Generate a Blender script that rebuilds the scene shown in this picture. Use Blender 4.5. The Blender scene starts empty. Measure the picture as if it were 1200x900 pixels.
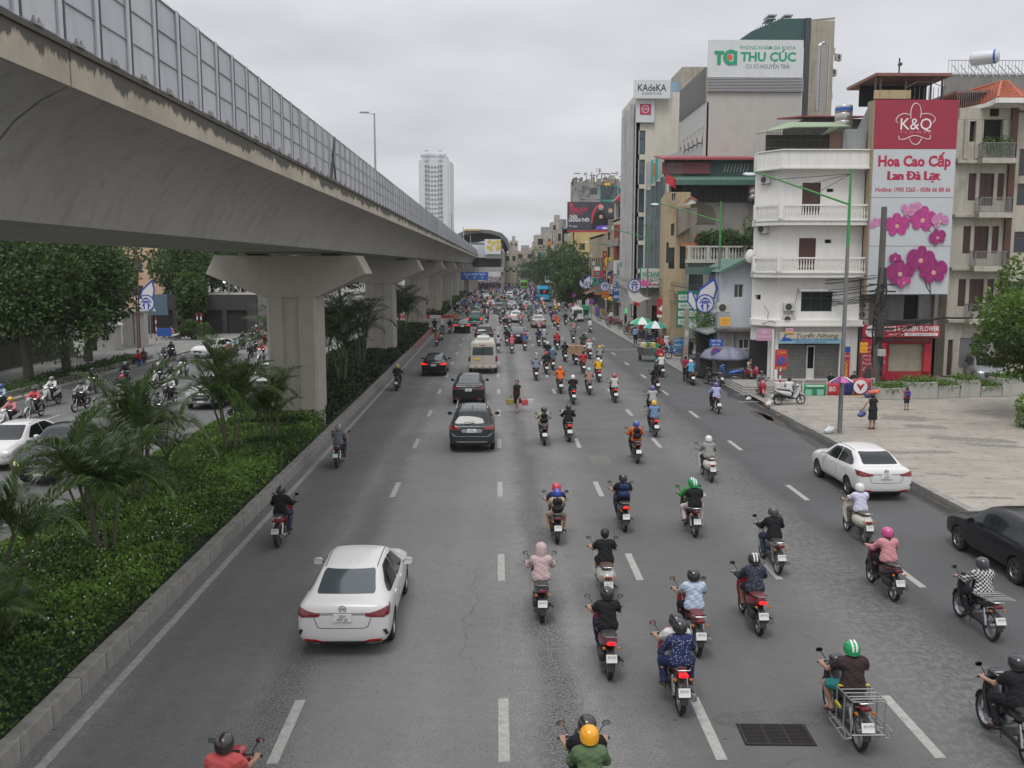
import bpy,bmesh,math,random
import numpy as np
from mathutils import Vector,Matrix,noise,geometry
from mathutils.bvhtree import BVHTree
R=math.radians
O3=(0,0,0)
random.seed(7)
sc=bpy.context.scene
COL=sc.collection
# ------------------------------------------------------------ camera
H=7.3
FPX=1100.0
PITCH=math.atan(139/FPX)
YAW=math.atan(18/FPX)
cd=bpy.data.cameras.new('camera');cam=bpy.data.objects.new('camera',cd);COL.objects.link(cam)
cam.location=(0,0,H)
cam.rotation_euler=(math.pi/2-PITCH,0,-YAW)
cd.sensor_width=36;cd.lens=36*FPX/1200
cd.clip_start=.1;cd.clip_end=6000
sc.camera=cam
# ------------------------------------------------------------ overcast daylight
SUN_EL,SUN_ROT=R(62),R(200)
w=bpy.data.worlds.new('World');sc.world=w;w.use_nodes=True
nt=w.node_tree;N=nt.nodes;L=nt.links
bg=N['Background'];bg.inputs['Strength'].default_value=1.0
sky=N.new('ShaderNodeTexSky');sky.sky_type='NISHITA';sky.sun_disc=False
sky.sun_elevation=SUN_EL;sky.sun_rotation=SUN_ROT
tc=N.new('ShaderNodeTexCoord');sep=N.new('ShaderNodeSeparateXYZ');L.new(tc.outputs['Generated'],sep.inputs[0])
def wmath(op,a,b=None,c=None):
 n=N.new('ShaderNodeMath');n.operation=op
 for k,v in enumerate((a,b,c)):
  if v is None:continue
  if isinstance(v,(int,float)):n.inputs[k].default_value=v
  else:L.new(v,n.inputs[k])
 return n.outputs[0]
el=wmath('MAXIMUM',sep.outputs[2],0.0)
# cloud layer seen on a flat ceiling: project the direction on a plane
pz=wmath('ADD',el,0.13)
px_=wmath('DIVIDE',sep.outputs[0],pz);py_=wmath('DIVIDE',sep.outputs[1],pz)
cmb=N.new('ShaderNodeCombineXYZ');L.new(px_,cmb.inputs[0]);L.new(py_,cmb.inputs[1])
n1=N.new('ShaderNodeTexNoise');n1.inputs['Scale'].default_value=.8;n1.inputs['Detail'].default_value=5;n1.inputs['Roughness'].default_value=.5
L.new(cmb.outputs[0],n1.inputs['Vector'])
cl=wmath('MULTIPLY_ADD',n1.outputs[0],1.15,.41)
grad=wmath('MULTIPLY_ADD',wmath('POWER',el,1.5),1.55,1.0)
lum=wmath('MULTIPLY',cl,grad)
SKY_L=0.60
lum=wmath('MULTIPLY',lum,SKY_L)
tint=N.new('ShaderNodeMixRGB');tint.blend_type='MULTIPLY';tint.inputs[0].default_value=1
tint.inputs[1].default_value=(.975,.99,1.045,1);L.new(lum,tint.inputs[2])
skyk=N.new('ShaderNodeMixRGB');skyk.blend_type='MULTIPLY';skyk.inputs[0].default_value=1
skyk.inputs[2].default_value=(.05,.05,.05,1);L.new(sky.outputs[0],skyk.inputs[1])
mx=N.new('ShaderNodeMixRGB');mx.inputs[0].default_value=.06
L.new(tint.outputs[0],mx.inputs[1]);L.new(skyk.outputs[0],mx.inputs[2]);L.new(mx.outputs[0],bg.inputs['Color'])
sd=bpy.data.lights.new('sun','SUN');sun=bpy.data.objects.new('sun',sd);COL.objects.link(sun)
sd.energy=1.5;sd.angle=R(22);sd.color=(1,.97,.93)
sun.rotation_euler=(math.pi/2-SUN_EL,0,math.pi-SUN_ROT)
sc.view_settings.view_transform='Standard';sc.view_settings.look='None'
sc.view_settings.exposure=0.13;sc.view_settings.gamma=1
sc.cycles.max_bounces=6;sc.cycles.diffuse_bounces=3;sc.cycles.glossy_bounces=3;sc.cycles.transmission_bounces=4
sc.cycles.transparent_max_bounces=6;sc.cycles.volume_bounces=1
sc.cycles.use_denoising=True
RM=cam.rotation_euler.to_matrix()
def ray(px,py):return RM@Vector(((px-600)/FPX,-(py-450)/FPX,-1))
def G(px,py,z=0.0):
 d=ray(px,py);t=(z-H)/d.z;return Vector((d.x*t,d.y*t,z))
def AT(px,py,Y):
 d=ray(px,py);t=Y/d.y;return Vector((d.x*t,Y,H+d.z*t))
def PX(px,Y,py=311):return AT(px,py,Y).x
def PZ(py,Y,px=600):return AT(px,py,Y).z
# ------------------------------------------------------------ tagging
def tag(o,label=None,cat=None,group=None,kind=None):
 if label:o['label']=label
 if cat:o['category']=cat
 if group:o['group']=group
 if kind:o['kind']=kind
 return o
def eM(name,loc=(0,0,0),rz=0,label=None,cat=None,group=None,parent=None):
 o=bpy.data.objects.new(name,None);COL.objects.link(o)
 o.location=loc;o.rotation_euler=(0,0,rz);o.empty_display_size=.2
 if parent:o.parent=parent
 return tag(o,label,cat,group)
def E0(name,lab,cat,g=None):return eM(name,O3,0,lab,cat,g)
def link(name,me,parent=None,loc=None,rot=None,color=None):
 o=bpy.data.objects.new(name,me);COL.objects.link(o)
 if parent:o.parent=parent
 if loc is not None:o.location=loc
 if rot is not None:o.rotation_euler=rot
 if color is not None:o.color=(color[0],color[1],color[2],1)
 return o
 # ------------------------------------------------------------ materials
MATS={}
def mat(name,col=(.5,.5,.5),rough=.6,metal=0.,spec=.5,var=.0,vq=3.,sk=0.,bump=0.,bq=20.,emit=None,es=1.,objcol=False,dq_=0.,dcol=(.06,.05,.04),coat=0.,rust=0.,hide=None,coords='Object'):
 if name in MATS:return MATS[name]
 m=bpy.data.materials.new(name);m.use_nodes=True;MATS[name]=m
 nt=m.node_tree;N=nt.nodes;L=nt.links;b=N['Principled BSDF']
 b.inputs['Roughness'].default_value=rough;b.inputs['Metallic'].default_value=metal
 b.inputs['Specular IOR Level'].default_value=spec
 if coat:b.inputs['Coat Weight'].default_value=coat;b.inputs['Coat Roughness'].default_value=.05
 col=tuple(col)+(1,)
 b.inputs['Base Color'].default_value=col
 out=None
 if objcol:
  oi=N.new('ShaderNodeObjectInfo');out=oi.outputs['Color']
 if var or sk or dq_ or bump or rust:
  t=N.new('ShaderNodeTexCoord');src=t.outputs[coords]
 def mixin(fac,c2,mode='MIX',c2sock=None):
  nonlocal out
  x=N.new('ShaderNodeMixRGB');x.blend_type=mode
  if isinstance(fac,float):x.inputs[0].default_value=fac
  else:L.new(fac,x.inputs[0])
  if out is None:x.inputs[1].default_value=col
  else:L.new(out,x.inputs[1])
  if c2sock is not None:L.new(c2sock,x.inputs[2])
  else:x.inputs[2].default_value=tuple(c2)+(1,)
  out=x.outputs[0]
 def nz(scale,detail=5,rough=.6,vec=None,lo=None,hi=None,a=0.,bb=1.):
  n=N.new('ShaderNodeTexNoise');n.inputs['Scale'].default_value=scale;n.inputs['Detail'].default_value=detail
  n.inputs['Roughness'].default_value=rough;L.new(vec or src,n.inputs['Vector'])
  if lo is None:return n.outputs[0]
  r=N.new('ShaderNodeMapRange');r.inputs[1].default_value=lo;r.inputs[2].default_value=hi
  r.inputs[3].default_value=a;r.inputs[4].default_value=bb;L.new(n.outputs[0],r.inputs[0]);return r.outputs[0]
 if var:
  f=nz(vq,6,.65,None,.3,.7,1-var,1+var*.6)
  mixin(1.0,(1,1,1),'MULTIPLY',f)
 if sk:
  mp=N.new('ShaderNodeMapping');mp.inputs['Scale'].default_value=(2.2,2.2,.16);L.new(src,mp.inputs[0])
  f=nz(1.3,7,.7,mp.outputs[0],.5,.72,0.,sk)
  mixin(f,dcol)
 if dq_:
  f=nz(.7,8,.75,None,.52,.75,0.,dq_)
  mixin(f,dcol)
 if rust:
  f=nz(4.0,6,.7,None,.55,.7,0.,rust);mixin(f,(.16,.07,.03))
 if out is not None:L.new(out,b.inputs['Base Color'])
 if bump:
  bn=N.new('ShaderNodeBump');bn.inputs['Strength'].default_value=bump;bn.inputs['Distance'].default_value=.02
  L.new(nz(bq,5,.6),bn.inputs['Height']);L.new(bn.outputs[0],b.inputs['Normal'])
 if emit:
  b.inputs['Emission Color'].default_value=tuple(emit)+(1,);b.inputs['Emission Strength'].default_value=es
 return m
def wL(name,col=0,sk=.35,dq_=.25,var=.12,**k):
 if name in MATS:return MATS[name]
 return mat(name,col,rough=.85,spec=.25,var=var,vq=.8,sk=sk,dq_=dq_,bump=.15,bq=14,**k)
 # ------------------------------------------------------------ mesh builder
class MB:
 def __init__(s):s.v=[];s.f=[];s.m=[];s.cur=0
 def add(s,vs,fs):
  b=len(s.v);s.v+=[tuple(p)for p in vs]
  for f in fs:s.f.append(tuple(b+i for i in f));s.m.append(s.cur)
  return s
 def box(s,x0,x1,y0,y1,z0,z1,rz=0,c=None):
  if x0>x1:x0,x1=x1,x0
  if y0>y1:y0,y1=y1,y0
  if z0>z1:z0,z1=z1,z0
  vs=[(x,y,z)for z in(z0,z1)for x,y in((x0,y0),(x1,y0),(x1,y1),(x0,y1))]
  if rz:
   cx,cy=c or((x0+x1)/2,(y0+y1)/2);ca,sa=math.cos(rz),math.sin(rz)
   vs=[(cx+(x-cx)*ca-(y-cy)*sa,cy+(x-cx)*sa+(y-cy)*ca,z)for x,y,z in vs]
  return s.add(vs,[(3,2,1,0),(4,5,6,7),(0,1,5,4),(1,2,6,5),(2,3,7,6),(3,0,4,7)])
 def bar(s,a,b,w,h=None,up=(0,0,1)):
  """a square bar from a to b"""
  a=Vector(a);b=Vector(b);h=h or w;d=(b-a).normalized();u=Vector(up)
  if abs(d.dot(u))>.98:u=Vector((0,1,0))
  r=d.cross(u).normalized();u=r.cross(d)
  vs=[p+r*(w/2*i)+u*(h/2*j)for p in(a,b)for i,j in((-1,-1),(1,-1),(1,1),(-1,1))]
  return s.add(vs,[(3,2,1,0),(4,5,6,7),(0,1,5,4),(1,2,6,5),(2,3,7,6),(3,0,4,7)])
 def tU(s,pts,r,n=8,caps=True):
  pts=[Vector(p)for p in pts];k=len(pts)
  rr=r if isinstance(r,(list,tuple))else[r]*k
  rG=[];prev=None
  for i,p in enumerate(pts):
   d=(pts[min(i+1,k-1)]-pts[max(i-1,0)]).normalized()
   u=Vector((0,0,1))if abs(d.z)<.95 else Vector((0,1,0))
   if prev is not None:
    x=(prev-d*prev.dot(d)).normalized()
   else:x=d.cross(u).normalized()
   prev=x;y=d.cross(x)
   rG.append([p+(x*math.cos(2*math.pi*j/n)+y*math.sin(2*math.pi*j/n))*rr[i]for j in range(n)])
  return s.rG(rG,caps)
 def rG(s,rG,caps=True,closed=True):
  n=len(rG[0]);vs=[p for r in rG for p in r];fs=[]
  for i in range(len(rG)-1):
   for j in range(n if closed else n-1):
    a=i*n+j;b=i*n+(j+1)%n
    fs.append((a,b,b+n,a+n))
  if caps:fs.append(tuple(range(n-1,-1,-1)));fs.append(tuple((len(rG)-1)*n+j for j in range(n)))
  return s.add(vs,fs)
 def lF(s,ks,n=14,e=2.6,x=0.,caps=True,sub=1):
  """ks: list of (y, z, half width, half height); path in the YZ plane, superellipse sections"""
  ks=[tuple(map(float,k))for k in ks]
  if sub>1:
   a=np.array(ks);out=[]
   for i in range(len(a)-1):
    p0,p1,p2,p3=a[max(i-1,0)],a[i],a[i+1],a[min(i+2,len(a)-1)]
    for t in np.arange(sub)/sub:
     out.append(.5*(2*p1+(p2-p0)*t+(2*p0-5*p1+4*p2-p3)*t*t+(3*p1-p0-3*p2+p3)*t**3))
   out.append(a[-1]);ks=[tuple(q)for q in out]
  rG=[]
  for i,(y,z,hw,hh)in enumerate(ks):
   a=ks[max(i-1,0)];b=ks[min(i+1,len(ks)-1)]
   dy,dz=b[0]-a[0],b[1]-a[1];l=math.hypot(dy,dz)or 1;dy/=l;dz/=l
   ring=[]
   for j in range(n):
    t=2*math.pi*j/n;c,q=math.cos(t),math.sin(t)
    u=math.copysign(abs(c)**(2/e),c)*max(hw,.002);v=math.copysign(abs(q)**(2/e),q)*max(hh,.002)
    ring.append((x+u,y-dz*v,z+dy*v))
   rG.append(ring)
  return s.rG(rG,caps)
 def lH(s,prof,c=(0,0,0),axis='z',n=16,caps=True):
  rG=[]
  for r,h in prof:
   ring=[]
   for j in range(n):
    t=2*math.pi*j/n;a,b=r*math.cos(t),r*math.sin(t)
    p={'z':(a,b,h),'x':(h,a,b),'y':(b,h,a)}[axis]
    ring.append((p[0]+c[0],p[1]+c[1],p[2]+c[2]))
   rG.append(ring)
  return s.rG(rG,caps)
 def pR(s,poly,a0,a1,axis='y'):
  """polygon of 2-D points extruded along an axis: x:(y,z)  y:(x,z)  z:(x,y)"""
  f={'x':lambda p,a:(a,p[0],p[1]),'y':lambda p,a:(p[0],a,p[1]),'z':lambda p,a:(p[0],p[1],a)}[axis]
  n=len(poly);vs=[f(p,a0)for p in poly]+[f(p,a1)for p in poly]
  return s.add(vs,[tuple(range(n-1,-1,-1)),tuple(range(n,2*n))]+[(j,(j+1)%n,n+(j+1)%n,n+j)for j in range(n)])
 def quad(s,a,b,c,d):return s.add([a,b,c,d],[(0,1,2,3)])
 def mesh(s,name,ms,smt=False,bevel=0,rC=True):
  me=bpy.data.meshes.new(name);me.from_pydata(s.v,[],s.f)
  ms=ms if isinstance(ms,(list,tuple))else[ms]
  for m in ms:me.materials.append(m)
  if len(ms)>1:me.polygons.foreach_set('material_index',s.m)
  if rC or bevel:
   bm=bmesh.new();bm.from_mesh(me)
   if bevel:
    ed=[e for e in bm.edges if len(e.link_faces)==2 and e.calc_face_angle(0)>.5]
    bmesh.ops.bevel(bm,geom=ed,offset=bevel,segments=2,profile=.6,affect='EDGES',clamp_overlap=True)
   bmesh.ops.recalc_face_normals(bm,faces=bm.faces);bm.to_mesh(me);bm.free()
  if smt:
   me.shade_smooth()
   try:me.set_sharp_from_angle(angle=R(smt if smt>1 else 40))
   except Exception:pass
  me.update();return me
 def mk(s,name,ms,parent=None,smt=False,bevel=0,loc=None,rot=None,color=None,rC=True):
  return link(name,s.mesh(name,ms,smt,bevel,rC),parent,loc,rot,color)
  # text as thin raised letters
TXT={}
def text_mesh(s,ext,align,bold,shear):
 cu=bpy.data.curves.new('txt','FONT');cu.body=s;cu.size=1;cu.extrude=0;cu.offset=bold;cu.shear=shear
 cu.align_x=align;cu.align_y='CENTER';cu.resolution_u=2
 o=bpy.data.objects.new('txt',cu);COL.objects.link(o)
 dg=bpy.context.evaluated_depsgraph_get();dg.update()
 me=bpy.data.meshes.new_from_object(o.evaluated_get(dg));bpy.data.objects.remove(o)
 xs=[v.co.x for v in me.vertices]or[0,1];return me,min(xs),max(xs)
def tX(s,size,material,parent,loc,rot=(R(90),0,0),name='lettering',wD=None,ext=.004,align='CENTER',bold=0.,shear=0.):
 key=(s,material.name,ext,align,bold,shear)
 if key not in TXT:
  t=s
  for x,y in zip('ĐƠỞỚỜ','DOỎÓÒ'):t=t.replace(x,y)
  me,lo,hi=text_mesh(t,ext,align,bold,shear)
  for i,c in enumerate(s):
   if c=='Đ':
    _,p,q=text_mesh(t[:i]+'I',ext,'LEFT',bold,shear);x=lo+(q-p)-.12 if i else lo
    b=len(me.vertices);bm=bmesh.new();bm.from_mesh(me);ys=[v.co.y for v in me.vertices];y=(.0 if 'ạ' not in s else .08)
    bm.faces.new([bm.verts.new((x+u,y+v,.001))for u,v in((-.07,-.035),(.3,-.035),(.3,.045),(-.07,.045))]);bm.to_mesh(me);bm.free()
  me.materials.clear();me.materials.append(material);me['w']=hi-lo;TXT[key]=me
 me=TXT[key];k=size
 o=link(name,me,parent,loc,rot)
 kx=(wD/me['w'])if wD else size
 o.scale=(kx,k,1);return o
 # surface nets on a signed distance field
def rcone(P,a,b,ra,rb,sc=None):
 a=np.array(a,float);b=np.array(b,float)
 Q=P
 if sc is not None:
  s_=np.array(sc,float);c=(a+b)/2;Q=(P-c)/s_+c;a=(a-c)/s_+c;b=(b-c)/s_+c
 ab=b-a;t=np.clip(((Q-a)@ab)/(ab@ab+1e-9),0,1)
 d=np.linalg.norm(Q-a-t[...,None]*ab,axis=-1)-(ra+(rb-ra)*t)
 return d*(min(sc)if sc is not None else 1)
def smin(a,b,k):h=np.maximum(k-np.abs(a-b),0)/k;return np.minimum(a,b)-h*h*k*.25
def nets(name,prims,mats,h=.02,k=.03,off=0.,wK=0.,cuts=(),seed=0):
 lo=np.min([np.minimum(np.array(p[0])-max(p[2],p[3])*1.15,np.array(p[1])-max(p[2],p[3])*1.15)for p in prims],0)-off-3*h
 hi=np.max([np.maximum(np.array(p[0])+max(p[2],p[3])*1.15,np.array(p[1])+max(p[2],p[3])*1.15)for p in prims],0)+off+3*h
 n=np.ceil((hi-lo)/h).astype(int)+1
 ax=[lo[i]+np.arange(n[i])*h for i in range(3)]
 P=np.stack(np.meshgrid(*ax,indexing='ij'),-1).astype(np.float32)
 D=np.full(tuple(n),9.,np.float32)
 for p in prims:
 # evaluate only near the primitive
  r=max(p[2],p[3])*1.2+k+4*h;a=np.minimum(p[0],p[1])-r;b=np.maximum(p[0],p[1])+r
  i0=np.clip(((a-lo)/h).astype(int),0,n-1);i1=np.clip(((b-lo)/h).astype(int)+1,1,n)
  sl=tuple(slice(i0[q],i1[q])for q in range(3))
  D[sl]=smin(D[sl],rcone(P[sl],p[0],p[1],p[2],p[3],p[4]if len(p)>4 else None),k)
 D=D-off
 if wK:
  X,Y,Z=P[...,0],P[...,1],P[...,2]
  D=D+wK*(np.sin(X*31+Z*47+3*np.sin(Y*23+seed))*.5+np.sin(Z*83-X*39+Y*27+seed)*.5)
 for(c,nrm)in cuts:
  D=np.maximum(D,(P-np.array(c,np.float32))@np.array(nrm,np.float32))
 ins=D<0
 c8=[D[i:n[0]-1+i,j:n[1]-1+j,m:n[2]-1+m]for i in(0,1)for j in(0,1)for m in(0,1)]
 offs=[np.array((i,j,m),float)for i in(0,1)for j in(0,1)for m in(0,1)]
 s8=sum((c<0).astype(int)for c in c8);act=(s8>0)&(s8<8)
 idx=-np.ones(act.shape,int);ii=np.argwhere(act);idx[act]=np.arange(len(ii))
 vals=[c[act]for c in c8];acc=np.zeros((len(ii),3));cnt=np.zeros(len(ii))
 for a in range(8):
  for b in range(a+1,8):
   if np.abs(offs[a]-offs[b]).sum()!=1:continue
   va,vb=vals[a],vals[b];m=(va<0)!=(vb<0)
   t=np.where(m,va/np.where(m,va-vb,1),0)
   acc+=np.where(m[:,None],offs[a]+t[:,None]*(offs[b]-offs[a]),0);cnt+=m
 V=lo+(ii+acc/np.maximum(cnt,1)[:,None])*h
 F=[]
 for axis in range(3):
  sl0=[slice(0,None)]*3;sl1=[slice(0,None)]*3;sl0[axis]=slice(0,-1);sl1[axis]=slice(1,None)
  A=ins[tuple(sl0)];B=ins[tuple(sl1)];ch=np.argwhere(A!=B)
  u,v=(axis+1)%3,(axis+2)%3
  ok=(ch[:,u]>0)&(ch[:,v]>0)&(ch[:,u]<n[u]-1)&(ch[:,v]<n[v]-1);ch=ch[ok]
  flip=A[tuple(ch.T)]
  def at(du,dv):
   q=ch.copy();q[:,u]-=du;q[:,v]-=dv;return idx[tuple(q.T)]
  q=np.stack([at(1,1),at(0,1),at(0,0),at(1,0)],1)
  q[~flip]=q[~flip][:,::-1];F.append(q)
 F=np.concatenate(F);F=F[(F>=0).all(1)]
 me=bpy.data.meshes.new(name);me.from_pydata(V.tolist(),[],F.tolist())
 for m in(mats if isinstance(mats,(list,tuple))else[mats]):me.materials.append(m)
 me.shade_smooth();me.update();return me
def jme(name,parts,ms=None):
 """parts: list of (mesh, matrix or None, material index or None) -> one mesh"""
 bm=bmesh.new();mats=list(ms or[])
 for me,M,mi in parts:
  t=me.copy()
  if M is not None:t.transform(M)
  k=len(bm.faces);bm.from_mesh(t);bm.faces.ensure_lookup_table()
  for f in bm.faces[k:]:
   if mi is not None:f.material_index=mi
   else:
    m=me.materials[f.material_index]
    if m not in mats:mats.append(m)
    f.material_index=mats.index(m)
  bpy.data.meshes.remove(t)
 out=bpy.data.meshes.new(name);bm.to_mesh(out);bm.free()
 for m in mats:out.materials.append(m)
 return out
 # ============================================================ ground and roads
def asphalt(name,base,light=1.25,bands=(),wet=()):
 m=bpy.data.materials.new(name);m.use_nodes=True;nt=m.node_tree;N=nt.nodes;L=nt.links;b=N['Principled BSDF']
 t=N.new('ShaderNodeTexCoord');src=t.outputs['Object']
 def nz(scale,det=5,rough=.6,lo=.3,hi=.7,a=0.,bb=1.,vec=None):
  n=N.new('ShaderNodeTexNoise');n.inputs['Scale'].default_value=scale;n.inputs['Detail'].default_value=det;n.inputs['Roughness'].default_value=rough
  L.new(vec or src,n.inputs['Vector']);r=N.new('ShaderNodeMapRange')
  for k,v in zip((1,2,3,4),(lo,hi,a,bb)):r.inputs[k].default_value=v
  L.new(n.outputs[0],r.inputs[0]);return r.outputs[0]
 def mix(f,a,c2,mode='MIX'):
  x=N.new('ShaderNodeMixRGB');x.blend_type=mode
  if isinstance(f,float):x.inputs[0].default_value=f
  else:L.new(f,x.inputs[0])
  for k,v in((1,a),(2,c2)):
   if isinstance(v,tuple):x.inputs[k].default_value=v+(1,)
   else:L.new(v,x.inputs[k])
  return x.outputs[0]
 def mul(a,c):
  n=N.new('ShaderNodeMath');n.operation='MULTIPLY'
  for k,v in((0,a),(1,c)):
   if isinstance(v,float):n.inputs[k].default_value=v
   else:L.new(v,n.inputs[k])
  return n.outputs[0]
 mp=N.new('ShaderNodeMapping');mp.inputs['Scale'].default_value=(1.6,.10,1);L.new(src,mp.inputs[0])
 lanes=nz(.45,3,.5,.3,.7,.80,1.18,mp.outputs[0])
 big=nz(.16,5,.6,.3,.7,.85,1.15)
 fine=nz(30,3,.85,.38,.62,.62,1.38)
 mid=nz(3.5,6,.75,.35,.65,.88,1.12)
 c=mix(1.0,base,lanes,'MULTIPLY')
 for f in(big,fine,mid):c=mix(1.0,c,f,'MULTIPLY')
 sx=N.new('ShaderNodeSeparateXYZ');L.new(src,sx.inputs[0])
 wob=nz(.35,4,.6,0.,1.,-.5,.5)
 xa=N.new('ShaderNodeMath');xa.operation='ADD';L.new(sx.outputs[0],xa.inputs[0]);L.new(wob,xa.inputs[1])
 def band(x0,w_,soft):
  s=N.new('ShaderNodeMath');s.operation='SUBTRACT';L.new(xa.outputs[0],s.inputs[0]);s.inputs[1].default_value=x0
  a=N.new('ShaderNodeMath');a.operation='ABSOLUTE';L.new(s.outputs[0],a.inputs[0])
  r=N.new('ShaderNodeMapRange');r.interpolation_type='SMOOTHSTEP'
  for k,v in zip((1,2,3,4),(w_+soft,w_,0.,1.)):r.inputs[k].default_value=v
  L.new(a.outputs[0],r.inputs[0]);return r.outputs[0]
 for(x0,w_,soft,col,amt,speck)in bands:
  f=mul(band(x0,w_,soft),amt)
  if speck:f=mul(f,nz(speck,4,.9,.47,.56,0.,1.))
  c=mix(f,c,col)
  # oil drops, gum and small dirt
 v=N.new('ShaderNodeTexVoronoi');v.inputs['Scale'].default_value=1.9;L.new(src,v.inputs['Vector'])
 r=N.new('ShaderNodeMapRange')
 for k,q in zip((1,2,3,4),(.035,.07,.75,0.)):r.inputs[k].default_value=q
 L.new(v.outputs['Distance'],r.inputs[0]);c=mix(mul(r.outputs[0],nz(.6,4,.6,.5,.6,0.,1.)),c,(.015,.015,.015))
 v3=nz(11,3,.9,.58,.68,0.,.55);c=mix(v3,c,(.04,.04,.039))
 # cracks / old repair seams
 v2=N.new('ShaderNodeTexVoronoi');v2.feature='DISTANCE_TO_EDGE';v2.inputs['Scale'].default_value=.13
 md=N.new('ShaderNodeMixRGB');md.blend_type='ADD';md.inputs[0].default_value=.8;L.new(src,md.inputs[1])
 nn=N.new('ShaderNodeTexNoise');nn.inputs['Scale'].default_value=1.2;nn.inputs['Detail'].default_value=6;L.new(src,nn.inputs['Vector']);L.new(nn.outputs[1],md.inputs[2])
 L.new(md.outputs[0],v2.inputs['Vector'])
 r2=N.new('ShaderNodeMapRange')
 for k,q in zip((1,2,3,4),(.0008,.0025,.35,0.)):r2.inputs[k].default_value=q
 L.new(v2.outputs['Distance'],r2.inputs[0]);c=mix(mul(r2.outputs[0],nz(.09,2,.5,.5,.56,0.,1.)),c,(.02,.02,.02))
 rgh=nz(.5,5,.6,.3,.7,.62,.9)
 L.new(rgh,b.inputs['Roughness']);L.new(c,b.inputs['Base Color'])
 b.inputs['Specular IOR Level'].default_value=.35
 bn=N.new('ShaderNodeBump');bn.inputs['Strength'].default_value=.5;bn.inputs['Distance'].default_value=.01
 L.new(nz(60,3,.8),bn.inputs['Height']);L.new(bn.outputs[0],b.inputs['Normal'])
 return m
def sheet(name,poly,z,m,kind='structure'):
 vs=[(x,y,z)for x,y in poly];me=bpy.data.meshes.new(name);me.from_pydata(vs,[],[tuple(range(len(vs)))]);me.materials.append(m)
 return tag(link(name,me),kind=kind)
def rect(x0,x1,y0,y1):return[(x0,y0),(x1,y0),(x1,y1),(x0,y1)]
A_MAIN=asphalt('asphalt_main',(.176,.174,.169),bands=[(6.6,2.6,3.,(.115,.115,.113),.55,0),(-3.6,.15,.5,(.035,.035,.034),.8,22.),(1.05,.1,.45,(.03,.03,.03),.9,20.),(4.6,1.2,1.5,(.075,.074,.072),.45,0),(-5.4,.7,.9,(.082,.08,.078),.5,0),(-1.6,1.,1.2,(.16,.162,.16),.5,0),(11.3,2.4,3.2,(.07,.071,.072),.85,0),(13.5,.1,.35,(.02,.02,.018),.85,0),(7.8,.4,1.2,(.21,.205,.195),.5,6.),(9.2,.1,.4,(.03,.03,.03),.5,14.)])
A_SIDE=asphalt('asphalt_side',(.15,.15,.147),bands=[(-24.5,.8,1.5,(.05,.05,.05),.6,0),(-17,.8,1.4,(.13,.127,.122),.5,0)])
sheet('ground',rect(-3000,3000,-60,5000),-.12,mat('ground_far',(.10,.10,.085),.95,var=.3,vq=.02))
sheet('main_road',rect(-7.1,13.85,-12,1500),0,A_MAIN)
sheet('left_road',rect(-26,-12.25,-12,1500),0,A_SIDE)
MLN=mat('road_paint',(.33,.325,.30),.8,var=.3,vq=7,dq_=.55,dcol=(.14,.137,.13))
mb=MB()
# painted lane markings: 2 m dashes every 8 m, worn
def strip(mb,x,y0,y1,w_,z=.004):mb.add([(x-w_/2,y0,z),(x+w_/2,y0,z),(x+w_/2,y1,z),(x-w_/2,y1,z)],[(0,1,2,3)])
def dash_me(w_,l):
 m=MB();strip(m,0,0,l,w_,0);return m.mesh('lane_dash',MLN,rC=False)
DM=dash_me(.17,2.05)
marks=tag(bpy.data.objects.new('lane_markings',None),kind='structure');COL.objects.link(marks)
for lx in(-3.33,.10,3.34,6.62,9.73):
 for k in range(12):
  link('lane_dash',DM,marks,(lx,13.1+8.03*k+(0 if lx<9 else-.6),.004))
mb=MB();strip(mb,-6.70,-10,104,.16);strip(mb,-6.70,130,500,.16);tag(mb.mk('edge_line',MLN,rC=False),kind='structure')
mb=MB()
for lx in(-3.30,.12,3.28,6.62,9.72):
 for k in range(12,24):strip(mb,lx,14+8*k,16+8*k,.17)
strip(mb,-12.45,5,100,.15)
for k in range(30):strip(mb,-17,12+8*k,14+8*k,.15);strip(mb,-21.5,12+8*k,14+8*k,.15)
for x in(5.2,6.6,8.0,9.4):strip(mb,x,118.0,118.5,.9)
tag(mb.mk('distant_lane_markings',MLN,rC=False),kind='structure')
mb=MB();mb.add([(3.5,81.6,.005),(13.7,81.6,.005),(13.7,81.9,.005),(3.5,81.9,.005)],[(0,1,2,3)])
mb.add([(-7,118,.005),(3,118,.005),(3,118.4,.005),(-7,118.4,.005)],[(0,1,2,3)]);tag(mb.mk('stop_line',MLN,rC=False),kind='structure')
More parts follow.
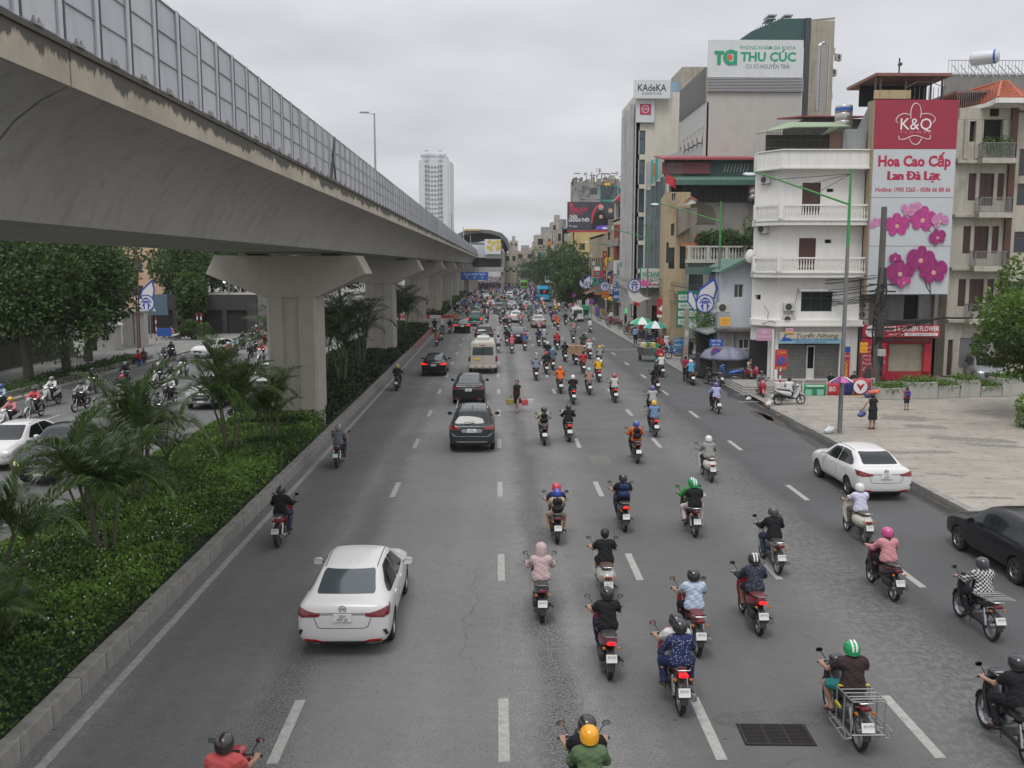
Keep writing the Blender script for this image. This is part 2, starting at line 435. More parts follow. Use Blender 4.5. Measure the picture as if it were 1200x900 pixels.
# repair patches
Mp=asphalt('asphalt_patch',(.10,.098,.096));Mp2=asphalt('asphalt_patch_pale',(.14,.137,.128))
def patch(px0,py0,px1,py1,m,z=.003,n=18):
 a=G(px0,py0);b=G(px1,py1);cx,cy=(a.x+b.x)/2,(a.y+b.y)/2;rx,ry=abs(b.x-a.x)/2,abs(b.y-a.y)/2
 vs=[]
 for i in range(n):
  t=2*math.pi*i/n;c,s=math.cos(t),math.sin(t);k=random.uniform(.85,1.08)
  vs.append((cx+rx*k*math.copysign(abs(c)**.55,c),cy+ry*k*math.copysign(abs(s)**.55,s)))
 sheet('road_patch',vs,z,m)
patch(835,855,985,832,Mp,.003);patch(826,452,915,440,Mp,.0032);patch(694,545,712,533,Mp2,.003)
M_pud=mat('puddle',(.06,.055,.048),.3,spec=.4)
def blob(name,c,rx,ry,z,m,lab=None,n=22,kind='structure'):
 vs=[]
 for i in range(n):
  t=2*math.pi*i/n;k=1+.3*noise.noise(Vector((math.cos(t)*1.3+c[0],math.sin(t)*1.3+c[1],0)))+random.uniform(-.08,.08);vs.append((c[0]+rx*k*math.cos(t),c[1]+ry*k*math.sin(t)))
 return sheet(name,vs,z,m,kind)
for(px,py,rx,ry)in((893,487,.35,1.6),(905,492,.22,2.2),(955,520,.2,2.0),(1085,575,.18,1.6),(1105,590,.2,.9),(872,455,1.0,.6),(865,465,.5,1.0)):
 g=G(px,py);blob('puddle',(g.x,g.y),rx,ry,.0065,M_pud)
 # drain grating in the lane
M_iron=mat('cast_iron',(.05,.045,.042),.6,.7,rust=.5,var=.3,vq=12)
g0=G(872,845);g1=G(948,878);cx,cy=(g0.x+g1.x)/2,(g0.y+g1.y)/2
dr=eM('drain_grating',(cx,cy,0),0,'rusty iron drain grating set in the asphalt behind the crate rack motorbike','drain')
hw,hd=.50,.30
MB().box(-hw-.05,hw+.05,-hd-.05,hd+.05,.001,.0045).mk('pit',mat('pit_black',(.008,.008,.008),.9),dr)
mb=MB()
for a in((-hw-.03,-hw,-hd,hd),(hw,hw+.03,-hd,hd),(-hw-.03,hw+.03,-hd-.03,-hd),(-hw-.03,hw+.03,hd,hd+.03),(-hw/3-.012,-hw/3+.012,-hd,hd),(hw/3-.012,hw/3+.012,-hd,hd)):mb.box(a[0],a[1],a[2],a[3],.002,.016)
mb.mk('frame',M_iron,dr)
sm=MB().box(-hw,hw,-.008,.008,.002,.013).mesh('grate_bar',M_iron)
for k in range(14):link('grate_bar',sm,dr,(0,-hd+(k+.5)*2*hd/14,0))
dr.rotation_euler.z=R(-2)
# ------------------------------------------------------------ right pavement and forecourt
def concrete_mat(name,col,wet=.5):return mat(name,col,.85,spec=.3,var=.16,vq=.6,dq_=wet,dcol=(.10,.085,.07),bump=.2,bq=9)
M_slab=concrete_mat('paving_concrete',(.34,.315,.285),.7);M_slab2=concrete_mat('paving_concrete_worn',(.295,.27,.245),.85)
M_joint=mat('joint_soil',(.11,.10,.085),.9)
MKB=mat('kerb_concrete',(.27,.262,.24),.85,spec=.2,var=.22,vq=2.2,sk=.5,dq_=.5,bump=.3,bq=22)
sheet('forecourt',[(14.1,-5),(60,-5),(60,55.6),(15.4,55.6),(15.4,49.0),(14.1,46.6)],.125,M_joint)
sheet('pavement',[(14.1,46.6),(15.4,49.0),(15.4,55.6),(60,55.6),(60,800),(12.8,800),(12.8,62),(14.1,58)],.13,mat('pavement_tiles',(.23,.22,.205),.85,var=.25,vq=1.2,dq_=.6))
def soil_concrete(name):
 m=mat(name,(.305,.28,.245),.85,spec=.3,var=.2,vq=.45,bump=.2,bq=9);nt=m.node_tree;N=nt.nodes;L=nt.links;b=N['Principled BSDF'];old=b.inputs['Base Color'].links[0].from_socket
 t=N.new('ShaderNodeTexCoord')
 for sc_,rot,lo,hi,col,amt in(((.35,1.6,1),.35,.50,.66,(.19,.17,.145),.6),((.5,.4,1),0.,.52,.72,(.23,.21,.18),.5),((2.5,2.5,1),0.,.54,.64,(.13,.11,.09),.65)):
  mp=N.new('ShaderNodeMapping');mp.inputs['Scale'].default_value=sc_;mp.inputs['Rotation'].default_value=(0,0,rot);L.new(t.outputs['Object'],mp.inputs[0])
  n=N.new('ShaderNodeTexNoise');n.inputs['Scale'].default_value=.8;n.inputs['Detail'].default_value=9;n.inputs['Roughness'].default_value=.72;L.new(mp.outputs[0],n.inputs['Vector'])
  r=N.new('ShaderNodeMapRange')
  for k,q in zip((1,2,3,4),(lo,hi,0.,amt)):r.inputs[k].default_value=q
  L.new(n.outputs[0],r.inputs[0]);x=N.new('ShaderNodeMixRGB');L.new(r.outputs[0],x.inputs[0]);L.new(old,x.inputs[1]);x.inputs[2].default_value=col+(1,);old=x.outputs[0]
 L.new(old,b.inputs['Base Color']);return m
M_fore=soil_concrete('forecourt_concrete')
sheet('forecourt_surface',[(14.1,-5),(60,-5),(60,51.5),(15.5,51.5),(15.3,49.0),(14.1,46.6)],.147,M_fore)
M_brokt=mat('broken_tiles',(.20,.187,.16),.95,var=.5,vq=7,bump=.5,bq=25)
def blob0(c,rx,ry,z,m,rz=0.,n=26):
 vs=[]
 for i in range(n):
  t=2*math.pi*i/n;k=random.uniform(.8,1.12);a,b=rx*k*math.copysign(abs(math.cos(t))**.6,math.cos(t)),ry*k*math.copysign(abs(math.sin(t))**.6,math.sin(t));vs.append((c[0]+a*math.cos(rz)-b*math.sin(rz),c[1]+a*math.sin(rz)+b*math.cos(rz)))
 return vs
for(px,py,rx,ry,a)in((1060,490,1.0,.8,-.3),(1085,500,.9,.6,-.3),(1140,515,1.6,.5,-.35),(1165,522,1.0,.4,-.3),(1080,530,1.4,.28,.05),(1010,480,.9,.2,0),(1160,583,.8,.12,-.1),(975,508,.5,.4,.3),(1050,548,.8,.1,-.2),(1110,556,.7,.09,-.3)):
 g=G(px,py,.15);sheet('worn_paving',blob0((g.x,g.y),rx,ry,0,None,a),.151,M_brokt)
def kru(name,x,y0,y1,sT,w_,h,m,face=1,cap=46,stagger=.0,batter=.03):
 me=MB().box(-w_/2,w_/2,-sT/2+.008,sT/2-.008,-.1,h).mesh(name,m,bevel=.018)
 root=tag(bpy.data.objects.new(name+'_row',None),kind='structure');COL.objects.link(root)
 y=y0;k=0
 while y<y1 and k<cap:
  link('kerb_stone',me,root,(x+random.uniform(-.008,.008),y+sT/2,random.uniform(-.008,.008)),(0,0,R(random.uniform(-.5,.5))));y+=sT;k+=1
 if y<y1:
  mb=MB()
  while y<y1:mb.box(x-w_/2,x+w_/2,y+.01,y+sT*2-.01,-.1,h);y+=sT*2
  tag(mb.mk('distant_kerb_stones',m,root),kind='stuff')
 return root
kru('forecourt_kerb',13.98,8,46.5,1.0,.24,.15,MKB)
kru('pavement_kerb',12.7,62,500,1.0,.24,.15,MKB,cap=40)
mb=MB();mb.bar((14.0,46.6,.07),(15.4,49.2,.07),.24,.16);mb.mk('corner_kerb',MKB)['kind']='structure'
# broken masonry edge where the kerb is missing
M_brk=mat('broken_brick',(.20,.12,.09),.95,var=.4,vq=6)
random.seed(3)
mb=MB()
for k in range(60):
 t=random.random();x,y=13.65+.5*random.random()+t*.6,44.5+5.5*t
 s=random.uniform(.04,.13);mb.box(x-s,x+s,y-s,y+s,0,s*random.uniform(.6,1.3),random.random()*3)
tag(mb.mk('rubble',M_brk,bevel=0),kind='stuff')
# steps up to the alley beside the white house
st=eM('stone_steps',(15.5,56.9,0),0,'low grey stone steps leading up to the dark alley door of the white house','steps')
for k in range(4):MB().box(-1.6+k*.12,1.6,-4.6+k*.42,0,k*.09+.0,k*.09+.09).mk('step',wL('step_stone',(.26,.25,.23),.2,.6),st,bevel=.01)
for k in range(5):
 o=MB().box(-.95,.95,-.07,.07,0,.003).mk('tactile_line',MLN,None);g=G(880+k*1,447+6*k);o.location=(g.x+.1,g.y,.137 if g.x>14.1 else .006);o['kind']='structure'
 # ------------------------------------------------------------ median: kerb wall, planting soil
MWK=mat('median_concrete',(.30,.288,.262),.85,spec=.2,var=.25,vq=1.6,sk=.6,dq_=.55,dcol=(.085,.08,.07),bump=.35,bq=25)
kru('median_kerb',-7.2,11.2,80,1.03,.26,.36,MWK,cap=40)
kru('median_kerb_left',-12.38,10,104,2,.24,.3,MWK,cap=12)
M_red=mat('kerb_red_paint',(.42,.05,.05),.7,var=.3,vq=5,dq_=.4);M_wht=mat('kerb_white_paint',(.62,.60,.57),.7,var=.2,vq=5,dq_=.5)
rw=tag(bpy.data.objects.new('painted_kerb_row',None),kind='structure');COL.objects.link(rw)
meR=MB().box(-.13,.13,-.49,.49,-.1,.36).mesh('kerb_stone',M_red,bevel=.02);meW=MB().box(-.13,.13,-.49,.49,-.1,.36).mesh('kerb_stone',MWK,bevel=.02)
for k in range(24):link('kerb_stone',meR if k%2 else meW,rw,(-7.2,80.5+k,0))
meR2=MB().box(-.75,.75,-.16,.16,-.1,.42).mesh('kerb_stone',M_red,bevel=.02);meW2=MB().box(-.75,.75,-.16,.16,-.1,.42).mesh('kerb_stone',M_wht,bevel=.02)
for(y,x0,n_)in((105.5,-7.9,4),(131.0,-7.0,5)):
 for k in range(n_):link('kerb_stone',meR2 if k%2==0 else meW2,rw,(x0-k*1.52,y,0))
M_soil=mat('soil',(.06,.048,.035),.95,var=.4,vq=5)
sheet('planting_bed',rect(-12.3,-7.25,-10,105),.17,M_soil);sheet('planting_bed',rect(-12.3,-7.25,131,400),.17,M_soil)
sheet('median_gap_road',rect(-12.25,-7.1,105,131),-.004,A_SIDE)
kru('median_kerb_far',-7.2,131.5,420,1.03,.26,.36,MWK,cap=0)
# left pavement
kru('left_kerb',-26.12,20,420,1.2,.26,.16,MKB,cap=50)
sheet('left_pavement',rect(-90,-26.2,-10,900),.12,mat('left_pavement_tiles',(.19,.185,.175),.9,var=.3,vq=1.0,dq_=.6))
# ============================================================ leaves
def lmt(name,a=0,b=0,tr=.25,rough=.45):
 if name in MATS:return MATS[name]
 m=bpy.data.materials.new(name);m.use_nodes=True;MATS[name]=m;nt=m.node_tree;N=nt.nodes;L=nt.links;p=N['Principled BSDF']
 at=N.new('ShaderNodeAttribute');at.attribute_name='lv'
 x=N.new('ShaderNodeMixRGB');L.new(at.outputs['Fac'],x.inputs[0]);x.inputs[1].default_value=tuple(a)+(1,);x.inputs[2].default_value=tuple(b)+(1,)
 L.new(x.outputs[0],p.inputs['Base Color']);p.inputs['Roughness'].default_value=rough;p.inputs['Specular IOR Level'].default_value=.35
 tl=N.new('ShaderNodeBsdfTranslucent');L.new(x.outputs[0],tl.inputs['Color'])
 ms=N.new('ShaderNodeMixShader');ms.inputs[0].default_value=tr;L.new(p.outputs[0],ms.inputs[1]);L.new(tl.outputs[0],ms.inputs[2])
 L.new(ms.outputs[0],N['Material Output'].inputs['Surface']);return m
rng=np.random.default_rng(11)
def lme(name,P,D,S,m,aspect=.5,lv=None,fold=.15):
 """one two-triangle leaf per point: P base, D unit direction, S length"""
 n=len(P);U=rng.normal(size=(n,3));side=np.cross(D,U);side/=np.linalg.norm(side,axis=1)[:,None]+1e-9
 nr=np.cross(side,D);S=np.asarray(S)[:,None]*np.ones((n,1))
 mid=P+D*S*.5
 V=np.stack([P,mid+side*S*aspect*.5+nr*S*fold,P+D*S,mid-side*S*aspect*.5+nr*S*fold],1).reshape(-1,3)
 me=bpy.data.meshes.new(name);me.vertices.add(4*n);me.vertices.foreach_set('co',V.astype(np.float32).ravel())
 b=np.arange(n)[:,None]*4;T=np.concatenate([b+[0,1,2],b+[0,2,3]],1).reshape(-1)
 me.loops.add(6*n);me.loops.foreach_set('vertex_index',T.astype(np.int32));me.polygons.add(2*n)
 me.polygons.foreach_set('loop_start',np.arange(0,6*n,3,dtype=np.int32));me.polygons.foreach_set('loop_total',np.full(2*n,3,np.int32))
 at=me.attributes.new('lv','FLOAT','POINT');lv=rng.random(n)if lv is None else lv
 at.data.foreach_set('value',np.repeat(lv,4).astype(np.float32));me.materials.append(m);me.update();me.validate();return me
def unit(a):return a/(np.linalg.norm(a,axis=-1,keepdims=True)+1e-9)
def nfield(x,y,seeds=((.9,.7,0,.5),(2.3,1.9,1.7,.3),(5.1,4.3,.6,.2))):
 return sum(a*np.sin(fx*x+ph+1.3*np.sin(fy*y*.7+ph))*np.cos(fy*y+ph*2)for fx,fy,ph,a in seeds)
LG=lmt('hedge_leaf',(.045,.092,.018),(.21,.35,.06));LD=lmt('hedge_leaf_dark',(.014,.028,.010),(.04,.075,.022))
def hdg(x0,x1,y0,y1,h,dens,size,m,lab,seed=0,amp=.16):
 n=int((x1-x0)*(y1-y0)*dens);x=rng.uniform(x0,x1,n);y=rng.uniform(y0,y1,n)
 hz=h+amp*nfield(x+seed,y);edge=np.minimum(x-x0,x1-x);hz-=np.clip(.45-edge,0,.45)**2*1.6
 z=hz-rng.random(n)**2*.28
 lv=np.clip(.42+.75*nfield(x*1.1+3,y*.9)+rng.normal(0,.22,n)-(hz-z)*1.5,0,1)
 D=unit(np.stack([rng.normal(0,.8,n),rng.normal(0,.8,n),rng.normal(.35,.45,n)],1))
 o=link('hedge',lme('hedge',np.stack([x,y,z],1),D,rng.uniform(.7,1.3,n)*size,m,.62,lv))
 tag(o,lab,'hedge',kind='stuff')
 gx=np.linspace(x0,x1,14);gy=np.linspace(y0,y1,max(3,int((y1-y0)/.4)))
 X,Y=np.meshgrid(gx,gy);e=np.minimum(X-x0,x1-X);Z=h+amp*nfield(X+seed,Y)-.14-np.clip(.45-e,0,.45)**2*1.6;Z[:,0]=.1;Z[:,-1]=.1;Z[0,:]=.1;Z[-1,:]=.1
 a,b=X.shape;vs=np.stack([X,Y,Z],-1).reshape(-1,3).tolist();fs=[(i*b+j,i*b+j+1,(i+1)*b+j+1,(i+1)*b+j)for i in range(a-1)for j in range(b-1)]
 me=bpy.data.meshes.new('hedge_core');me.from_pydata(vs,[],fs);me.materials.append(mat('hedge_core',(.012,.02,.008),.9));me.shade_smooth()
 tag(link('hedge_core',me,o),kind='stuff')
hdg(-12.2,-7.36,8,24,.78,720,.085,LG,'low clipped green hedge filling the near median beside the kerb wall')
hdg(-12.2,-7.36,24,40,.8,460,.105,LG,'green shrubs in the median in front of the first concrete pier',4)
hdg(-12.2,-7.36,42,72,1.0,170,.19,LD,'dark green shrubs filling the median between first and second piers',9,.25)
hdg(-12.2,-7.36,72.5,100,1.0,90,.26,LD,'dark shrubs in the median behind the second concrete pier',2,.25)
hdg(-11.5,-7.6,101,105,1.1,160,.22,lmt('hedge_leaf_mid',(.03,.06,.015),(.08,.14,.03)),'clipped green bush at the red and white median nose',2,.1)
hdg(-12,-7.36,132,230,1.0,30,.45,lmt('hedge_leaf_mid'),'low green planting in the far median leading to the station',2,.3)
hdg(-11.5,-7.6,39.0,41.5,1.0,300,.12,LG,'short green shrubs around the foot of the first pier',5,.1)
# small white flowers
n=420;x=rng.uniform(-12,-7.5,n);y=rng.uniform(10,26,n)
mf=lme('flowers',np.stack([x,y,.84+.16*nfield(x,y)],1),unit(rng.normal(size=(n,3))+[0,0,2]),np.full(n,.045),mat('flower_white',(.75,.76,.7),.6),.9)
tag(link('hedge_flowers',mf),'tiny white blossoms scattered over the near median hedge','flowers',kind='stuff')
# ============================================================ palms
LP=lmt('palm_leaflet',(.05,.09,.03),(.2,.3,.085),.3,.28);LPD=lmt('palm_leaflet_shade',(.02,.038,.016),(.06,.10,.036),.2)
M_stem=mat('palm_stem',(.13,.125,.08),.8,var=.3,vq=8,sk=.3);M_rach=mat('palm_rachis',(.10,.14,.04),.6)
def frond_me(L_,droop,nl,m,seed,wid=.55,up0=1.15):
 rg=np.random.default_rng(seed);t=np.linspace(0,1,14)
 ang=up0-droop*t;ds=L_/13
 y=np.concatenate([[0],np.cumsum(np.cos(ang[:-1])*ds)]);z=np.concatenate([[0],np.cumsum(np.sin(ang[:-1])*ds)])
 mb=MB();mb.tU([(0,y[i],z[i])for i in range(14)],[.016*(1-.8*q)+.003 for q in t],5)
 P=[];D=[];S=[]
 for k in range(nl):
  q=.16+.84*k/nl;i=min(int(q*13),12);f=q*13-i
  p=np.array([0,y[i]+(y[i+1]-y[i])*f,z[i]+(z[i+1]-z[i])*f]);tg=np.array([0,y[i+1]-y[i],z[i+1]-z[i]]);tg/=np.linalg.norm(tg)
  ln=L_*wid*(math.sin(math.pi*min(1,.18+.82*q))**.6*.62+.12)*rg.uniform(.85,1.1)
  for s in(-1,1):
   nrm=np.array([0,-tg[2],tg[1]]);d=np.array([s*.8,0,0])+tg*(.55+.5*q)+nrm*rg.uniform(.05,.4);P.append(p);D.append(d);S.append(ln)
 P=np.array(P);D=unit(np.array(D));S=np.array(S)
 # narrow leaflet of two segments that bends down
 n_=len(P);sd=unit(np.cross(D,[0,0,1.]));w_=.016+.005*rg.random(n_);D2=unit(D+np.array([0,0,-.55]));M1=P+D*S[:,None]*.55;T=M1+D2*S[:,None]*.45
 V=np.stack([P-sd*.006,P+sd*.006,M1-sd*w_[:,None],M1+sd*w_[:,None],T],1).reshape(-1,3)
 me=bpy.data.meshes.new('l');b=np.arange(n_)*5
 fs=[(a,a+1,a+3,a+2)for a in b]+[(a+2,a+3,a+4)for a in b]
 me.from_pydata(V.tolist(),[],[tuple(int(q)for q in f)for f in fs]);at=me.attributes.new('lv','FLOAT','POINT');at.data.foreach_set('value',np.repeat(rg.random(n_)*.8+.1,5).astype(np.float32));me.materials.append(m)
 r=mb.mesh('r',M_rach);out=bpy.data.meshes.new('frond');bm=bmesh.new();bm.from_mesh(me);lay=bm.verts.layers.float.get('lv');k=len(bm.faces);bm.from_mesh(r);bm.faces.ensure_lookup_table()
 for f in bm.faces[k:]:f.material_index=1
 bm.to_mesh(out);bm.free();out.materials.append(m);out.materials.append(M_rach);return out
FR=[frond_me(L_,dr_,36,LP,i,up0=u)for i,(L_,dr_,u)in enumerate(((1.75,1.9,1.3),(1.9,1.5,1.35),(1.6,2.2,1.2),(1.95,1.2,1.45),(1.7,2.5,1.25),(1.5,.8,1.5)))]
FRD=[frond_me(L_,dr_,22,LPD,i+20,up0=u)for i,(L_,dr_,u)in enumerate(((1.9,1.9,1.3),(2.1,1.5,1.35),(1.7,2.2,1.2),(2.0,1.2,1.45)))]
def arc(x,y,h,spread,nst,label,fr=FR,seed=0,group='areca palms in the median',per=6,sc_=1.):
 rg=random.Random(seed);t=eM('palm_tree',(x,y,.17),rg.random()*6,label,'palm',group)
 for k in range(nst):
  a=2*math.pi*k/nst+rg.uniform(-.5,.5);lean=rg.uniform(.15,1)*spread*.32;hh=h*rg.uniform(.45,.72)
  bx,by=.14*math.cos(a),.14*math.sin(a);tx,ty=bx+lean*math.cos(a),by+lean*math.sin(a)
  MB().tU([(bx,by,-.15),(bx+(tx-bx)*.35,by+(ty-by)*.35,hh*.5),(tx,ty,hh)],[.045,.038,.03],7).mk('stem',M_stem,t,smt=True)
  for q in range(per):
   az=a+q*2.4+rg.uniform(-.4,.4);o=link('frond',rg.choice(fr),t,(tx,ty,hh-.02*q),(R(rg.uniform(-8,14)),R(rg.uniform(-10,10)),az));s=sc_*h/3.3*rg.uniform(.85,1.1);o.scale=(s,s,s)
 return t
arc(-9.6,33.5,4.0,2.4,5,'tall feathery palm clump in the median just in front of the first concrete pier',seed=1,sc_=1.1)
arc(-8.55,35.2,2.9,1.3,5,'shorter palm clump close against the right face of the first pier',seed=2)
arc(-10.,26.0,3.8,2.3,5,'spreading palm clump in the median between the tall palm and the nearest palms',seed=3)
arc(-9.2,21.6,3.6,2.0,5,'nearest full palm clump with a pale stem rising from the hedge',seed=4)
arc(-10.2,18.4,3.1,2.2,5,'low palm clump at the left edge of the picture',seed=6)
arc(-9.0,16.0,1.9,1.3,6,'lowest palm clump sprouting from the hedge near the bottom left',seed=8);arc(-10.9,24.6,2.4,1.4,5,'mid sized palm clump left of the spreading palm',seed=10)
arc(-11.4,29.5,2.6,1.3,4,'small palm clump by the left kerb of the median',seed=7)
for k,(x,y,h)in enumerate(((-9.0,45.5,4.2),(-10.7,48,5.0),(-8.6,52,4.4),(-10.4,56,4.8),(-8.8,61,5.2),(-11.3,51.5,4.4),(-10.6,64,5.0),(-8.3,76,5.2),(-9.6,80,5.6),(-8.5,86,5.0),(-10.2,91,5.2))):
 lab=['dark palm clump just behind the first pier','tall dark palm clump behind the first pier on its left','dark palm clump halfway between first and second pier','broad dark palm clump midway along the shaded median','tall dark palm clump a little before the second pier','dark palm clump at the left kerb behind the first pier','dark palm clump leaning on the front of the second pier','dark palm clump right behind the second pier','tallest dark palm clump between second and third pier','dark palm clump well before the third pier','last dark palm clump before the third pier'][k]
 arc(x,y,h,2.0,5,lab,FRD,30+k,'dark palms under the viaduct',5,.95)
 # ============================================================ viaduct
MCN=mat('viaduct_concrete',(.34,.33,.305),.85,spec=.2,var=.16,vq=.35,sk=.4,dq_=.45,dcol=(.13,.12,.105),bump=.12,bq=6)
M_fasc=mat('viaduct_fascia',(.47,.42,.335),.85,spec=.2,var=.2,vq=1.1,sk=.0,bump=.2,bq=12)
def fascia_stains(m):
 nt=m.node_tree;N=nt.nodes;L=nt.links;b=N['Principled BSDF'];old=b.inputs['Base Color'].links[0].from_socket
 t=N.new('ShaderNodeTexCoord');mp=N.new('ShaderNodeMapping');mp.inputs['Scale'].default_value=(1,1.1,.35);L.new(t.outputs['Object'],mp.inputs[0])
 n=N.new('ShaderNodeTexNoise');n.inputs['Scale'].default_value=1.0;n.inputs['Detail'].default_value=8;n.inputs['Roughness'].default_value=.72;L.new(mp.outputs[0],n.inputs['Vector'])
 s=N.new('ShaderNodeSeparateXYZ');L.new(t.outputs['Object'],s.inputs[0])
 r=N.new('ShaderNodeMapRange')
 for k,q in zip((1,2,3,4),(9.38,9.78,-.13,.28)):r.inputs[k].default_value=q
 L.new(s.outputs[2],r.inputs[0]);a=N.new('ShaderNodeMath');a.operation='ADD';L.new(n.outputs[0],a.inputs[0]);L.new(r.outputs[0],a.inputs[1])
 r2=N.new('ShaderNodeMapRange')
 for k,q in zip((1,2,3,4),(.49,.54,0.,.92)):r2.inputs[k].default_value=q
 L.new(a.outputs[0],r2.inputs[0]);x=N.new('ShaderNodeMixRGB');L.new(r2.outputs[0],x.inputs[0]);L.new(old,x.inputs[1]);x.inputs[2].default_value=(.085,.08,.07,1);L.new(x.outputs[0],b.inputs['Base Color'])
fascia_stains(M_fasc)
VC=-8.65
via=E0('railway_viaduct','long elevated concrete railway viaduct with grey noise barriers above the palms','viaduct')
half=[(2.55,7.86),(2.7,8.22),(2.9,8.58),(3.2,8.92),(3.5,9.14),(3.82,9.30)]
prof=[(VC-x,z)for x,z in reversed(half)]+[(VC+x,z)for x,z in half]+[(VC+3.82,9.42),(VC-3.82,9.42)]
PIER0,SPAN=41.6,30.6
piers=[PIER0+SPAN*k for k in range(10)]
ends=[PIER0-2*SPAN,PIER0-SPAN]+piers
for a,b in zip(ends[:-1],ends[1:]):
 MB().pR([(VC+2.55,7.86)]+[(VC+x,z)for x,z in half[1:]]+[(VC+3.82,9.42),(VC-3.82,9.42)]+[(VC-x,z)for x,z in reversed(half)],a+.03,b-.03,'y').mk('girder',MCN,via,smt=35)
 mb=MB()
 mb.box(VC+3.78,VC+3.86,a+.02,b-.02,9.30,9.70);mb.box(VC+3.66,VC+3.89,a+.02,b-.02,9.705,9.77)
 mb.box(VC-3.86,VC-3.78,a+.02,b-.02,9.30,9.75);mb.mk('parapet',M_fasc,via)
 MB().box(VC-3.7,VC+3.6,a,b,9.43,9.5).mk('deck_slab',MCN,via)
 # noise barrier
M_pan=mat('barrier_panel',(.50,.515,.545),.45,.15,var=.08,vq=1.5,sk=.15,dcol=(.2,.2,.2));M_post=mat('barrier_steel',(.38,.39,.41),.5,.4,var=.1)
M_pan2=mat('barrier_panel_pale',(.55,.56,.58),.45,.15,var=.08,vq=1.5,sk=.15,dcol=(.2,.2,.2))
BX=VC+3.76
def panel_me(m):
 mb=MB();mb.box(-.018,.018,-.40,.40,.06,1.36);return mb.mesh('barrier_panel',m,bevel=.004)
PMs=[panel_me(m)for m in(M_pan,M_pan2,M_pan)]
mb=MB()
for z in(.06,.48,.90,1.34):mb.box(-.012,.026,-.40,.40,z-.006,z+.006)
mb.box(-.011,.024,-.40,-.392,.06,1.34);mb.box(-.011,.024,.392,.40,.06,1.34)
FRM=mb.mesh('panel_frame',M_post)
mb=MB();mb.box(-.05,.03,-.05,.05,0,1.38);mb.box(-.05,.10,-.10,.10,0,.02);mb.cur=1;mb.box(-.03,.034,.052,.075,.03,1.36);POST=mb.mesh('barrier_post',[M_pan2,mat('barrier_gap',(.06,.06,.07),.6)])
mb=MB()
for q in(-.06,.06):mb.tU([(.02,q,.0),(.02,q,.09)],.014,6);mb.tU([(.02,q,.03),(.02,q,.06)],.026,6)
mb.box(-.01,.05,-.1,.1,.0,.03);BOLT=mb.mesh('anchor_bolt',mat('bolt_steel',(.35,.34,.33),.5,.7))
Y0=6.0;npn=74
for k in range(npn):
 y=Y0+k*1.0
 link('barrier_post',POST,via,(BX,y,9.77));
 if k<45:link('anchor_bolt',BOLT,via,(BX+.1,y+.22,9.77))
 if k==22:
  mb=MB();mb.bar((BX+.06,y+.1,9.8),(BX+.06,y+.9,11.1),.05);mb.bar((BX+.06,y+.9,9.8),(BX+.06,y+.45,10.6),.04);mb.mk('bent_strut',mat('dark_steel',(.06,.06,.06),.6),via)
 link('barrier_panel',PMs[k%3],via,(BX,y+.5,9.77),(0,R(random.uniform(-.4,.4)),0));link('panel_frame',FRM,via,(BX+.012,y+.5,9.77))
mb=MB();mb2=MB();y=Y0+npn
while y<PIER0+9*SPAN-4:
 mb.box(BX-.02,BX+.02,y+.07,y+1.93,9.83,11.13);mb2.box(BX-.06,BX+.06,y-.06,y+.06,9.77,11.17);y+=2
tag(mb.mk('distant_barrier_panels',M_pan,via),kind='stuff');tag(mb2.mk('distant_barrier_posts',M_post,via),kind='stuff')
mb=MB();mb.box(VC-3.8,VC-3.74,-15,PIER0+9*SPAN,9.8,11.1);mb.mk('rear_barrier',M_pan,via)
# piers
M_pier=mat('pier_concrete',(.40,.37,.32),.85,spec=.2,var=.12,vq=.5,sk=.22,dq_=.3,dcol=(.2,.18,.15),bump=.12,bq=8)
PC=-8.83
caphalf=[(-3.19,7.72),(-3.59,6.93),(-1.10,5.93),(1.10,5.93),(3.25,6.93),(2.85,7.72)]
for k,py in enumerate(piers[:-1]):
 ordn=['nearest','second','third','fourth','fifth','sixth','seventh','eighth','ninth'][k]
 p=eM('viaduct_pier',(PC,py,0),0,f'{ordn} concrete pier carrying the viaduct, flared head on a grooved square column','pier','piers under the viaduct')
 MB().pR(caphalf,-1.1,1.1,'y').mk('pier_head',M_pier,p,bevel=.05)
 MB().pR([(-1.07,-.95),(-.96,-1.08),(-.40,-1.08),(-.34,-.98),(.28,-.98),(.34,-1.08),(.96,-1.08),(1.07,-.95),(1.07,.95),(.96,1.08),(-.96,1.08),(-1.07,.95)],-.1,5.97,'z').mk('column',M_pier,p)
 for q in(-1.6,1.6):MB().box(q-.35,q+.35,-.5,.5,7.70,7.80).mk('bearing',mat('bearing_rubber',(.03,.03,.03),.8),p)
 # street lamp standing on the viaduct
MGV=mat('galvanised',(.36,.37,.38),.45,.6,var=.15,vq=3)
lp=eM('street_lamp',(-9.2,73,9.5),0,'tall grey lamp post rising above the noise barrier of the viaduct','street lamp')
MB().tU([(0,0,0),(0,0,9.2)],[.11,.06],8).mk('pole',MGV,lp,smt=True);MB().tU([(0,0,9.1),(-.5,0,9.25)],.045,6).mk('arm',MGV,lp);MB().box(-1.1,-.4,-.14,.14,9.2,9.32).mk('lamp_head',MGV,lp,bevel=.03)
mb=MB()
for k,y in enumerate((110,150,190)):
 o=eM('catenary_mast',(-5.2,y,9.7),0,['first thin mast above the barrier beyond the lamp post','second thin mast above the far noise barrier','last thin mast on the viaduct before the station'][k],'mast','thin masts on the viaduct')
 MB().tU([(0,0,0),(0,0,3.6)],.06,6).mk('pole',MGV,o)
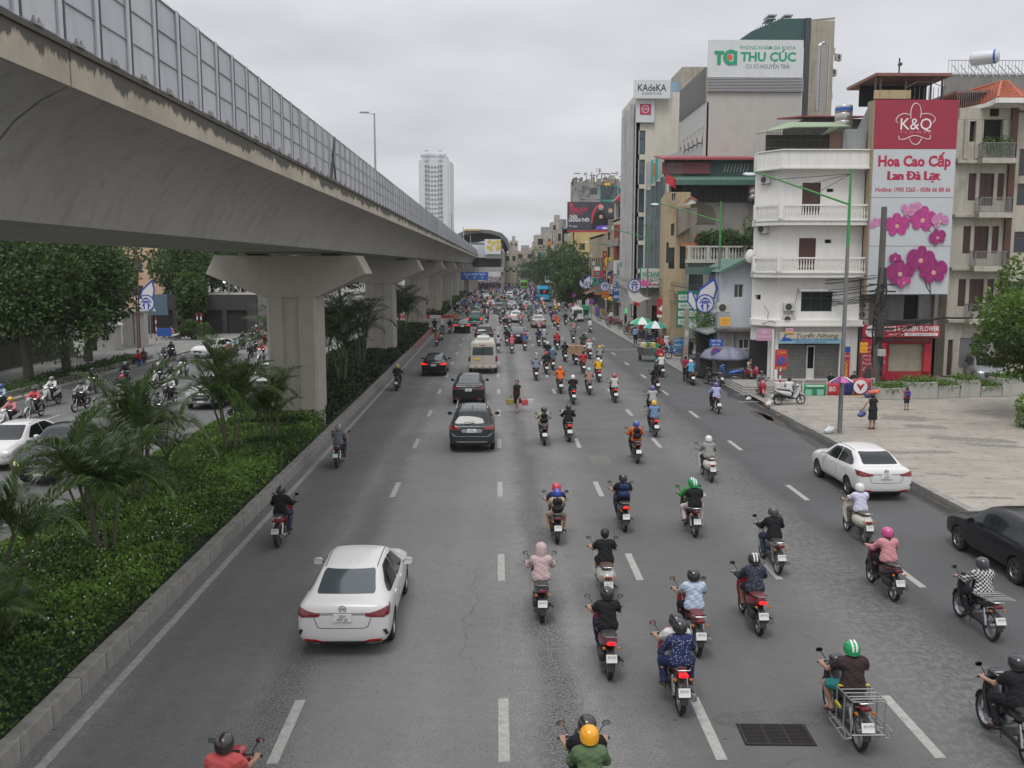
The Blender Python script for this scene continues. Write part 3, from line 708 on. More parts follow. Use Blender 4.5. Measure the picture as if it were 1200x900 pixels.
 # ============================================================ building helpers
MGS=mat('window_glass',(.025,.032,.036),.06,spec=.8);M_glassb=mat('blue_glass',(.06,.10,.12),.05,spec=.9,var=.3,vq=.9)
MIN=mat('dark_interior',(.015,.014,.013),.9);M_frm=mat('window_frame_white',(.55,.55,.53),.5);MFR=mat('window_frame_dark',(.045,.04,.035),.5)
MBR=mat('brown_shutter',(.07,.032,.028),.6,var=.2,vq=6,bump=.2,bq=30);MGR=mat('grey_grille',(.25,.25,.25),.5,.5)
M_alu=mat('corrugated_grey',(.30,.32,.33),.5,.4,var=.2,vq=1.5,sk=.4,rust=.15)
def fcd(parent,ox,oy,rz,W,z0,z1,holes,m,T=.25,name='wall',glass=None,mull=2,wframe=None,uv=None):
 """a wall with real openings. holes: (x0,x1,z0,z1,kind). local x along the wall, y inwards"""
 xs=sorted({0,W}|{h[0]for h in holes}|{h[1]for h in holes});zs=sorted({z0,z1}|{h[2]for h in holes}|{h[3]for h in holes})
 mb=MB()
 for i in range(len(xs)-1):
  run=None
  for j in range(len(zs)-1):
   cx,cz=(xs[i]+xs[i+1])/2,(zs[j]+zs[j+1])/2
   hole=any(h[0]<cx<h[1]and h[2]<cz<h[3]for h in holes)
   if not hole:run=[zs[j],zs[j+1]]if run is None else[run[0],zs[j+1]]
   if(hole or j==len(zs)-2)and run:mb.box(xs[i],xs[i+1],0,T,run[0],run[1]);run=None
 o=mb.mk(name,m,parent,loc=(ox,oy,0),rot=(0,0,rz))
 for h in holes:
  x0,x1,a,b,kind=h[:5];w_,hh=x1-x0,b-a
  if kind=='open':continue
  fm=wframe or MFR
  if kind in('win','wwin','glass','bwin'):
   if kind=='wwin':fm=M_frm
   f=MB();t=.05;d0,d1=T*.35,T*.6
   f.box(x0,x0+t,d0,d1,a,b).box(x1-t,x1,d0,d1,a,b).box(x0+t,x1-t,d0,d1,a,a+t).box(x0+t,x1-t,d0,d1,b-t,b)
   n=h[5]if len(h)>5 else mull
   for q in range(1,n):f.box(x0+w_*q/n-.02,x0+w_*q/n+.02,d0,d1-.01,a+t,b-t)
   if hh>1.0:f.box(x0+t,x1-t,d0+.01,d1-.02,a+hh*.68-.02,a+hh*.68+.02)
   wo=f.mk('window',fm,parent,loc=(ox,oy,0),rot=(0,0,rz))
   for q in range(n):MB().box(x0+w_*q/n+.02,x0+w_*(q+1)/n-.02,T*.5,T*.5+.02,a+.01,b-.01).mk('pane',M_glassb if kind=='glass' else(glass or MGS),wo)
  elif kind in('shut','door'):
   f=MB();f.box(x0,x1,T*.4,T*.6,a,b);n=max(2,int(hh/.22))if kind=='shut' else 0
   for q in range(n):f.box(x0+.06,x1-.06,T*.4-.02,T*.4+.01,a+hh*(q+.15)/n,a+hh*(q+.75)/n)
   if kind=='door':f.box(x0,x0+.07,T*.3,T*.42,a,b).box(x1-.07,x1,T*.3,T*.42,a,b).box(x0+.07,x1-.07,T*.3,T*.42,b-.07,b).box((x0+x1)/2-.02,(x0+x1)/2+.02,T*.34,T*.42,a,b-.07)
   f.mk('shutter' if kind=='shut' else 'door',h[5]if len(h)>5 else MBR,parent,loc=(ox,oy,0),rot=(0,0,rz))
  elif kind=='dark':
   MB().box(x0,x1,T*.9,T*1.1,a,b).mk('recess',h[5]if len(h)>5 else MIN,parent,loc=(ox,oy,0),rot=(0,0,rz))
 return o
def sH(parent,x0,x1,y0,y1,z0,z1,m,top=True,name='wall',t=.2,slant=True):
 xb=min(x0*y1/y0 if x0>0 and slant else x0,x1-1)
 mb=MB();mb.pR([(x0,y0),(x0+t,y0),(xb+t,y1),(xb,y1)],z0,z1,'z').box(x1-t,x1,y0,y1,z0,z1).box(xb+t,x1-t,y1-t,y1,z0,z1)
 if top:mb.pR([(x0+t,y0),(x1-t,y0),(x1-t,y1-t),(xb+t,y1-t)],z1-.25,z1-.05,'z')
 return mb.mk(name,m,parent)
def rlg(parent,ox,oy,rz,W,z,h,m,sT=.12,name='railing',r=.012):
 mb=MB();mb.box(0,W,-.02,.02,z+h-.04,z+h).box(0,W,-.02,.02,z+.04,z+.07);n=int(W/sT)
 for q in range(n+1):mb.box(W*q/n-r,W*q/n+r,-r,r,z,z+h-.04)
 return mb.mk(name,m,parent,loc=(ox,oy,0),rot=(0,0,rz))
def acu(x,y,z,rz,lab,s=1.):
 o=eM('air_conditioner',(x,y,z),rz,lab,'air conditioner','outdoor air conditioner units on the walls');o.scale=(s,s,s)
 MB().box(-.4,.4,-.15,.15,0,.56).mk('casing',mat('ac_white',(.52,.51,.47),.6,var=.15,vq=5,sk=.3),o,bevel=.015)
 mb=MB();mb.lH([(.235,0),(.235,-.02),(.205,-.02),(.205,0)],(-.09,-.152,.28),'y',20,False);
 for k in range(8):a=math.pi*k/8;mb.bar((-.09+.2*math.cos(a),-.165,.28+.2*math.sin(a)),(-.09-.2*math.cos(a),-.165,.28-.2*math.sin(a)),.008)
 mb.mk('fan_guard',MGR,o);MB().lH([(.2,0),(.0,.001)],(-.09,-.1525,.28),'y',20).mk('fan_recess',MIN,o)
 MB().bar((-.3,-.12,-.03),(-.3,.3,-.03),.04).bar((.3,-.12,-.03),(.3,.3,-.03),.04).mk('bracket',MGR,o);return o
def brd(name,parent,x0,x1,y,z0,z1,m,t=.08,rz=0):return MB().box(x0,x1,y,y+t,z0,z1).mk(name,m,parent,bevel=.01)
def tL(parent,p00,p10,p11,p01,nu,nv,m,name='roof'):
 """a pitched roof plane of overlapping tile rows with rolls, between four corners (eave first)"""
 p00,p10,p11,p01=map(Vector,(p00,p10,p11,p01));nr=(p10-p00).cross(p01-p00).normalized();mb=MB()
 if nr.z<0:nr=-nr
 B=lambda u,v:(p00*(1-u)+p10*u)*(1-v)+(p01*(1-u)+p11*u)*v
 for j in range(nv):
  for i in range(nu):
   u0,u1,um,v0,v1=i/nu,(i+1)/nu,(i+.5)/nu,j/nv,min(1,(j+1.12)/nv)
   mb.add([B(u0,v0)+nr*.05,B(um,v0)+nr*.11,B(u1,v0)+nr*.05,B(u1,v1),B(um,v1)+nr*.05,B(u0,v1),B(u0,v0)-nr*.02,B(u1,v0)-nr*.02],[(0,1,4,5),(1,2,3,4),(6,1,0),(6,7,2,1)])
 return mb.mk(name,m,parent,rC=False)
RED=mat('sign_red',(.45,.025,.04),.5,var=.08,vq=2);WHT=mat('sign_white',(.60,.62,.62),.5,var=.06,vq=1,sk=.12,dcol=(.3,.3,.3));TW=mat('letter_white',(.75,.75,.74),.5)
CRIM=mat('letter_crimson',(.40,.015,.06),.5);GRN=mat('letter_green',(.01,.30,.15),.5);BLK=mat('letter_black',(.03,.03,.03),.5);BLU=mat('letter_blue',(.02,.07,.36),.5)
YEL=mat('letter_yellow',(.75,.42,.03),.5);SB=mat('sign_blue',(.02,.09,.35),.5);SGRN=mat('sign_green',(.02,.24,.10),.55,var=.1)
FW=(R(90),0,0)
# ------------------------------------------------------------ the white house
YW=57.5
wx=lambda px,Y=YW:PX(px,Y,270);wz=lambda py,Y=YW:PZ(py,Y,950)
MWH=wL('white_render',(.74,.725,.69),.12,.06,.04);MTR=wL('white_trim',(.70,.69,.65),.16,.1,.05)
wh=E0('white_house','tall narrow white rendered house with two balustraded balconies and closed lattice shutters','house')
XL,XC,XR=wx(892),wx(914),wx(1011)
z_g,z_ledge,z_b3,z_b2,z_par,z_top=.30,wz(380),wz(320),wz(259),wz(197),wz(178)
def hx(a,b,c,d,kind,*r):return(wx(a)-XC,wx(b)-XC,wz(d),wz(c),kind)+r
fcd(wh,XC,YW,0,XR-XC,z_ledge,z_par,[hx(942,979,342,365,'win',3),hx(937,957,279,316,'door'),hx(938.5,960,214,252,'door'),hx(967,975,280.5,285,'dark'),hx(967,975,221,225,'dark')],MWH)
cw=math.hypot(XC-XL,1.6);ca=math.atan2(-1.6,XC-XL)
fcd(wh,XL,YW+1.6,ca,cw,.2,z_par,[(.25,.68,wz(352),wz(346),'dark')],MWH)
fcd(wh,XC,YW,0,XR-XC,.2,z_ledge,[(wx(917)-XC,wx(990)-XC,z_g,wz(403),'open')],MWH)
mb=MB();mb.box(XR-.2,XR,YW+.25,YW+14,0,z_top).pR([(XL,YW+1.7),(XL+.2,YW+1.7),(XL+3.6,YW+14),(XL+3.4,YW+14)],0,z_top,'z').pR([(XL+.2,YW+1.9),(XR-.2,YW+.3),(XR-.2,YW+14),(XL+3.6,YW+14)],z_par-.3,z_par,'z');mb.mk('wall',MWH,wh)
MB().box(wx(918),wx(989),YW+.5,YW+3,0,z_ledge).mk('shop_interior',MIN,wh)
foot=lambda e:[(XL-.06-e*.06,YW+1.6-e*.9),(XC-e*.3,YW-e),(XR+e*.4,YW-e),(XR+e*.4,YW+.3),(XL-.1,YW+1.75)]
def slab(nm,e,z0,z1,m=MTR):return MB().pR([(x,y)for x,y in foot(e)],z0,z1,'z').mk(nm,m,wh,bevel=.02)
slab('ledge',.45,z_ledge-.12,z_ledge);slab('ledge',.35,z_ledge+.003,z_ledge+.28)
for zb in(z_b3,z_b2):
 slab('balcony_slab',.75,zb-.28,zb-.03);slab('balcony_slab',.82,zb-.027,zb+.09)
 e=.72;F=foot(e);ht=.82
 rail=MB();rail2=MB()
 pts=[Vector((*F[0],0)),Vector((*F[1],0)),Vector((*F[2],0))]
 bal=MB().lH([(.045,.0),(.05,.06),(.03,.14),(.062,.30),(.035,.5),(.03,.6),(.05,.68),(.05,.74)],n=8).mesh('baluster',MTR,smt=50)
 for a,b in zip(pts[:-1],pts[1:]):
  rail.bar(a+Vector((0,0,zb+ht+.09)),b+Vector((0,0,zb+ht+.09)),.2,.1);d=b-a;n=max(2,int(d.length/.165))
  for q in range(1,n):p=a+d*q/n;link('baluster',bal,wh,(p.x,p.y,zb+.09))
 for p in pts:rail.box(p.x-.13,p.x+.13,p.y-.13,p.y+.13,zb+.09,zb+ht+.2)
 rail.mk('handrail',MTR,wh)
slab('parapet',.7,z_par,z_top);slab('parapet_coping',.8,z_top+.003,z_top+.08);slab('parapet_base',.8,z_par-.12,z_par-.003)
# pipes on the right corner, wires, hood
mb=MB();mb.tU([(XR+.25,YW+.1,.2),(XR+.25,YW+.1,z_par)],.06,6);mb.tU([(XR+.5,YW+.3,.2),(XR+.5,YW+.3,z_par+1)],.05,6);mb.tU([(XR+.12,YW-.05,1),(XR+.12,YW-.05,z_par)],.03,6);mb.mk('drain_pipe',mat('pipe_grey',(.16,.155,.15),.7,rust=.6),wh)
MB().box(wx(938),wx(983),YW-.35,YW-.003,wz(341),wz(339)).mk('window_hood',MTR,wh)
def wire(mb,pts,r=.012,sag=0.):
 out=[]
 for a,b in zip(pts[:-1],pts[1:]):
  a,b=Vector(a),Vector(b)
  for k in range(8):t=k/8;p=a.lerp(b,t);p.z-=sag*4*t*(1-t)*(b-a).length*.04;out.append(p)
 out.append(Vector(pts[-1]));mb.tU(out,r,4,False)
MCB=mat('cable_black',(.02,.02,.02),.6)
mb=MB();wire(mb,[(wx(895),YW+1.2,wz(382)),(wx(905),YW-.3,wz(376)),(wx(917),YW-.3,wz(379)),(wx(945),YW-.3,wz(376)),(wx(1008),YW-.3,wz(377))],.018,.6)
wire(mb,[(wx(938),YW-.02,wz(338)),(wx(936),YW-.02,wz(352)),(wx(931),YW-.02,wz(366)),(wx(938),YW-.3,wz(380))],.015);wire(mb,[(wx(901),YW+.6,wz(358)),(wx(906),YW+.4,wz(366)),(wx(905),YW+.4,wz(376))],.015);mb.mk('wiring',MCB,wh)
acu(wx(927),YW-.22,wz(364),0,'upper air conditioner unit left of the dark window on the white house',.88);acu(wx(926),YW-.22,wz(378),0,'lower air conditioner unit left of the dark window on the white house',.82)
acu(wx(899),YW+.85,wz(273),ca,'air conditioner unit on the left corner of the white house above the lower balcony',.9);acu(wx(900),YW+.8,wz(214),ca,'air conditioner unit near the top left corner of the white house',.85)
o=eM('satellite_dish',(XL-.25,YW+1.0,wz(300)),R(30),'pale satellite dish on the left corner of the white house by the balcony','satellite dish');MB().lH([(0,0),(.2,.03),(.42,.12),(.43,.12),(.2,.01),(0,-.02)],axis='y',n=18).mk('dish',MTR,o,smt=60);MB().tU([(0,0,0),(0,-.3,.1)],.012,5).tU([(0,.02,0),(.15,.3,-.4)],.02,5).mk('arm',MGR,o)
# shopfront
sx0,sx1=wx(917),wx(990)
lat=mat('lattice_steel',(.30,.30,.285),.5,.5,var=.2,vq=4,rust=.15)
def lattice(a,b):
 mb=MB();n=int((b-a)/.11);z0,z1=z_g,wz(404)
 for q in range(n+1):x=a+(b-a)*q/n;mb.box(x-.012,x+.012,YW+.1,YW+.13,z0,z1)
 for q in range(n):
  x=a+(b-a)*q/n;w_=(b-a)/n;m_=int((z1-z0)/.3)
  for r in range(m_):zz=z0+(z1-z0)*r/m_;mb.bar((x,YW+.115,zz),(x+w_,YW+.115,zz+.15),.012);mb.bar((x+w_,YW+.115,zz+.15),(x,YW+.115,zz+.3),.012)
 mb.mk('lattice_shutter',lat,wh);mb=MB()
 for r in range(9):zz=z0+(z1-z0)*r/9;mb.box(a,b,YW+.17,YW+.19,zz+.01,zz+(z1-z0)/9-.01)
 mb.mk('shutter_panel',mat('shutter_steel',(.22,.22,.21),.55,.4,var=.3,vq=2),wh)
lattice(sx0+.03,wx(951));lattice(wx(961),sx1-.03)
mb=MB();mb.box(wx(951.5),wx(952.5),YW+.05,YW+.12,z_g,wz(405)).box(wx(960),wx(960.8),YW+.05,YW+.12,z_g,wz(405)).box(wx(952.5),wx(960),YW+.05,YW+.12,wz(406.5),wz(405)).box(wx(952.5),wx(960),YW+.07,YW+.11,z_g,wz(432));mb.mk('door_frame',M_frm,wh)
sgn=E0('shop_sign','long pale blue and cream shop sign over the lattice shutters of the white house','sign')
brd('sign_board',sgn,wx(916),wx(990),YW-.35,wz(402),wz(396.5),mat('sign_paleblue',(.22,.40,.47),.5,sk=.2),.1);brd('sign_board',sgn,wx(916),wx(990),YW-.35,wz(396.4),wz(389),mat('sign_cream',(.48,.45,.36),.5,sk=.2),.1)
tX('Tuyết Nhung',.36,BLK,sgn,((wx(943)+wx(983))/2-.2,YW-.36,wz(393)),FW,shear=.3,wD=2.6);tX('CHUYÊN MAY ĐO - SỬA CHỮA NHÀ ĐẸP',.17,BLU,sgn,(wx(957),YW-.36,wz(397.6)),FW,wD=3.0);tX('ĐIỆN NƯỚC TẠI NHÀ 24/24',.14,BLU,sgn,(wx(953),YW-.36,wz(400.5)),FW,wD=1.8)
mb=MB();p=lambda x,y:(wx(x),wz(y));mb.pR([p(918,399),p(922,391.5),p(924,391.5),p(922.5,395),p(928,395.5),p(931,399)],YW-.357,YW-.351,'y');mb.mk('sign_emblem',BLU,sgn)
pk=E0('shop_sign','small pink sign over the dark alley door at the left of the white house','sign');MB().box(wx(890.5),wx(908.5),YW-.1,YW-.04,wz(399),wz(385)).mk('sign_board',mat('sign_pink',(.50,.27,.38),.5),pk);tX('SPA',.2,TW,pk,(wx(899.5),YW-.104,wz(389)),FW);tX('NÂNG THANH XUÂN',.13,TW,pk,(wx(899.5),YW-.104,wz(394.5)),FW,wD=.8)
MB().box(wx(891),wx(913),YW+.5,YW+1.55,.2,wz(400)).mk('alley_recess',MIN,wh);MB().box(wx(908.5),wx(911),YW-.12,YW+.1,.0,wz(385)).mk('post',MTR,wh)
MB().box(wx(892),wx(1012),YW-.5,YW-.01,.0,.28).mk('plinth',wL('plinth',(.30,.28,.25),.3,.5),wh)
ys=E0('shop_sign','small pink and yellow notice board under the ledge of the white house','sign');brd('sign_board',ys,wx(922),wx(932),YW-.42,wz(390),wz(388),YEL,.04);brd('sign_board',ys,wx(922),wx(932),YW-.42,wz(387.9),wz(384),mat('sign_pink',(.5,.27,.38),.5),.04)
vs_=E0('vertical_sign','vertical red sign with yellow letters on the right pillar of the white house','sign');brd('sign_board',vs_,wx(994),wx(1001.5),YW-.2,wz(445),wz(413),RED,.08);brd('sign_board',vs_,wx(994),wx(1001.5),YW-.2,wz(412.5),wz(406),SB,.08)
for k,s in enumerate('REPAIR'[:5]):tX('CEARO'[k],.32,YEL,vs_,(wx(997.8),YW-.204,wz(425+k*4.6)),FW,bold=.02)
tX('TRÔNG GIỮ',.15,TW,vs_,(wx(997.8),YW-.204,wz(417)),FW,wD=.33)
# roof cage and green canopy, box and tank
cg=mat('cage_mesh',(.10,.095,.085),.7,.2);y1=YW+.5
mb=MB();a,b=wx(898),wx(984)
for q in range(34):x=a+(b-a)*q/33;mb.box(x-.012,x+.012,y1,y1+.03,z_top,wz(150))
for z in(wz(172),wz(163),wz(155)):mb.box(a,b,y1-.01,y1+.04,z,z+.03)
mb.mk('roof_cage',cg,wh);MB().box(a,b,y1+.25,y1+.3,z_top,wz(156)).mk('shade_net',mat('shade_net',(.05,.048,.043),.9,var=.4,vq=5),wh)
mb=MB();mb.add([(wx(895),y1-.6,wz(154)),(wx(922),y1-1,wz(150)),(wx(930),y1+1.2,wz(138)),(wx(985),y1+1.2,wz(138)),(wx(988),y1-1,wz(149)),(wx(895),y1+2,wz(150)),(wx(988),y1+4,wz(146))],[(0,1,2,5),(1,4,3,2),(4,6,3)])
o=mb.mk('canopy',mat('canopy_green',(.22,.28,.17),.6,var=.15,sk=.3),wh);md=o.modifiers.new('s','SOLIDIFY');md.thickness=.06
MB().box(wx(986),wx(1011),YW+.4,YW+3,z_top,wz(150)).mk('stair_head',wL('grey_panel',(.30,.32,.32),.3,.3),wh)
mb=MB();mb.box(wx(971),wx(985),y1-.02,y1+.02,z_top+.1,wz(153));mb.mk('lattice_screen',mat('screen_red',(.20,.12,.09),.8),wh)
def tank(x,y,z,r,h,lab,band=None,m=None):
 t=eM('water_tank',(x,y,z),0,lab,'water tank');st_=m or mat('stainless',(.45,.44,.41),.3,.9,var=.15,vq=3)
 MB().lH([(r*.3,h*1.08),(r*.6,h*1.05),(r*.97,h),(r,h*.97),(r,h*.68),(r*.97,h*.66),(r,h*.64),(r,h*.34),(r*.97,h*.32),(r,h*.3),(r,.04),(r*.95,0)],n=22).mk('drum',st_,t,smt=50)
 if band:MB().lH([(r+.006,h*.75),(r+.006,h*.9)],n=22,caps=False).mk('band',band,t)
 mb=MB()
 for q in range(4):a=q*1.57+.78;mb.bar((r*.8*math.cos(a),r*.8*math.sin(a),-.35),(r*.8*math.cos(a),r*.8*math.sin(a),0),.05)
 mb.mk('stand',MGR,t);return t
tank(wx(994),YW+1.6,wz(146),.52,1.35,'rusty upright steel water tank with blue band on the white house roof',SB)
# ------------------------------------------------------------ flower shop with the giant billboard
YB=56.8;bx=lambda px,Y=YB:PX(px,Y,230);bz=lambda py,Y=YB:PZ(py,Y,1065)
fs=E0('flower_shop','flower shop building with red fascia and beige roller shutter under the billboard','shop')
MGY=wL('grey_render',(.30,.29,.27),.5,.5)
B0,B1=bx(1016,58),bx(1106,58)
fcd(fs,B0,58,0,B1-B0,.2,bz(396,58),[(bx(1051,58)-B0,bx(1096,58)-B0,.7,bz(403,58),'shut',mat('shutter_beige',(.40,.36,.27),.6,var=.1,sk=.2))],wL('shop_red_wall',(.38,.03,.05),.1,.2))
sH(fs,B0,B1,58,70,.2,bz(118,58),MGY)
fcd(fs,B0,58.3,0,B1-B0,bz(396,58)+.01,bz(118,58),[(bx(1063,58)-B0,bx(1086,58)-B0,bz(380,58),bz(346,58),'dark')],MGY)
MB().box(bx(1041,57.9),bx(1066,57.9),57.9,57.96,bz(378),bz(345)).mk('tarpaulin',mat('tarp_grey',(.20,.21,.20),.7,var=.25,vq=2,sk=.5),fs)
MB().box(B0-.02,B0+.22,57.6,58.2,.2,bz(130,58)).mk('side_wall',wL('ochre_edge',(.42,.33,.20),.5,.4),fs)
for k,py in enumerate((357,368,379)):acu(bx(1024),57.7,bz(py+6),0,['top air conditioner unit of the stack of three beside the utility pole','middle air conditioner unit of the stack beside the utility pole','lowest air conditioner unit of the stack beside the utility pole'][k],.85)
sg=E0('shop_sign','long red shop fascia reading king and queen flower in white letters','sign')
YS=57.2;qx=lambda px:PX(px,YS,390);qz=lambda py:PZ(py,YS,1060)
brd('sign_board',sg,qx(1011),qx(1101.5),YS,qz(395),qz(381),RED,.15);tX('KING & QUEEN FLOWER',.42,TW,sg,(qx(1068),YS-.004,qz(385.5)),FW,bold=.03,wD=3.4)
mb=MB().lH([(.36,0),(.36,-.012),(0,-.012)],(qx(1021),YS,qz(388)),'y',28);mb.mk('logo_disc',TW,sg);tX('K&Q',.3,CRIM,sg,(qx(1021),YS-.016,qz(388)),FW,wD=.4)
brd('sign_strip',sg,qx(1060),qx(1099),YS-.03,qz(393.6),qz(390.2),TW,.03);tX('ĐÀO TẠO HỌC CẮM HOA',.16,CRIM,sg,(qx(1080),YS-.035,qz(392)),FW,wD=1.7)
tX('0586 66 88 66',.14,TW,sg,(qx(1050),YS-.004,qz(392)),FW,wD=.9)
brd('sign_board',sg,qx(1042),qx(1096),YS+.45,qz(402),qz(396),mat('sign_dark_red',(.20,.02,.03),.5),.06);tX('ĐIỆN HOA - TRANG TRÍ TIỆC CƯỚI',.2,mat('letter_dull',(.42,.2,.2),.6),sg,(qx(1068),YS+.446,qz(399)),FW,wD=2.6)
for(a,b)in((1041,1044.5),(1088.5,1097)):MB().box(PX(a,57.8),PX(b,57.8),57.8,57.99,.7,bz(403,57.8)).mk('red_pilaster',RED,fs)
lb=E0('price_board','tall red price board with white lines left of the flower shop shutter','sign');brd('sign_board',lb,qx(1010),qx(1024.5),YS,qz(442),qz(397),RED,.06)
for k in range(7):tX(['Hoa Bó','Hoa Lan','Hoa Sáp','Hoa Cưới','Hoa Tết','Hoa Khai','Lẵng Hoa'][k],.2,TW,lb,(qx(1019),YS-.004,qz(407+k*4.8)),FW,wD=.42)
for k in range(4):MB().lH([(.07,0),(.07,-.01),(0,-.01)],(qx(1013),YS-.001,qz(409+k*8)),'y',12).mk('flower_dot',TW,lb)
rb=E0('sign_board_strip','narrow red board with white writing between the utility pole and the roller shutter','sign');brd('sign_board',rb,qx(1035),qx(1041),YS+.2,qz(440),qz(402),RED,.06);tX('HOA',.3,TW,rb,(qx(1038),YS+.196,qz(415)),FW,wD=.24);tX('TƯƠI',.3,TW,rb,(qx(1038),YS+.196,qz(425)),FW,wD=.24)
# billboard
bb=E0('billboard','giant vertical advertising board, crimson top and pale panels with magenta orchids','billboard')
P0,P1=bx(1019),bx(1114.5)
YF=56.5
CR=mat('board_crimson',(.31,.022,.048),.5,var=.05,vq=1,sk=.05);PALE=mat('board_pale',(.50,.53,.545),.5,var=.04,vq=.8,sk=.1,dcol=(.35,.36,.36))
lv=[bz(y,YF)for y in(116.5,174.5,231.5,288.5,345)]
for k in range(4):MB().box(P0,P1,YF,YF+.25,lv[k+1]+.015,lv[k]-.015).mk('board_panel',CR if k==0 else PALE,bb)
MB().box(P0-.1,P1+.02,YF+.05,YF+.7,lv[4],lv[0]-.05).mk('board_frame',mat('board_frame',(.30,.24,.16),.7,rust=.4),bb)
cxp=(P0+P1)/2
def fx(px,py):p=AT(px,py,YF);k=(bz(py,YF)-lv[4])/(lv[0]-lv[4]);return p.x
tX('K&Q',.95,TW,bb,(cxp-.02,YF-.004,bz(146,YF)),FW,wD=1.85,bold=.0);tX('F L O W E R',.2,mat('letter_rose',(.55,.25,.28),.5),bb,(cxp,YF-.004,bz(155,YF)),FW,wD=1.85)
def stk(mb,pts,r=.022):
 pts=[Vector((fx(*p),YF-.008,bz(p[1],YF)))for p in pts];s=[]
 for i in range(len(pts)-1):
  p0,p1,p2,p3=pts[max(i-1,0)],pts[i],pts[i+1],pts[min(i+2,len(pts)-1)]
  for t in(0,.25,.5,.75):s.append(.5*(2*p1+(p2-p0)*t+(2*p0-5*p1+4*p2-p3)*t*t+(3*p1-p0-3*p2+p3)*t**3))
 s.append(pts[-1]);mb.tU(s,r,4)
mb=MB()
stk(mb,[(1067.5,139),(1067.5,130),(1070,123),(1074,121),(1078,124),(1079.5,131),(1078.5,138)]);stk(mb,[(1067,135),(1060,133),(1053,136),(1050,141),(1052,144)]);stk(mb,[(1079,134),(1087,133),(1094,136),(1096,140),(1093,144)])
stk(mb,[(1053,159),(1054,163),(1060,163),(1067,160),(1072,159),(1078,160),(1086,163),(1090,162),(1090,158)]);stk(mb,[(1065,161),(1068,167),(1071,169),(1076,168.5),(1080,162)])
mb.mk('logo_line',TW,bb)
tX('Hoa Cao Cấp',.85,CRIM,bb,(cxp,YF-.004,bz(189.5,YF)),FW,wD=4.35,bold=.045);[tX('Lan Đà Lạt',.74,CRIM,bb,(cxp-.02+.035*q,YF-.004-.002*q,bz(206.5,YF)+.02*(q%2)),FW,wD=3.1)for q in(-1,0,1,2)];tX('Hotline: 1900 3265 - 0586 66 88 66',.36,CRIM,bb,(cxp,YF-.004,bz(222.5,YF)),FW,wD=4.5,bold=.025)
OC=[mat('orchid_magenta',(.46,.045,.24),.6,var=.35,vq=6),mat('orchid_purple',(.30,.018,.15),.6,var=.4,vq=6),mat('orchid_pink',(.55,.22,.42),.6,var=.3,vq=5)]
NO=[0]
def orc(px,py,rp,m,rot=0.,nfl=5):
 NO[0]+=.012
 cx,cz=fx(px,py),bz(py,YF);r=rp*66/1100
 for k,(a,ln,wd)in enumerate(((90,.95,.8),(14,1.0,1.25),(166,1.0,1.25),(232,.9,.75),(308,.9,.75))[:nfl]):
  a=R(a+rot);d=(math.cos(a),math.sin(a));n=(-d[1],d[0]);poly=[]
  for q in range(16):t=2*math.pi*q/16;u=.52*ln*(1+math.cos(t))*r;v=.42*wd*math.sin(t)*r*(1+.25*math.cos(t));poly.append((cx+d[0]*u+n[0]*v,cz+d[1]*u+n[1]*v))
  y0=YF-.006-.002*k-NO[0];o=MB().pR(poly,y0-.001*(k+1),y0+.004,'y').mk('petal',m,bb)
  v0=MB();v0.bar((cx+d[0]*r*.1,y0-.004-.001*k,cz+d[1]*r*.1),(cx+d[0]*r*.8*ln,y0-.004-.001*k,cz+d[1]*r*.8*ln),.012,.004);v0.mk('petal_vein',OC[2]if m is not OC[2]else OC[0],o)
 MB().lH([(r*.17,0),(r*.12,-.012),(0,-.016)],(cx,YF-.018-NO[0],cz-r*.1),'y',10).mk('flower_lip',mat('orchid_lip',(.6,.35,.25),.5),bb)
for a in((1027,263,7,2,20,3),(1051,264,12.5,0,5),(1081,257,13.5,0,-8),(1064,245,7,2,150,2),(1072,246,8,2,40,3),(1101,259,8.5,2,0,4),(1098,278,8.5,1,20)):orc(*a[:3],OC[a[3]],*a[4:])
for a in((1054,320,14,1,5),(1078,304,14,1,-5),(1093,318,14,1,10),(1048,303,6,1,0,4),(1058,331,7,0,10,4)):orc(*a[:3],OC[a[3]],*a[4:])
mb=MB();stk(mb,[(1062,261),(1072,261),(1088,270),(1096,275)],.015);stk(mb,[(1046,305),(1058,310),(1072,310)],.02);stk(mb,[(1083,325),(1086,336),(1091,344)],.03);stk(mb,[(1088,328),(1090,338),(1090,344)],.035);mb.mk('flower_stem',mat('stem_dark',(.08,.09,.07),.6),bb)
# dark roof terrace above the billboard
mb=MB();z=lambda py:PZ(py,58.5,1065);X_=lambda px:PX(px,58.5,95)
rt=E0('roof_terrace','dark open rooftop shelter with flat rusty roof above the crimson billboard','roof shelter')
MB().box(X_(1024),X_(1113),58.2,63,z(90),z(86.5)).mk('roof_sheet',mat('rust_roof',(.22,.10,.08),.7,var=.3,rust=.4),rt);MB().box(X_(1026),X_(1108),61,61.1,z(117),z(91)).mk('back_wall',MIN,rt)
mb=MB()
for px in(1025,1031,1060,1090,1103):mb.box(X_(px),X_(px)+.09,58.4,58.5,z(118),z(90))
mb.mk('post',MFR,rt);MB().box(X_(1023),X_(1065),58.1,58.3,z(117),z(107)).mk('parapet',wL('ochre_edge',(.42,.33,.20),.5,.4),rt)
mb=MB()
for k in range(9):x=X_(1060+k*5.5);mb.tU([(x,58.3,z(118)),(x,58.3,z(103))],.02,5)
mb.tU([(X_(1060),58.3,z(104)),(X_(1072),58.3,z(97)),(X_(1090),58.3,z(97)),(X_(1108),58.3,z(104))],.025,5)
for k in range(8):mb.bar((X_(1050+k*8),60,z(86)),(X_(1060+k*8),64,z(77)),.05)
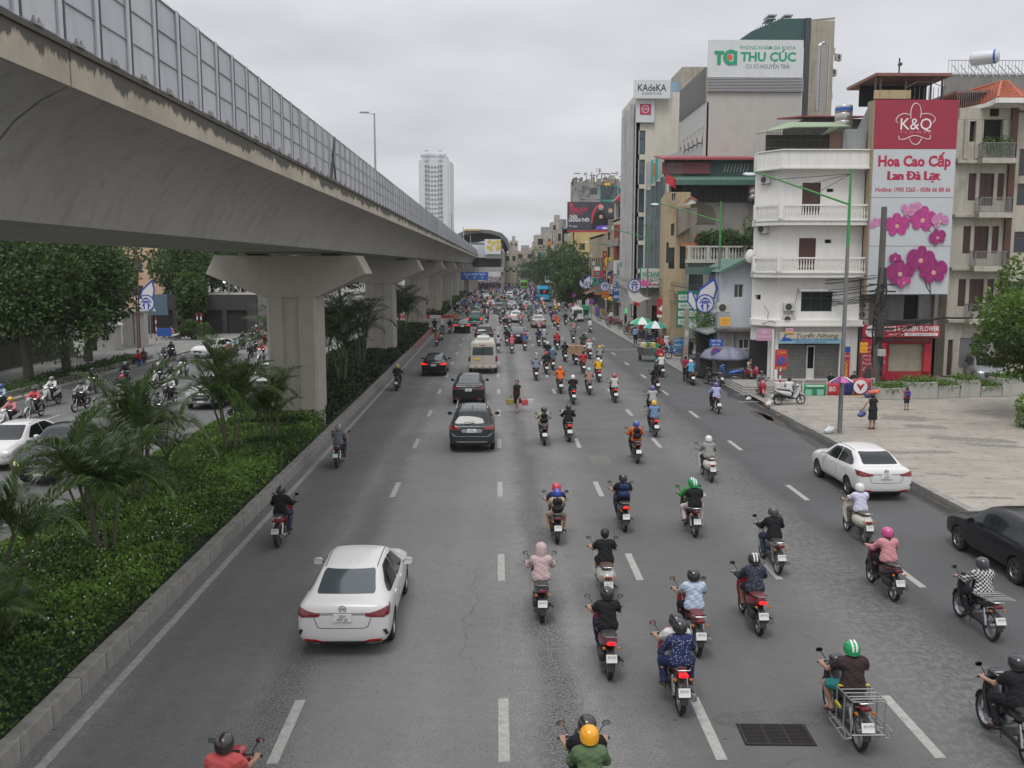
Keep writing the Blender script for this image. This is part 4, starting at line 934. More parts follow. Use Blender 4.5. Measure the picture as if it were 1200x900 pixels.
mb.bar((X_(1050),60,z(86)),(X_(1112),60,z(86)),.05);mb.bar((X_(1058),64,z(76.5)),(X_(1122),64,z(75)),.06)
mb.mk('roof_frame',mat('old_steel',(.11,.10,.09),.6,.4,rust=.4),rt);MB().tU([(X_(1061),59.5,z(88)),(X_(1061),59.5,z(64))],.05,6).box(X_(1060),X_(1063),59.3,59.6,z(73),z(70)).mk('antenna',MFR,rt)
# ------------------------------------------------------------ cream house with hipped tile roof
YC=60.;cxa=lambda px:PX(px,YC,230);cz_=lambda py:PZ(py,YC,1150)
MCR=wL('cream_render',(.46,.435,.37),.42,.4,.1);ch=E0('cream_house','cream four storey house with brown shutters, small railed balconies and red hipped tile roof','house')
C0,C1,C2=cxa(1096),cxa(1117),cxa(1181)
hl=[]
levels=[(203,235),(265,297),(327,359)]
c2w=lambda px:cxa(px)-C1
H2=[]
for(a,b),s in zip(levels,(0,-2.5,-4.5)):
 H2+=[(c2w(1134+s),c2w(1143+s),cz_(b),cz_(a),'shut'),(c2w(1147+s),c2w(1164+s),cz_(b+6),cz_(a),'door'),(c2w(1168+s),c2w(1176+s),cz_(b),cz_(a),'shut')]
H2+=[(c2w(1121),c2w(1127),cz_(440),cz_(398),'shut'),(c2w(1135),c2w(1168),.7,cz_(396),'shut',mat('shutter_grey',(.22,.22,.215),.6,.3,sk=.3))]
H2+=[(c2w(1130),c2w(1139),cz_(166),cz_(142),'dark'),(c2w(1148),c2w(1170),cz_(176),cz_(140),'dark')]
fcd(ch,C1,YC,0,C2-C1,.2,cz_(140),H2,MCR,.3)
H1=[]
for(a,b)in((204,216),(267,278),(330,341)):H1.append((cxa(1106)-C0,cxa(1113)-C0,cz_(b),cz_(a),'bwin',1))
fcd(ch,C0,YC+1.2,0,C1-C0,.2,cz_(142),H1,MCR,.3)
for(a,b)in((217,236),(280,298),(343,358)):MB().box(cxa(1105),cxa(1115),YC+1.1,YC+1.19,cz_(b),cz_(a)).mk('red_panel',mat('dado_red',(.20,.05,.035),.7,sk=.4),ch)
mb=MB();mb.box(C1,C1+.25,YC+.3,YC+12,0,cz_(140)).box(C2-.25,C2,YC+.3,YC+12,0,cz_(140)).box(C0,C0+.2,YC+1.5,YC+12,0,cz_(142));mb.mk('wall',MCR,ch)
for py,s in((187,0),(250,0),(312,-2),(373,-4)):
 MB().box(cxa(1117),cxa(1186),YC-.35,YC+.1,cz_(py+5),cz_(py+1)).mk('cornice',MCR,ch,bevel=.03);MB().box(cxa(1140+s),cxa(1180+s),YC-.95,YC-.36,cz_(py+6),cz_(py)).mk('balcony_slab',MCR,ch,bevel=.02)
 rlg(ch,cxa(1141+s),YC-.9,0,cxa(1178+s)-cxa(1141+s),cz_(py),.95,MGR,.09)
 for q in(1141.5+s,1178+s):rlg(ch,cxa(q),YC-.9,R(90),.8,cz_(py),.95,MGR,.12)
for px in(1117,1128,1141,1172,1181):MB().box(cxa(px)-.15,cxa(px)+.15,YC-.12,YC-.003,cz_(186),cz_(141)).mk('column',MCR,ch)
M_tile=mat('roof_tile',(.40,.11,.05),.7,var=.3,vq=2.5,dq_=.4)
zeT=17.4;zrT=19.35
pA,pB,pC_,pD=(PX(1098,69),69,zeT),(PX(1157,58.2),58.2,zeT),(PX(1186,58.2),58.2,zeT),(PX(1206,60.5),60.5,zeT)
q0,q1,q2=(PX(1100,69),70,zrT),(PX(1160,63.5),63.5,zrT),(PX(1168,63.5),63.5,zrT)
tL(ch,pA,pB,q1,q0,20,10,M_tile);tL(ch,pB,pC_,q2,q1,8,10,M_tile);tL(ch,pC_,pD,q2,q2,7,10,M_tile)
mb=MB();V=Vector
for a,b in((pA,pB),(pB,pC_),(pC_,pD)):mb.bar(V(a)-V((0,0,.16)),V(b)-V((0,0,.16)),.18,.3)
mb.mk('bargeboard',MTR,ch);MB().pR([(PX(1122,61),61.4),(pB[0]+.2,58.7),(pC_[0]-.1,58.7),(PX(1200,61),61),(PX(1200,61),66),(PX(1122,61),66)],zeT-.34,zeT-.1,'z').mk('eave_soffit',MTR,ch)
mb=MB();mb.tU([pB,q1],.09,6).tU([pC_,q2],.09,6).tU([q0,q1,q2],.09,6);mb.mk('ridge_tiles',M_tile,ch)
ze=cz_(140)
fcd(ch,cxa(1119),YC-.01,0,cxa(1188)-cxa(1119),ze+.01,zeT-.35,[(1.9,2.5,ze+.2,ze+.7,'dark')],MCR,.2)
mb=MB()
for k in range(4):mb.bar((cxa(1150),YC-.2,cz_(176)),(cxa(1150+5*k),YC-.2,cz_(160+(k%2)*4)),.02)
pl=lme('p',np.stack([rng.uniform(cxa(1146),cxa(1178),500),rng.uniform(YC-.8,YC-.1,500),rng.uniform(cz_(180),cz_(160),500)-rng.random(500)*.3],1),unit(rng.normal(size=(500,3))),np.full(500,.16),LG);pl.name='balcony_plants';tag(link('balcony_plants',pl),'potted plants crowding the top balcony of the cream house','potted plants',kind='stuff')
# neighbour at the right edge
nb=E0('cream_house','cream house at the right edge of the picture with red framed windows','house',None)
D0=cxa(1184);fcd(nb,D0,YC+.6,0,6,.2,cz_(130),[(.75,1.6,cz_(b),cz_(a),'win',1)for a,b in((173,205),(214,240),(271,296),(330,355))],MCR,.3,wframe=mat('frame_red',(.2,.04,.04),.5))
MB().box(D0-.3,D0+.1,YC-.2,YC+.55,.2,cz_(118)).mk('brown_strip',mat('brown_tiles',(.10,.045,.03),.6,var=.3,vq=5),nb);sH(nb,D0,D0+6,YC+.9,YC+12,.2,cz_(130),MCR)
MB().box(cxa(1140),cxa(1215),YC+3,YC+9,cz_(98),cz_(95)).mk('metal_roof',mat('rust_roof',(.22,.1,.08),.7),nb);rlg(nb,cxa(1140),YC+2.8,0,6.2,cz_(124),1.4,MGR,.14);rlg(nb,cxa(1190),YC+1.5,0,5,cz_(124),1.6,MGR,.14)
# grey block behind with the solar tank
gb=E0('grey_building','grey rough rendered block rising behind the tile roof with rooftop railings','building')
Yg=72;gx=lambda px:PX(px,Yg,90);gz=lambda py:PZ(py,Yg,1150);fcd(gb,gx(1108),Yg,0,gx(1300)-gx(1108),0,gz(87),[],wL('grey_rough',(.24,.235,.22),.5,.5));sH(gb,gx(1108),gx(1300),Yg+.25,Yg+10,0,gz(87),MGY)
rlg(gb,gx(1110),Yg-.1,0,gx(1290)-gx(1110),gz(87),1.0,MGR,.25);mb=MB()
for k in range(9):mb.bar((gx(1105+k*9),Yg-3,gz(100)),(gx(1112+k*9),Yg-.5,gz(78)),.05)
mb.mk('roof_frame',MGR,gb)
sw=eM('solar_water_heater',(gx(1160),Yg+1,gz(76)),R(50),'white cylindrical solar water heater tank on the rooftop behind the tile roof','solar water heater');sw.scale=(.8,)*3
MB().lH([(.0,-1.3),(.4,-1.28),(.62,-1.1),(.64,-1.0),(.64,1.0),(.6,1.12),(.4,1.22),(0,1.25)],(0,0,.9),'y',24).mk('drum',mat('tank_white',(.55,.56,.58),.35,.2),sw,smt=50);MB().lH([(.648,-1.05),(.648,-.85)],(0,0,.9),'y',24,False).mk('band',SB,sw)
mb=MB()
for q in(-.7,.7):mb.bar((-.4,q,0),(0,q,.4),.05).bar((.4,q,0),(0,q,.4),.05)
mb.mk('stand',MGR,sw)
# ------------------------------------------------------------ grey gabled house left of the white house
Yh=60.8;hQ=lambda px,Y=Yh:PX(px,Y);hz_=lambda py,Y=Yh:PZ(py,Y,865)
gh=E0('gabled_house','pale grey panelled house with green gable roof squeezed left of the white house','house')
M_pg=wL('pale_grey_panel',(.54,.57,.61),.15,.1,.06)
G0,G1=hQ(845),hQ(896)
fcd(gh,G0,Yh,0,G1-G0,hz_(385),hz_(318),[(hQ(861)-G0,hQ(872)-G0,hz_(349),hz_(333),'wwin',2)],M_pg)
MB().pR([(G0,hz_(318)),(G1,hz_(318)),(G1,hz_(314)),(hQ(871),hz_(304)),(G0,hz_(317))],Yh,Yh+.2,'y').mk('gable',M_pg,gh);MB().pR([(G0,Yh+.21),(G0+.2,Yh+.21),(G0+1.2,Yh+8),(G0+1.0,Yh+8)],hz_(385),hz_(318),'z').mk('wall',M_pg,gh)
mb=MB();r0=(G0-.3,hz_(318.5));r1=(hQ(871),hz_(302.5));r2=(G1+.6,hz_(314.5))
for a,b in((r0,r1),(r1,r2)):mb.add([(a[0],Yh-.7,a[1]),(b[0],Yh-.7,b[1]),(b[0]+.9,Yh+9,b[1]),(a[0]+.9,Yh+9,a[1]),(a[0],Yh-.7,a[1]-.22),(b[0],Yh-.7,b[1]-.22)],[(0,1,2,3),(0,1,5,4)])
o=mb.mk('roof',mat('roof_green',(.07,.16,.12),.55,var=.15,sk=.3),gh);o.modifiers.new('s','SOLIDIFY').thickness=.05
MB().box(hQ(824,64),G0+.6,64,70,PZ(322,64),PZ(313,64)).mk('roof_lean',mat('roof_green'),gh)
Yl=59.6;lx=lambda px:PX(px,Yl);lz=lambda py:PZ(py,Yl,865);MOL=wL('old_grey',(.235,.23,.215),.6,.7,.2)
fcd(gh,lx(844),Yl,0,lx(896)-lx(844),.1,lz(388),[(lx(868)-lx(844),lx(881)-lx(844),lz(409),lz(397),'wwin',2)],MOL)
MB().box(lx(843),lx(896),Yl-.4,Yl+1.1,lz(388),lz(385)).mk('ledge',wL('ledge_dark',(.14,.13,.12),.4,.6),gh);MB().pR([(lx(844),Yl+.25),(lx(844)+.2,Yl+.25),(lx(844)+1,Yl+6),(lx(844)+.8,Yl+6)],.1,lz(388),'z').mk('wall',MOL,gh)
MB().box(lx(862),lx(878),Yl-.5,Yl-.003,lz(422),lz(420)).mk('small_ledge',MOL,gh);mb=MB();wire(mb,[(lx(864),Yl-.03,lz(388)),(lx(863),Yl-.03,lz(402)),(lx(868),Yl-.03,lz(412)),(lx(877),Yl-.03,lz(421))],.015);mb.mk('wiring',MCB,gh)
acu(hQ(850,60),60.2,hz_(366,60),0,'air conditioner unit on the grey gabled house beside the feather emblem',1.05)
ysn=E0('shop_sign','small yellow sign on the grey wall below the feather emblem','sign');brd('sign_board',ysn,PX(846,59),PX(858,59),59.,PZ(382,59),PZ(372,59),YEL,.05);tX('BÚN',.2,RED,ysn,(PX(852,59),58.996,PZ(375.5,59)),FW);tX('PHỞ',.2,RED,ysn,(PX(852,59),58.996,PZ(379.5,59)),FW)
# lean-to shed at street
sh=E0('lean_to_shed','shabby corrugated lean-to shed behind the big umbrella','shed');Ys=62
MB().pR([(PX(822,Ys),PZ(388,Ys)),(PX(846,Ys),PZ(382,Ys)),(PX(846,Ys),PZ(384,Ys)),(PX(822,Ys),PZ(390,Ys))],Ys-2,Ys+6,'y').mk('roof',M_alu,sh);MB().box(PX(822,Ys),PX(845,Ys),Ys+1,Ys+1.1,0,PZ(389,Ys)).mk('wall',wL('shed_dark',(.07,.065,.06),.3,.4),sh)
# ------------------------------------------------------------ balustraded terrace house, green and red roofed
Yt=79.;tx=lambda px:PX(px,Yt,290);tz=lambda py:PZ(py,Yt,850)
th=E0('terrace_house','old grey house with white balustraded roof terrace full of shrubs','house')
sH(th,tx(806),tx(896),Yt+.25,Yt+9,0,tz(308),MOL);fcd(th,tx(806),Yt,0,tx(896)-tx(806),0,tz(308),[(tx(808)-tx(806),tx(825)-tx(806),tz(342),tz(312),'win',3)],wL('blue_grey',(.25,.28,.28),.6,.6))
M_bw=wL('balustrade_white',(.52,.51,.46),.4,.3);MB().box(tx(804),tx(896),Yt-.3,Yt+.3,tz(308),tz(304)).mk('terrace_edge',M_bw,th);MB().box(tx(804),tx(896),Yt-.15,Yt+.15,tz(290),tz(288)).mk('handrail',M_bw,th)
bal2=MB().lH([(.07,0),(.05,.15),(.1,.42),(.06,.7),(.07,.98)],n=8).mesh('baluster',M_bw,smt=50)
for q in range(24):
 if q%6:link('baluster',bal2,th,(tx(808)+q*(tx(895)-tx(808))/24,Yt,tz(304)))
 else:MB().box(-.14,.14,-.14,.14,0,1.1).mk('baluster_post',M_bw,th,loc=(tx(808)+q*(tx(895)-tx(808))/24,Yt,tz(304)))
def cP(c,r,n,cL=8,seed=0,shell_=.35,flat=1.):
 rg=np.random.default_rng(seed);c=np.array(c,float);r=np.array(r,float)
 cd_=unit(rg.normal(size=(cL,3)))*rg.uniform(.35,.85,(cL,1));cc=c+cd_*r;cr=rg.uniform(.28,.52,cL)
 k=rg.integers(0,cL,n);d=unit(rg.normal(size=(n,3)));rad=(1-shell_*rg.random(n)**1.5)[:,None]
 P=cc[k]+d*rad*(cr[k][:,None]*r);lvk=rg.uniform(0,.45,cL)[k]
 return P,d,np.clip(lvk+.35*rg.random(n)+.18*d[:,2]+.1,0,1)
def tree(name,x,y,z0,h,rx,rz_,n,size,m,lab,cat='tree',group=None,seed=0,tR=.18,cL=12,trunk_m=None,zc=None,ry=None,droop=0.):
 t=eM(name,(x,y,z0),0,lab,cat,group);tm=trunk_m or mat('bark',(.10,.085,.07),.9,var=.3,vq=4,bump=.5,bq=10);rg=random.Random(seed)
 zc=zc if zc is not None else h-rz_;P,D,lv=cP((0,0,zc),(rx,ry or rx,rz_),n,cL,seed);D=unit(D+rng.normal(0,.6,P.shape)-[0,0,droop])
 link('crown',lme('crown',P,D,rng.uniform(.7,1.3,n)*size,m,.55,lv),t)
 mb=MB();a=rg.uniform(-.3,.3);top=zc-rz_*.3;mb.tU([(0,0,-.2),(a*.3,0,top*.35),(a,a*.5,top*.75),(a*1.2,a,top)],[tR*1.3,tR,tR*.8,tR*.6],9)
 for k in range(7):
  an=k*.95+rg.random();b=(a+math.cos(an)*rx*.25,a*.5+math.sin(an)*rx*.25,zc-rz_*.25);e=(math.cos(an)*rx*.7,math.sin(an)*rx*.7,zc+rz_*rg.uniform(-.2,.5));mb.tU([(a,a*.5,top*.72),b,e],[tR*.5,tR*.33,tR*.12],6)
 mb.mk('trunk',tm,t,smt=60);return t
LT=lmt('tree_leaf',(.022,.045,.012),(.09,.16,.035));LTD=lmt('tree_leaf_dark',(.016,.034,.010),(.065,.12,.026));LTB=lmt('tree_leaf_bright',(.04,.08,.014),(.17,.29,.045))
for k,(px,h,rx)in enumerate(((836,2.9,1.5),(858,3.2,1.7),(882,3.6,1.6))):tree('shrub',tx(px),Yt+1.4,tz(308),h,rx,h*.48,2600,.2,LT,['leftmost green shrub on the balustraded roof terrace','middle green shrub on the balustraded roof terrace','right green shrub on the roof terrace touching the white house'][k],'shrub','shrubs on the roof terrace',60+k,.05,9)
Yr=86.;rx_=lambda px:PX(px,Yr,210);rz__=lambda py:PZ(py,Yr,840)
rh=E0('green_roof_house','grey walled house with stacked green and red sheet metal roofs and long caged balcony','house')
MGW=wL('warm_grey',(.30,.285,.26),.4,.4);fcd(rh,rx_(785),Yr,0,rx_(900)-rx_(785),0,rz__(238),[],MGW);sH(rh,rx_(785),rx_(900),Yr+.3,Yr+10,0,rz__(212),MGW)
MB().box(rx_(788),rx_(900),Yr+1.5,Yr+1.6,rz__(240),rz__(215)).mk('caged_balcony_back',mat('cage_back',(.07,.065,.06),.8,var=.4,vq=2),rh)
rlg(rh,rx_(800),Yr,0,rx_(898)-rx_(800),rz__(238),rz__(217)-rz__(238),MGR,.2,'balcony_cage');M_gr=mat('roof_green2',(.055,.14,.105),.55,var=.15,sk=.35,dcol=(.15,.17,.15))
MB().pR([(Yr-1.2,rz__(218)),(Yr-1.2,rz__(212)),(Yr+3,rz__(203)),(Yr+3,rz__(205))],rx_(783),rx_(896),'x').mk('lower_roof',M_gr,rh)
MB().box(rx_(785),rx_(896),Yr+3,Yr+3.2,rz__(206),rz__(180)).mk('upper_wall',mat('upper_green',(.05,.10,.085),.6,sk=.2),rh);MB().box(rx_(782),rx_(840),Yr+2.7,Yr+2.95,rz__(200),rz__(186)).mk('maroon_cladding',mat('maroon',(.17,.04,.05),.6,sk=.2),rh)
MB().pR([(Yr+2.2,rz__(184)),(Yr+2.2,rz__(182)),(Yr+7,rz__(172)),(Yr+7,rz__(174))],rx_(781),rx_(896),'x').mk('upper_roof',mat('roof_red',(.30,.05,.06),.55,var=.12,sk=.2),rh)
mb=MB()
for k in range(8):mb.bar((rx_(857)+k*.3,Yr+2.9,rz__(198)),(rx_(859.5)+k*.3,Yr+2.9,rz__(188)),.08,.04)
mb.mk('slanted_vent',M_frm,rh);rlg(rh,rx_(789),Yr+2.6,0,1.3,rz__(207),1.4,MGR,.12)
MB().pR([(rx_(822)+1.35*math.cos(t),rz__(252)+1.1*math.sin(t))for t in[math.pi*k/10 for k in range(11)]]+[(rx_(822)-1.35,rz__(262)),(rx_(822)+1.35,rz__(262))],Yr-.06,Yr-.003,'y').mk('blind_arch',wL('arch_brown',(.16,.14,.11),.3,.4),rh)
tank(rx_(882),Yr-.4,rz__(235.5),.55,1.55,'upright steel water tank with red band at the end of the caged balcony',RED)
tank(rx_(876)+.2,Yt+.9,tz(304),.5,.7,'squat grey tank standing among the shrubs on the roof terrace',None,MGY)
# narrow cream house with the temple gable and flag
Yn=82.;nx=lambda px:PX(px,Yn,280);nz_=lambda py:PZ(py,Yn,795);M_or=wL('ochre_render',(.46,.36,.23),.4,.3,.1)
nh=E0('ochre_house','narrow ochre house with barred windows under a small flag','house')
fcd(nh,nx(779.5),Yn,0,nx(808)-nx(779.5),0,nz_(225),[(nx(a)-nx(779.5),nx(b)-nx(779.5),nz_(d),nz_(c),k)for a,b,c,d,k in((786,791,226.5,236,'wwin'),(786,790,262,276,'bwin'),(784,791,290,315,'bwin'),(797,804,288,315,'bwin'),(781,784,284,308,'bwin'))],M_or)
sH(nh,nx(779.5),nx(808),Yn+.3,Yn+9,0,nz_(225),M_or)
MB().pR([(nx(792),nz_(244)),(nx(814),nz_(244)),(nx(814),nz_(262)),(nx(792),nz_(276))],Yn-.8,Yn-.05,'y').mk('stained_panel',wL('stained',(.25,.21,.18),.6,.8),nh);MB().pR([(nx(799),nz_(241)),(nx(812),nz_(239)),(nx(812),nz_(236)),(nx(806),nz_(232)),(nx(800),nz_(237))],Yn-1.0,Yn-.81,'y').mk('small_gable',MTR,nh);MB().bar((nx(798.5),Yn-1.05,nz_(238)),(nx(806),Yn-1.05,nz_(231.5)),.12).bar((nx(806),Yn-1.05,nz_(231.5)),(nx(813),Yn-1.05,nz_(236)),.12).mk('gable_tiles',M_tile,nh)
mb=MB()
for k in range(5):mb.pR([(nx(808)+k*.28,nz_(287)),(nx(810)+k*.28,nz_(287)),(nx(814)+k*.28,nz_(275)),(nx(812)+k*.28,nz_(275))],Yn-.9,Yn-.8,'y')
mb.mk('striped_awning',mat('awning_orange',(.5,.16,.06),.6),nh);MB().box(nx(796),nx(824),Yn-1.2,Yn-.91,nz_(289),nz_(286)).mk('awning_rail',mat('awning_orange',(.5,.16,.06)),nh)
fl=eM('flag',(nx(778),Yn-1,nz_(225)),0,'small red flag on a pole above the ochre house','flag');MB().tU([(0,0,-1),(-.2,-.3,1.6)],.025,5).mk('pole',MGR,fl)
mb=MB();g=[[(-.2+u*.9,-.3+.12*math.sin(u*6+v),1.5-v*.8-u*.55)for v in(0,.5,1)]for u in(0,.25,.5,.75,1)]
for i in range(4):
 for j in range(2):mb.quad(g[i][j],g[i+1][j],g[i+1][j+1],g[i][j+1])
mb.mk('flag_cloth',RED,fl,smt=True)
# clinic block with the tall sign
YTc=92.;kx=lambda px:PX(px,YTc,100);kz=lambda py:PZ(py,YTc,880)
M_tg=wL('clinic_grey',(.44,.425,.39),.18,.12,.05);M_tw=wL('clinic_white',(.52,.51,.49),.2,.15,.05)
tb=E0('clinic_building','large blank grey clinic block with louvred band below its rooftop sign','building')
T0,T1=kx(829),kx(940);fcd(tb,T0,YTc,0,T1-T0,0,kz(108),[],M_tg);sH(tb,T0,T1,YTc+.3,YTc+14,0,kz(108),M_tg,slant=False)
for k in range(9):MB().box(T0-.05,T1+.05,YTc-.25,YTc-.02,kz(107.5-k*1.75),kz(106.6-k*1.75)).mk('louvre',mat('louvre_grey',(.42,.42,.42),.5,.3),tb)
MB().box(T0,T1,YTc-.01,YTc+.2,kz(108),kz(91)).mk('louvre_back',mat('louvre_dark',(.16,.16,.16),.7),tb)
fcd(tb,T0-.02,YTc+13.5,R(-90),13.5,0,kz(120),[(2+k*1.9,3.2+k*1.9,kz(158),kz(146),'dark')for k in range(6)],M_tw,.2)
rlg(tb,T0-.1,YTc+13,R(-90),12.5,kz(118),3.2,mat('louvre_dark',(.16,.16,.16)),.3,'roof_screen',.05)
for k in range(5):acu(T0-.3,YTc+1.8+k*2.1,kz(161-k*.6)-.3,R(-90),['nearest air conditioner unit on the white side wall of the clinic','second air conditioner unit on the clinic side wall','middle air conditioner unit on the clinic side wall','fourth air conditioner unit on the clinic side wall','farthest air conditioner unit on the clinic side wall'][k],1.1)
ts=E0('rooftop_sign','big white rooftop sign with green clinic name and letters tci','sign')
MB().box(T0,kx(939.5),YTc-.1,YTc+.15,kz(91),kz(47)).mk('sign_board',WHT,ts)
sc_t=lambda px,py:(kx(px),YTc-.105,kz(py))
tX('PHÒNG KHÁM ĐA KHOA',.50,GRN,ts,sc_t(898,56.5),FW,wD=5.3,ext=.03,bold=.01);tX('THU CÚC',1.15,GRN,ts,sc_t(899,67.5),FW,wD=5.3,ext=.04,bold=.04);tX('CƠ SỞ NGUYỄN TRÃI',.55,BLK,ts,sc_t(898.5,78.5),FW,wD=4.2,ext=.03)
mb=MB();q=lambda px,py:(kx(px),kz(py))
mb.pR([q(836,60),q(847,60),q(847,63.5),q(843.5,63.5),q(843.5,76),q(839.5,76),q(839.5,63.5),q(836,63.5)],YTc-.16,YTc-.1,'y')
cxk,czk=kx(855),kz(67.5);ro,ri=.72,.4
pts=[(cxk+ro*1.0*math.cos(t),czk+ro*math.sin(t))for t in[R(60+k*20)for k in range(13)]];pts+=[(cxk+ri*math.cos(t),czk+ri*math.sin(t))for t in[R(300-k*20)for k in range(13)]]
for i in range(12):a,b,c,d=pts[i],pts[i+1],pts[-2-i],pts[-1-i];mb.pR([a,b,c,d],YTc-.16,YTc-.1,'y')
mb.pR([q(858.5,60),q(862.5,60),q(862.5,76),q(858.5,76)],YTc-.161,YTc-.101,'y');mb.mk('sign_logo',GRN,ts);MB().lH([(.25,0),(.25,-.06),(0,-.06)],(kx(854),YTc-.1,czk),'y',14).mk('logo_dot',mat('dot_orange',(.6,.12,.03),.5),ts)
# stair / green cladding tower and beige block behind
gt=E0('green_tower','green metal clad plant tower standing behind the clinic sign','building');Yq=97.;ux=lambda px:PX(px,Yq,50);uz=lambda py:PZ(py,Yq,910)
MB().pR([(ux(862),uz(50)),(ux(950),uz(50)),(ux(950),uz(21)),(ux(914),uz(22)),(ux(880),uz(37)),(ux(866),uz(47))],Yq,Yq+6,'y').mk('cladding',mat('cladding_green',(.04,.11,.10),.5,var=.1,sk=.2),gt)
mb=MB()
for k in range(28):x=ux(870)+(ux(948)-ux(870))*k/27;mb.box(x-.03,x+.03,Yq-.05,Yq-.003,uz(50),uz(max(22,44-k*2)))
mb.mk('seam',mat('cladding_seam',(.03,.085,.075),.5),gt);MB().box(ux(942),ux(948),Yq-.4,Yq-.06,0,uz(22)).mk('dark_strip',mat('strip_dark',(.05,.055,.055),.6),gt)
mb=MB()
for px in(903,910,922,929):mb.bar((ux(px),Yq+2,uz(24)),(ux(px),Yq+2,uz(14)),.12)
for px in(903,922):mb.box(ux(px),ux(px+10),Yq+1,Yq+3,uz(15),uz(13.5)).box(ux(px-1),ux(px+9),Yq+1,Yq+3,uz(19),uz(18))
mb.mk('roof_vent',mat('vent_silver',(.4,.4,.4),.4,.7),gt)
mb=MB()
for k in range(26):mb.bar((ux(950),Yq-3.4,uz(134-k*3.1)),(ux(956),Yq-3.4,uz(134-k*3.1)),.06)
for px in(950,956):mb.bar((ux(px),Yq-3.4,uz(136)),(ux(px),Yq-3.4,uz(56)),.08)
mb.tU([(ux(948),Yq-3.2,uz(136)),(ux(948),Yq-3.2,uz(62)),(ux(953),Yq-3.2,uz(58))],.22,8);mb.tU([(ux(959),Yq-3.2,uz(136)),(ux(959),Yq-3.2,uz(60))],.1,6);mb.mk('duct_and_ladder',mat('vent_silver',(.4,.4,.4)),gt)
be=E0('beige_block','weathered beige tower block with air conditioners behind the clinic','building');Yv=104.;vx=lambda px:PX(px,Yv,60);vz=lambda py:PZ(py,Yv,970)
M_bg=wL('beige_old',(.36,.325,.26),.5,.5,.12);fcd(be,vx(948),Yv,0,vx(977)-vx(948),0,vz(24),[],M_bg);
mb=MB();mb.pR([(vx(948),vz(24)),(vx(977),vz(22)),(vx(977),vz(20)),(vx(948),vz(23))],Yv,Yv+.3,'y');mb.mk('coping',M_bg,be)
dx,dy=vx(994)-vx(977),6.0;fcd(be,vx(977),Yv+.01,math.atan2(dy,dx),math.hypot(dx,dy)+5,0,vz(22)-1.2,[(1.2+(k%2)*3.4,2.2+(k%2)*3.4,vz(b),vz(a),'dark')for k in range(2)for a,b in((48,54),(70,90),(112,122))],M_bg)
for k,(px,py)in enumerate(((982,58),(985,84),(990,66),(981,112))):acu(vx(px),Yv+2.0,vz(py),R(40),['air conditioner unit near the top of the beige block','air conditioner unit on the middle of the beige block','air conditioner unit at the right corner of the beige block','lowest air conditioner unit on the beige block'][k],1.2)
bo=E0('red_roof_house','low red sheet roof behind the water tank of the white house','house');Yo=75.;ox=lambda px:PX(px,Yo,135);oz=lambda py:PZ(py,Yo,980)
MB().pR([(Yo,oz(137)),(Yo,oz(135.5)),(Yo+7,oz(122)),(Yo+7,oz(124))],ox(941),ox(1022),'x').mk('roof',mat('roof_red'),bo);MB().box(ox(945),ox(1020),Yo+.5,Yo+6,0,oz(138)).mk('wall',wL('shed_dark'),bo)
# hotel block
YK=109.;zx=lambda px:PX(px,YK,150);zz=lambda py:PZ(py,YK,770)
kd=E0('office_building','tall pale office building with a column of blue windows and rooftop signboard','building');M_kc=wL('kadeka_cream',(.60,.57,.49),.3,.15,.05)
K0,K1=zx(746),zx(802)
holes=[(zx(747)-K0,zx(756.5)-K0,zz(b),zz(a),'glass',1)for a,b in((153,181),(187,216),(221,249),(254,282),(287,315),(320,345))]
fcd(kd,K0,YK,0,K1-K0,0,zz(108),holes,M_kc,.4);sH(kd,K0,K1,YK+.4,YK+13,0,zz(108),M_kc,slant=False);fcd(kd,K0-.03,YK+13,R(-90),13,0,zz(118),[(2,5.2,zz(b),zz(a),'glass',1)for a,b in((130,152),(157,180),(187,216),(221,249),(254,282))]+[(7.5,9.8,zz(b),zz(a),'glass',1)for a,b in((130,152),(157,180),(187,216),(221,249),(254,282))],wL('pale_concrete',(.46,.455,.44),.4,.3),.4)
for px in(735.6,741,745):MB().box(zx(px)-.0,zx(px)+.35,YK-.3+(746-px)*.3,YK+.4+(746-px)*.3,0,zz(124-(px-735)*.7)).mk('pilaster',wL('pale_concrete'),kd)
ks=E0('rooftop_sign','white rooftop signboard with black lettering kadeka signature','sign');MB().box(zx(741),zx(783),YK-.9,YK-.5,zz(117),zz(95.5)).mk('sign_board',WHT,ks);tX('KAdeKA',1.05,BLK,ks,(zx(761.5),YK-.905,zz(105)),FW,wD=3.2,ext=.03,bold=.02);tX('SIGNATURE',.38,BLK,ks,(zx(761.5),YK-.905,zz(111.5)),FW,wD=2.2,ext=.02)
k2=E0('wall_sign','square white panel with red ring logo under the rooftop signboard','sign');MB().box(zx(745),zx(766),YK-.4,YK-.1,zz(144),zz(118)).mk('sign_board',WHT,k2);MB().box(zx(749),zx(762),YK-.44,YK-.4,zz(135),zz(122.5)).mk('logo_panel',mat('logo_rose',(.45,.03,.10),.5),k2)
mb=MB().lH([(.42,0),(.42,-.03),(.36,-.03),(.36,0)],(zx(755.3),YK-.44,zz(128.7)),'y',24,False);mb.mk('logo_ring',TW,k2);tX('CX',.4,TW,k2,(zx(755.3),YK-.446,zz(128.7)),FW,wD=.5)
MB().box(zx(778),zx(812),YK+2,YK+8,zz(110),zz(92)).mk('plant_room',mat('blue_clad',(.22,.33,.42),.6),kd);MB().box(zx(800),zx(830),YK+1,YK+8,zz(125),zz(76)).mk('plant_room',M_bg,kd)
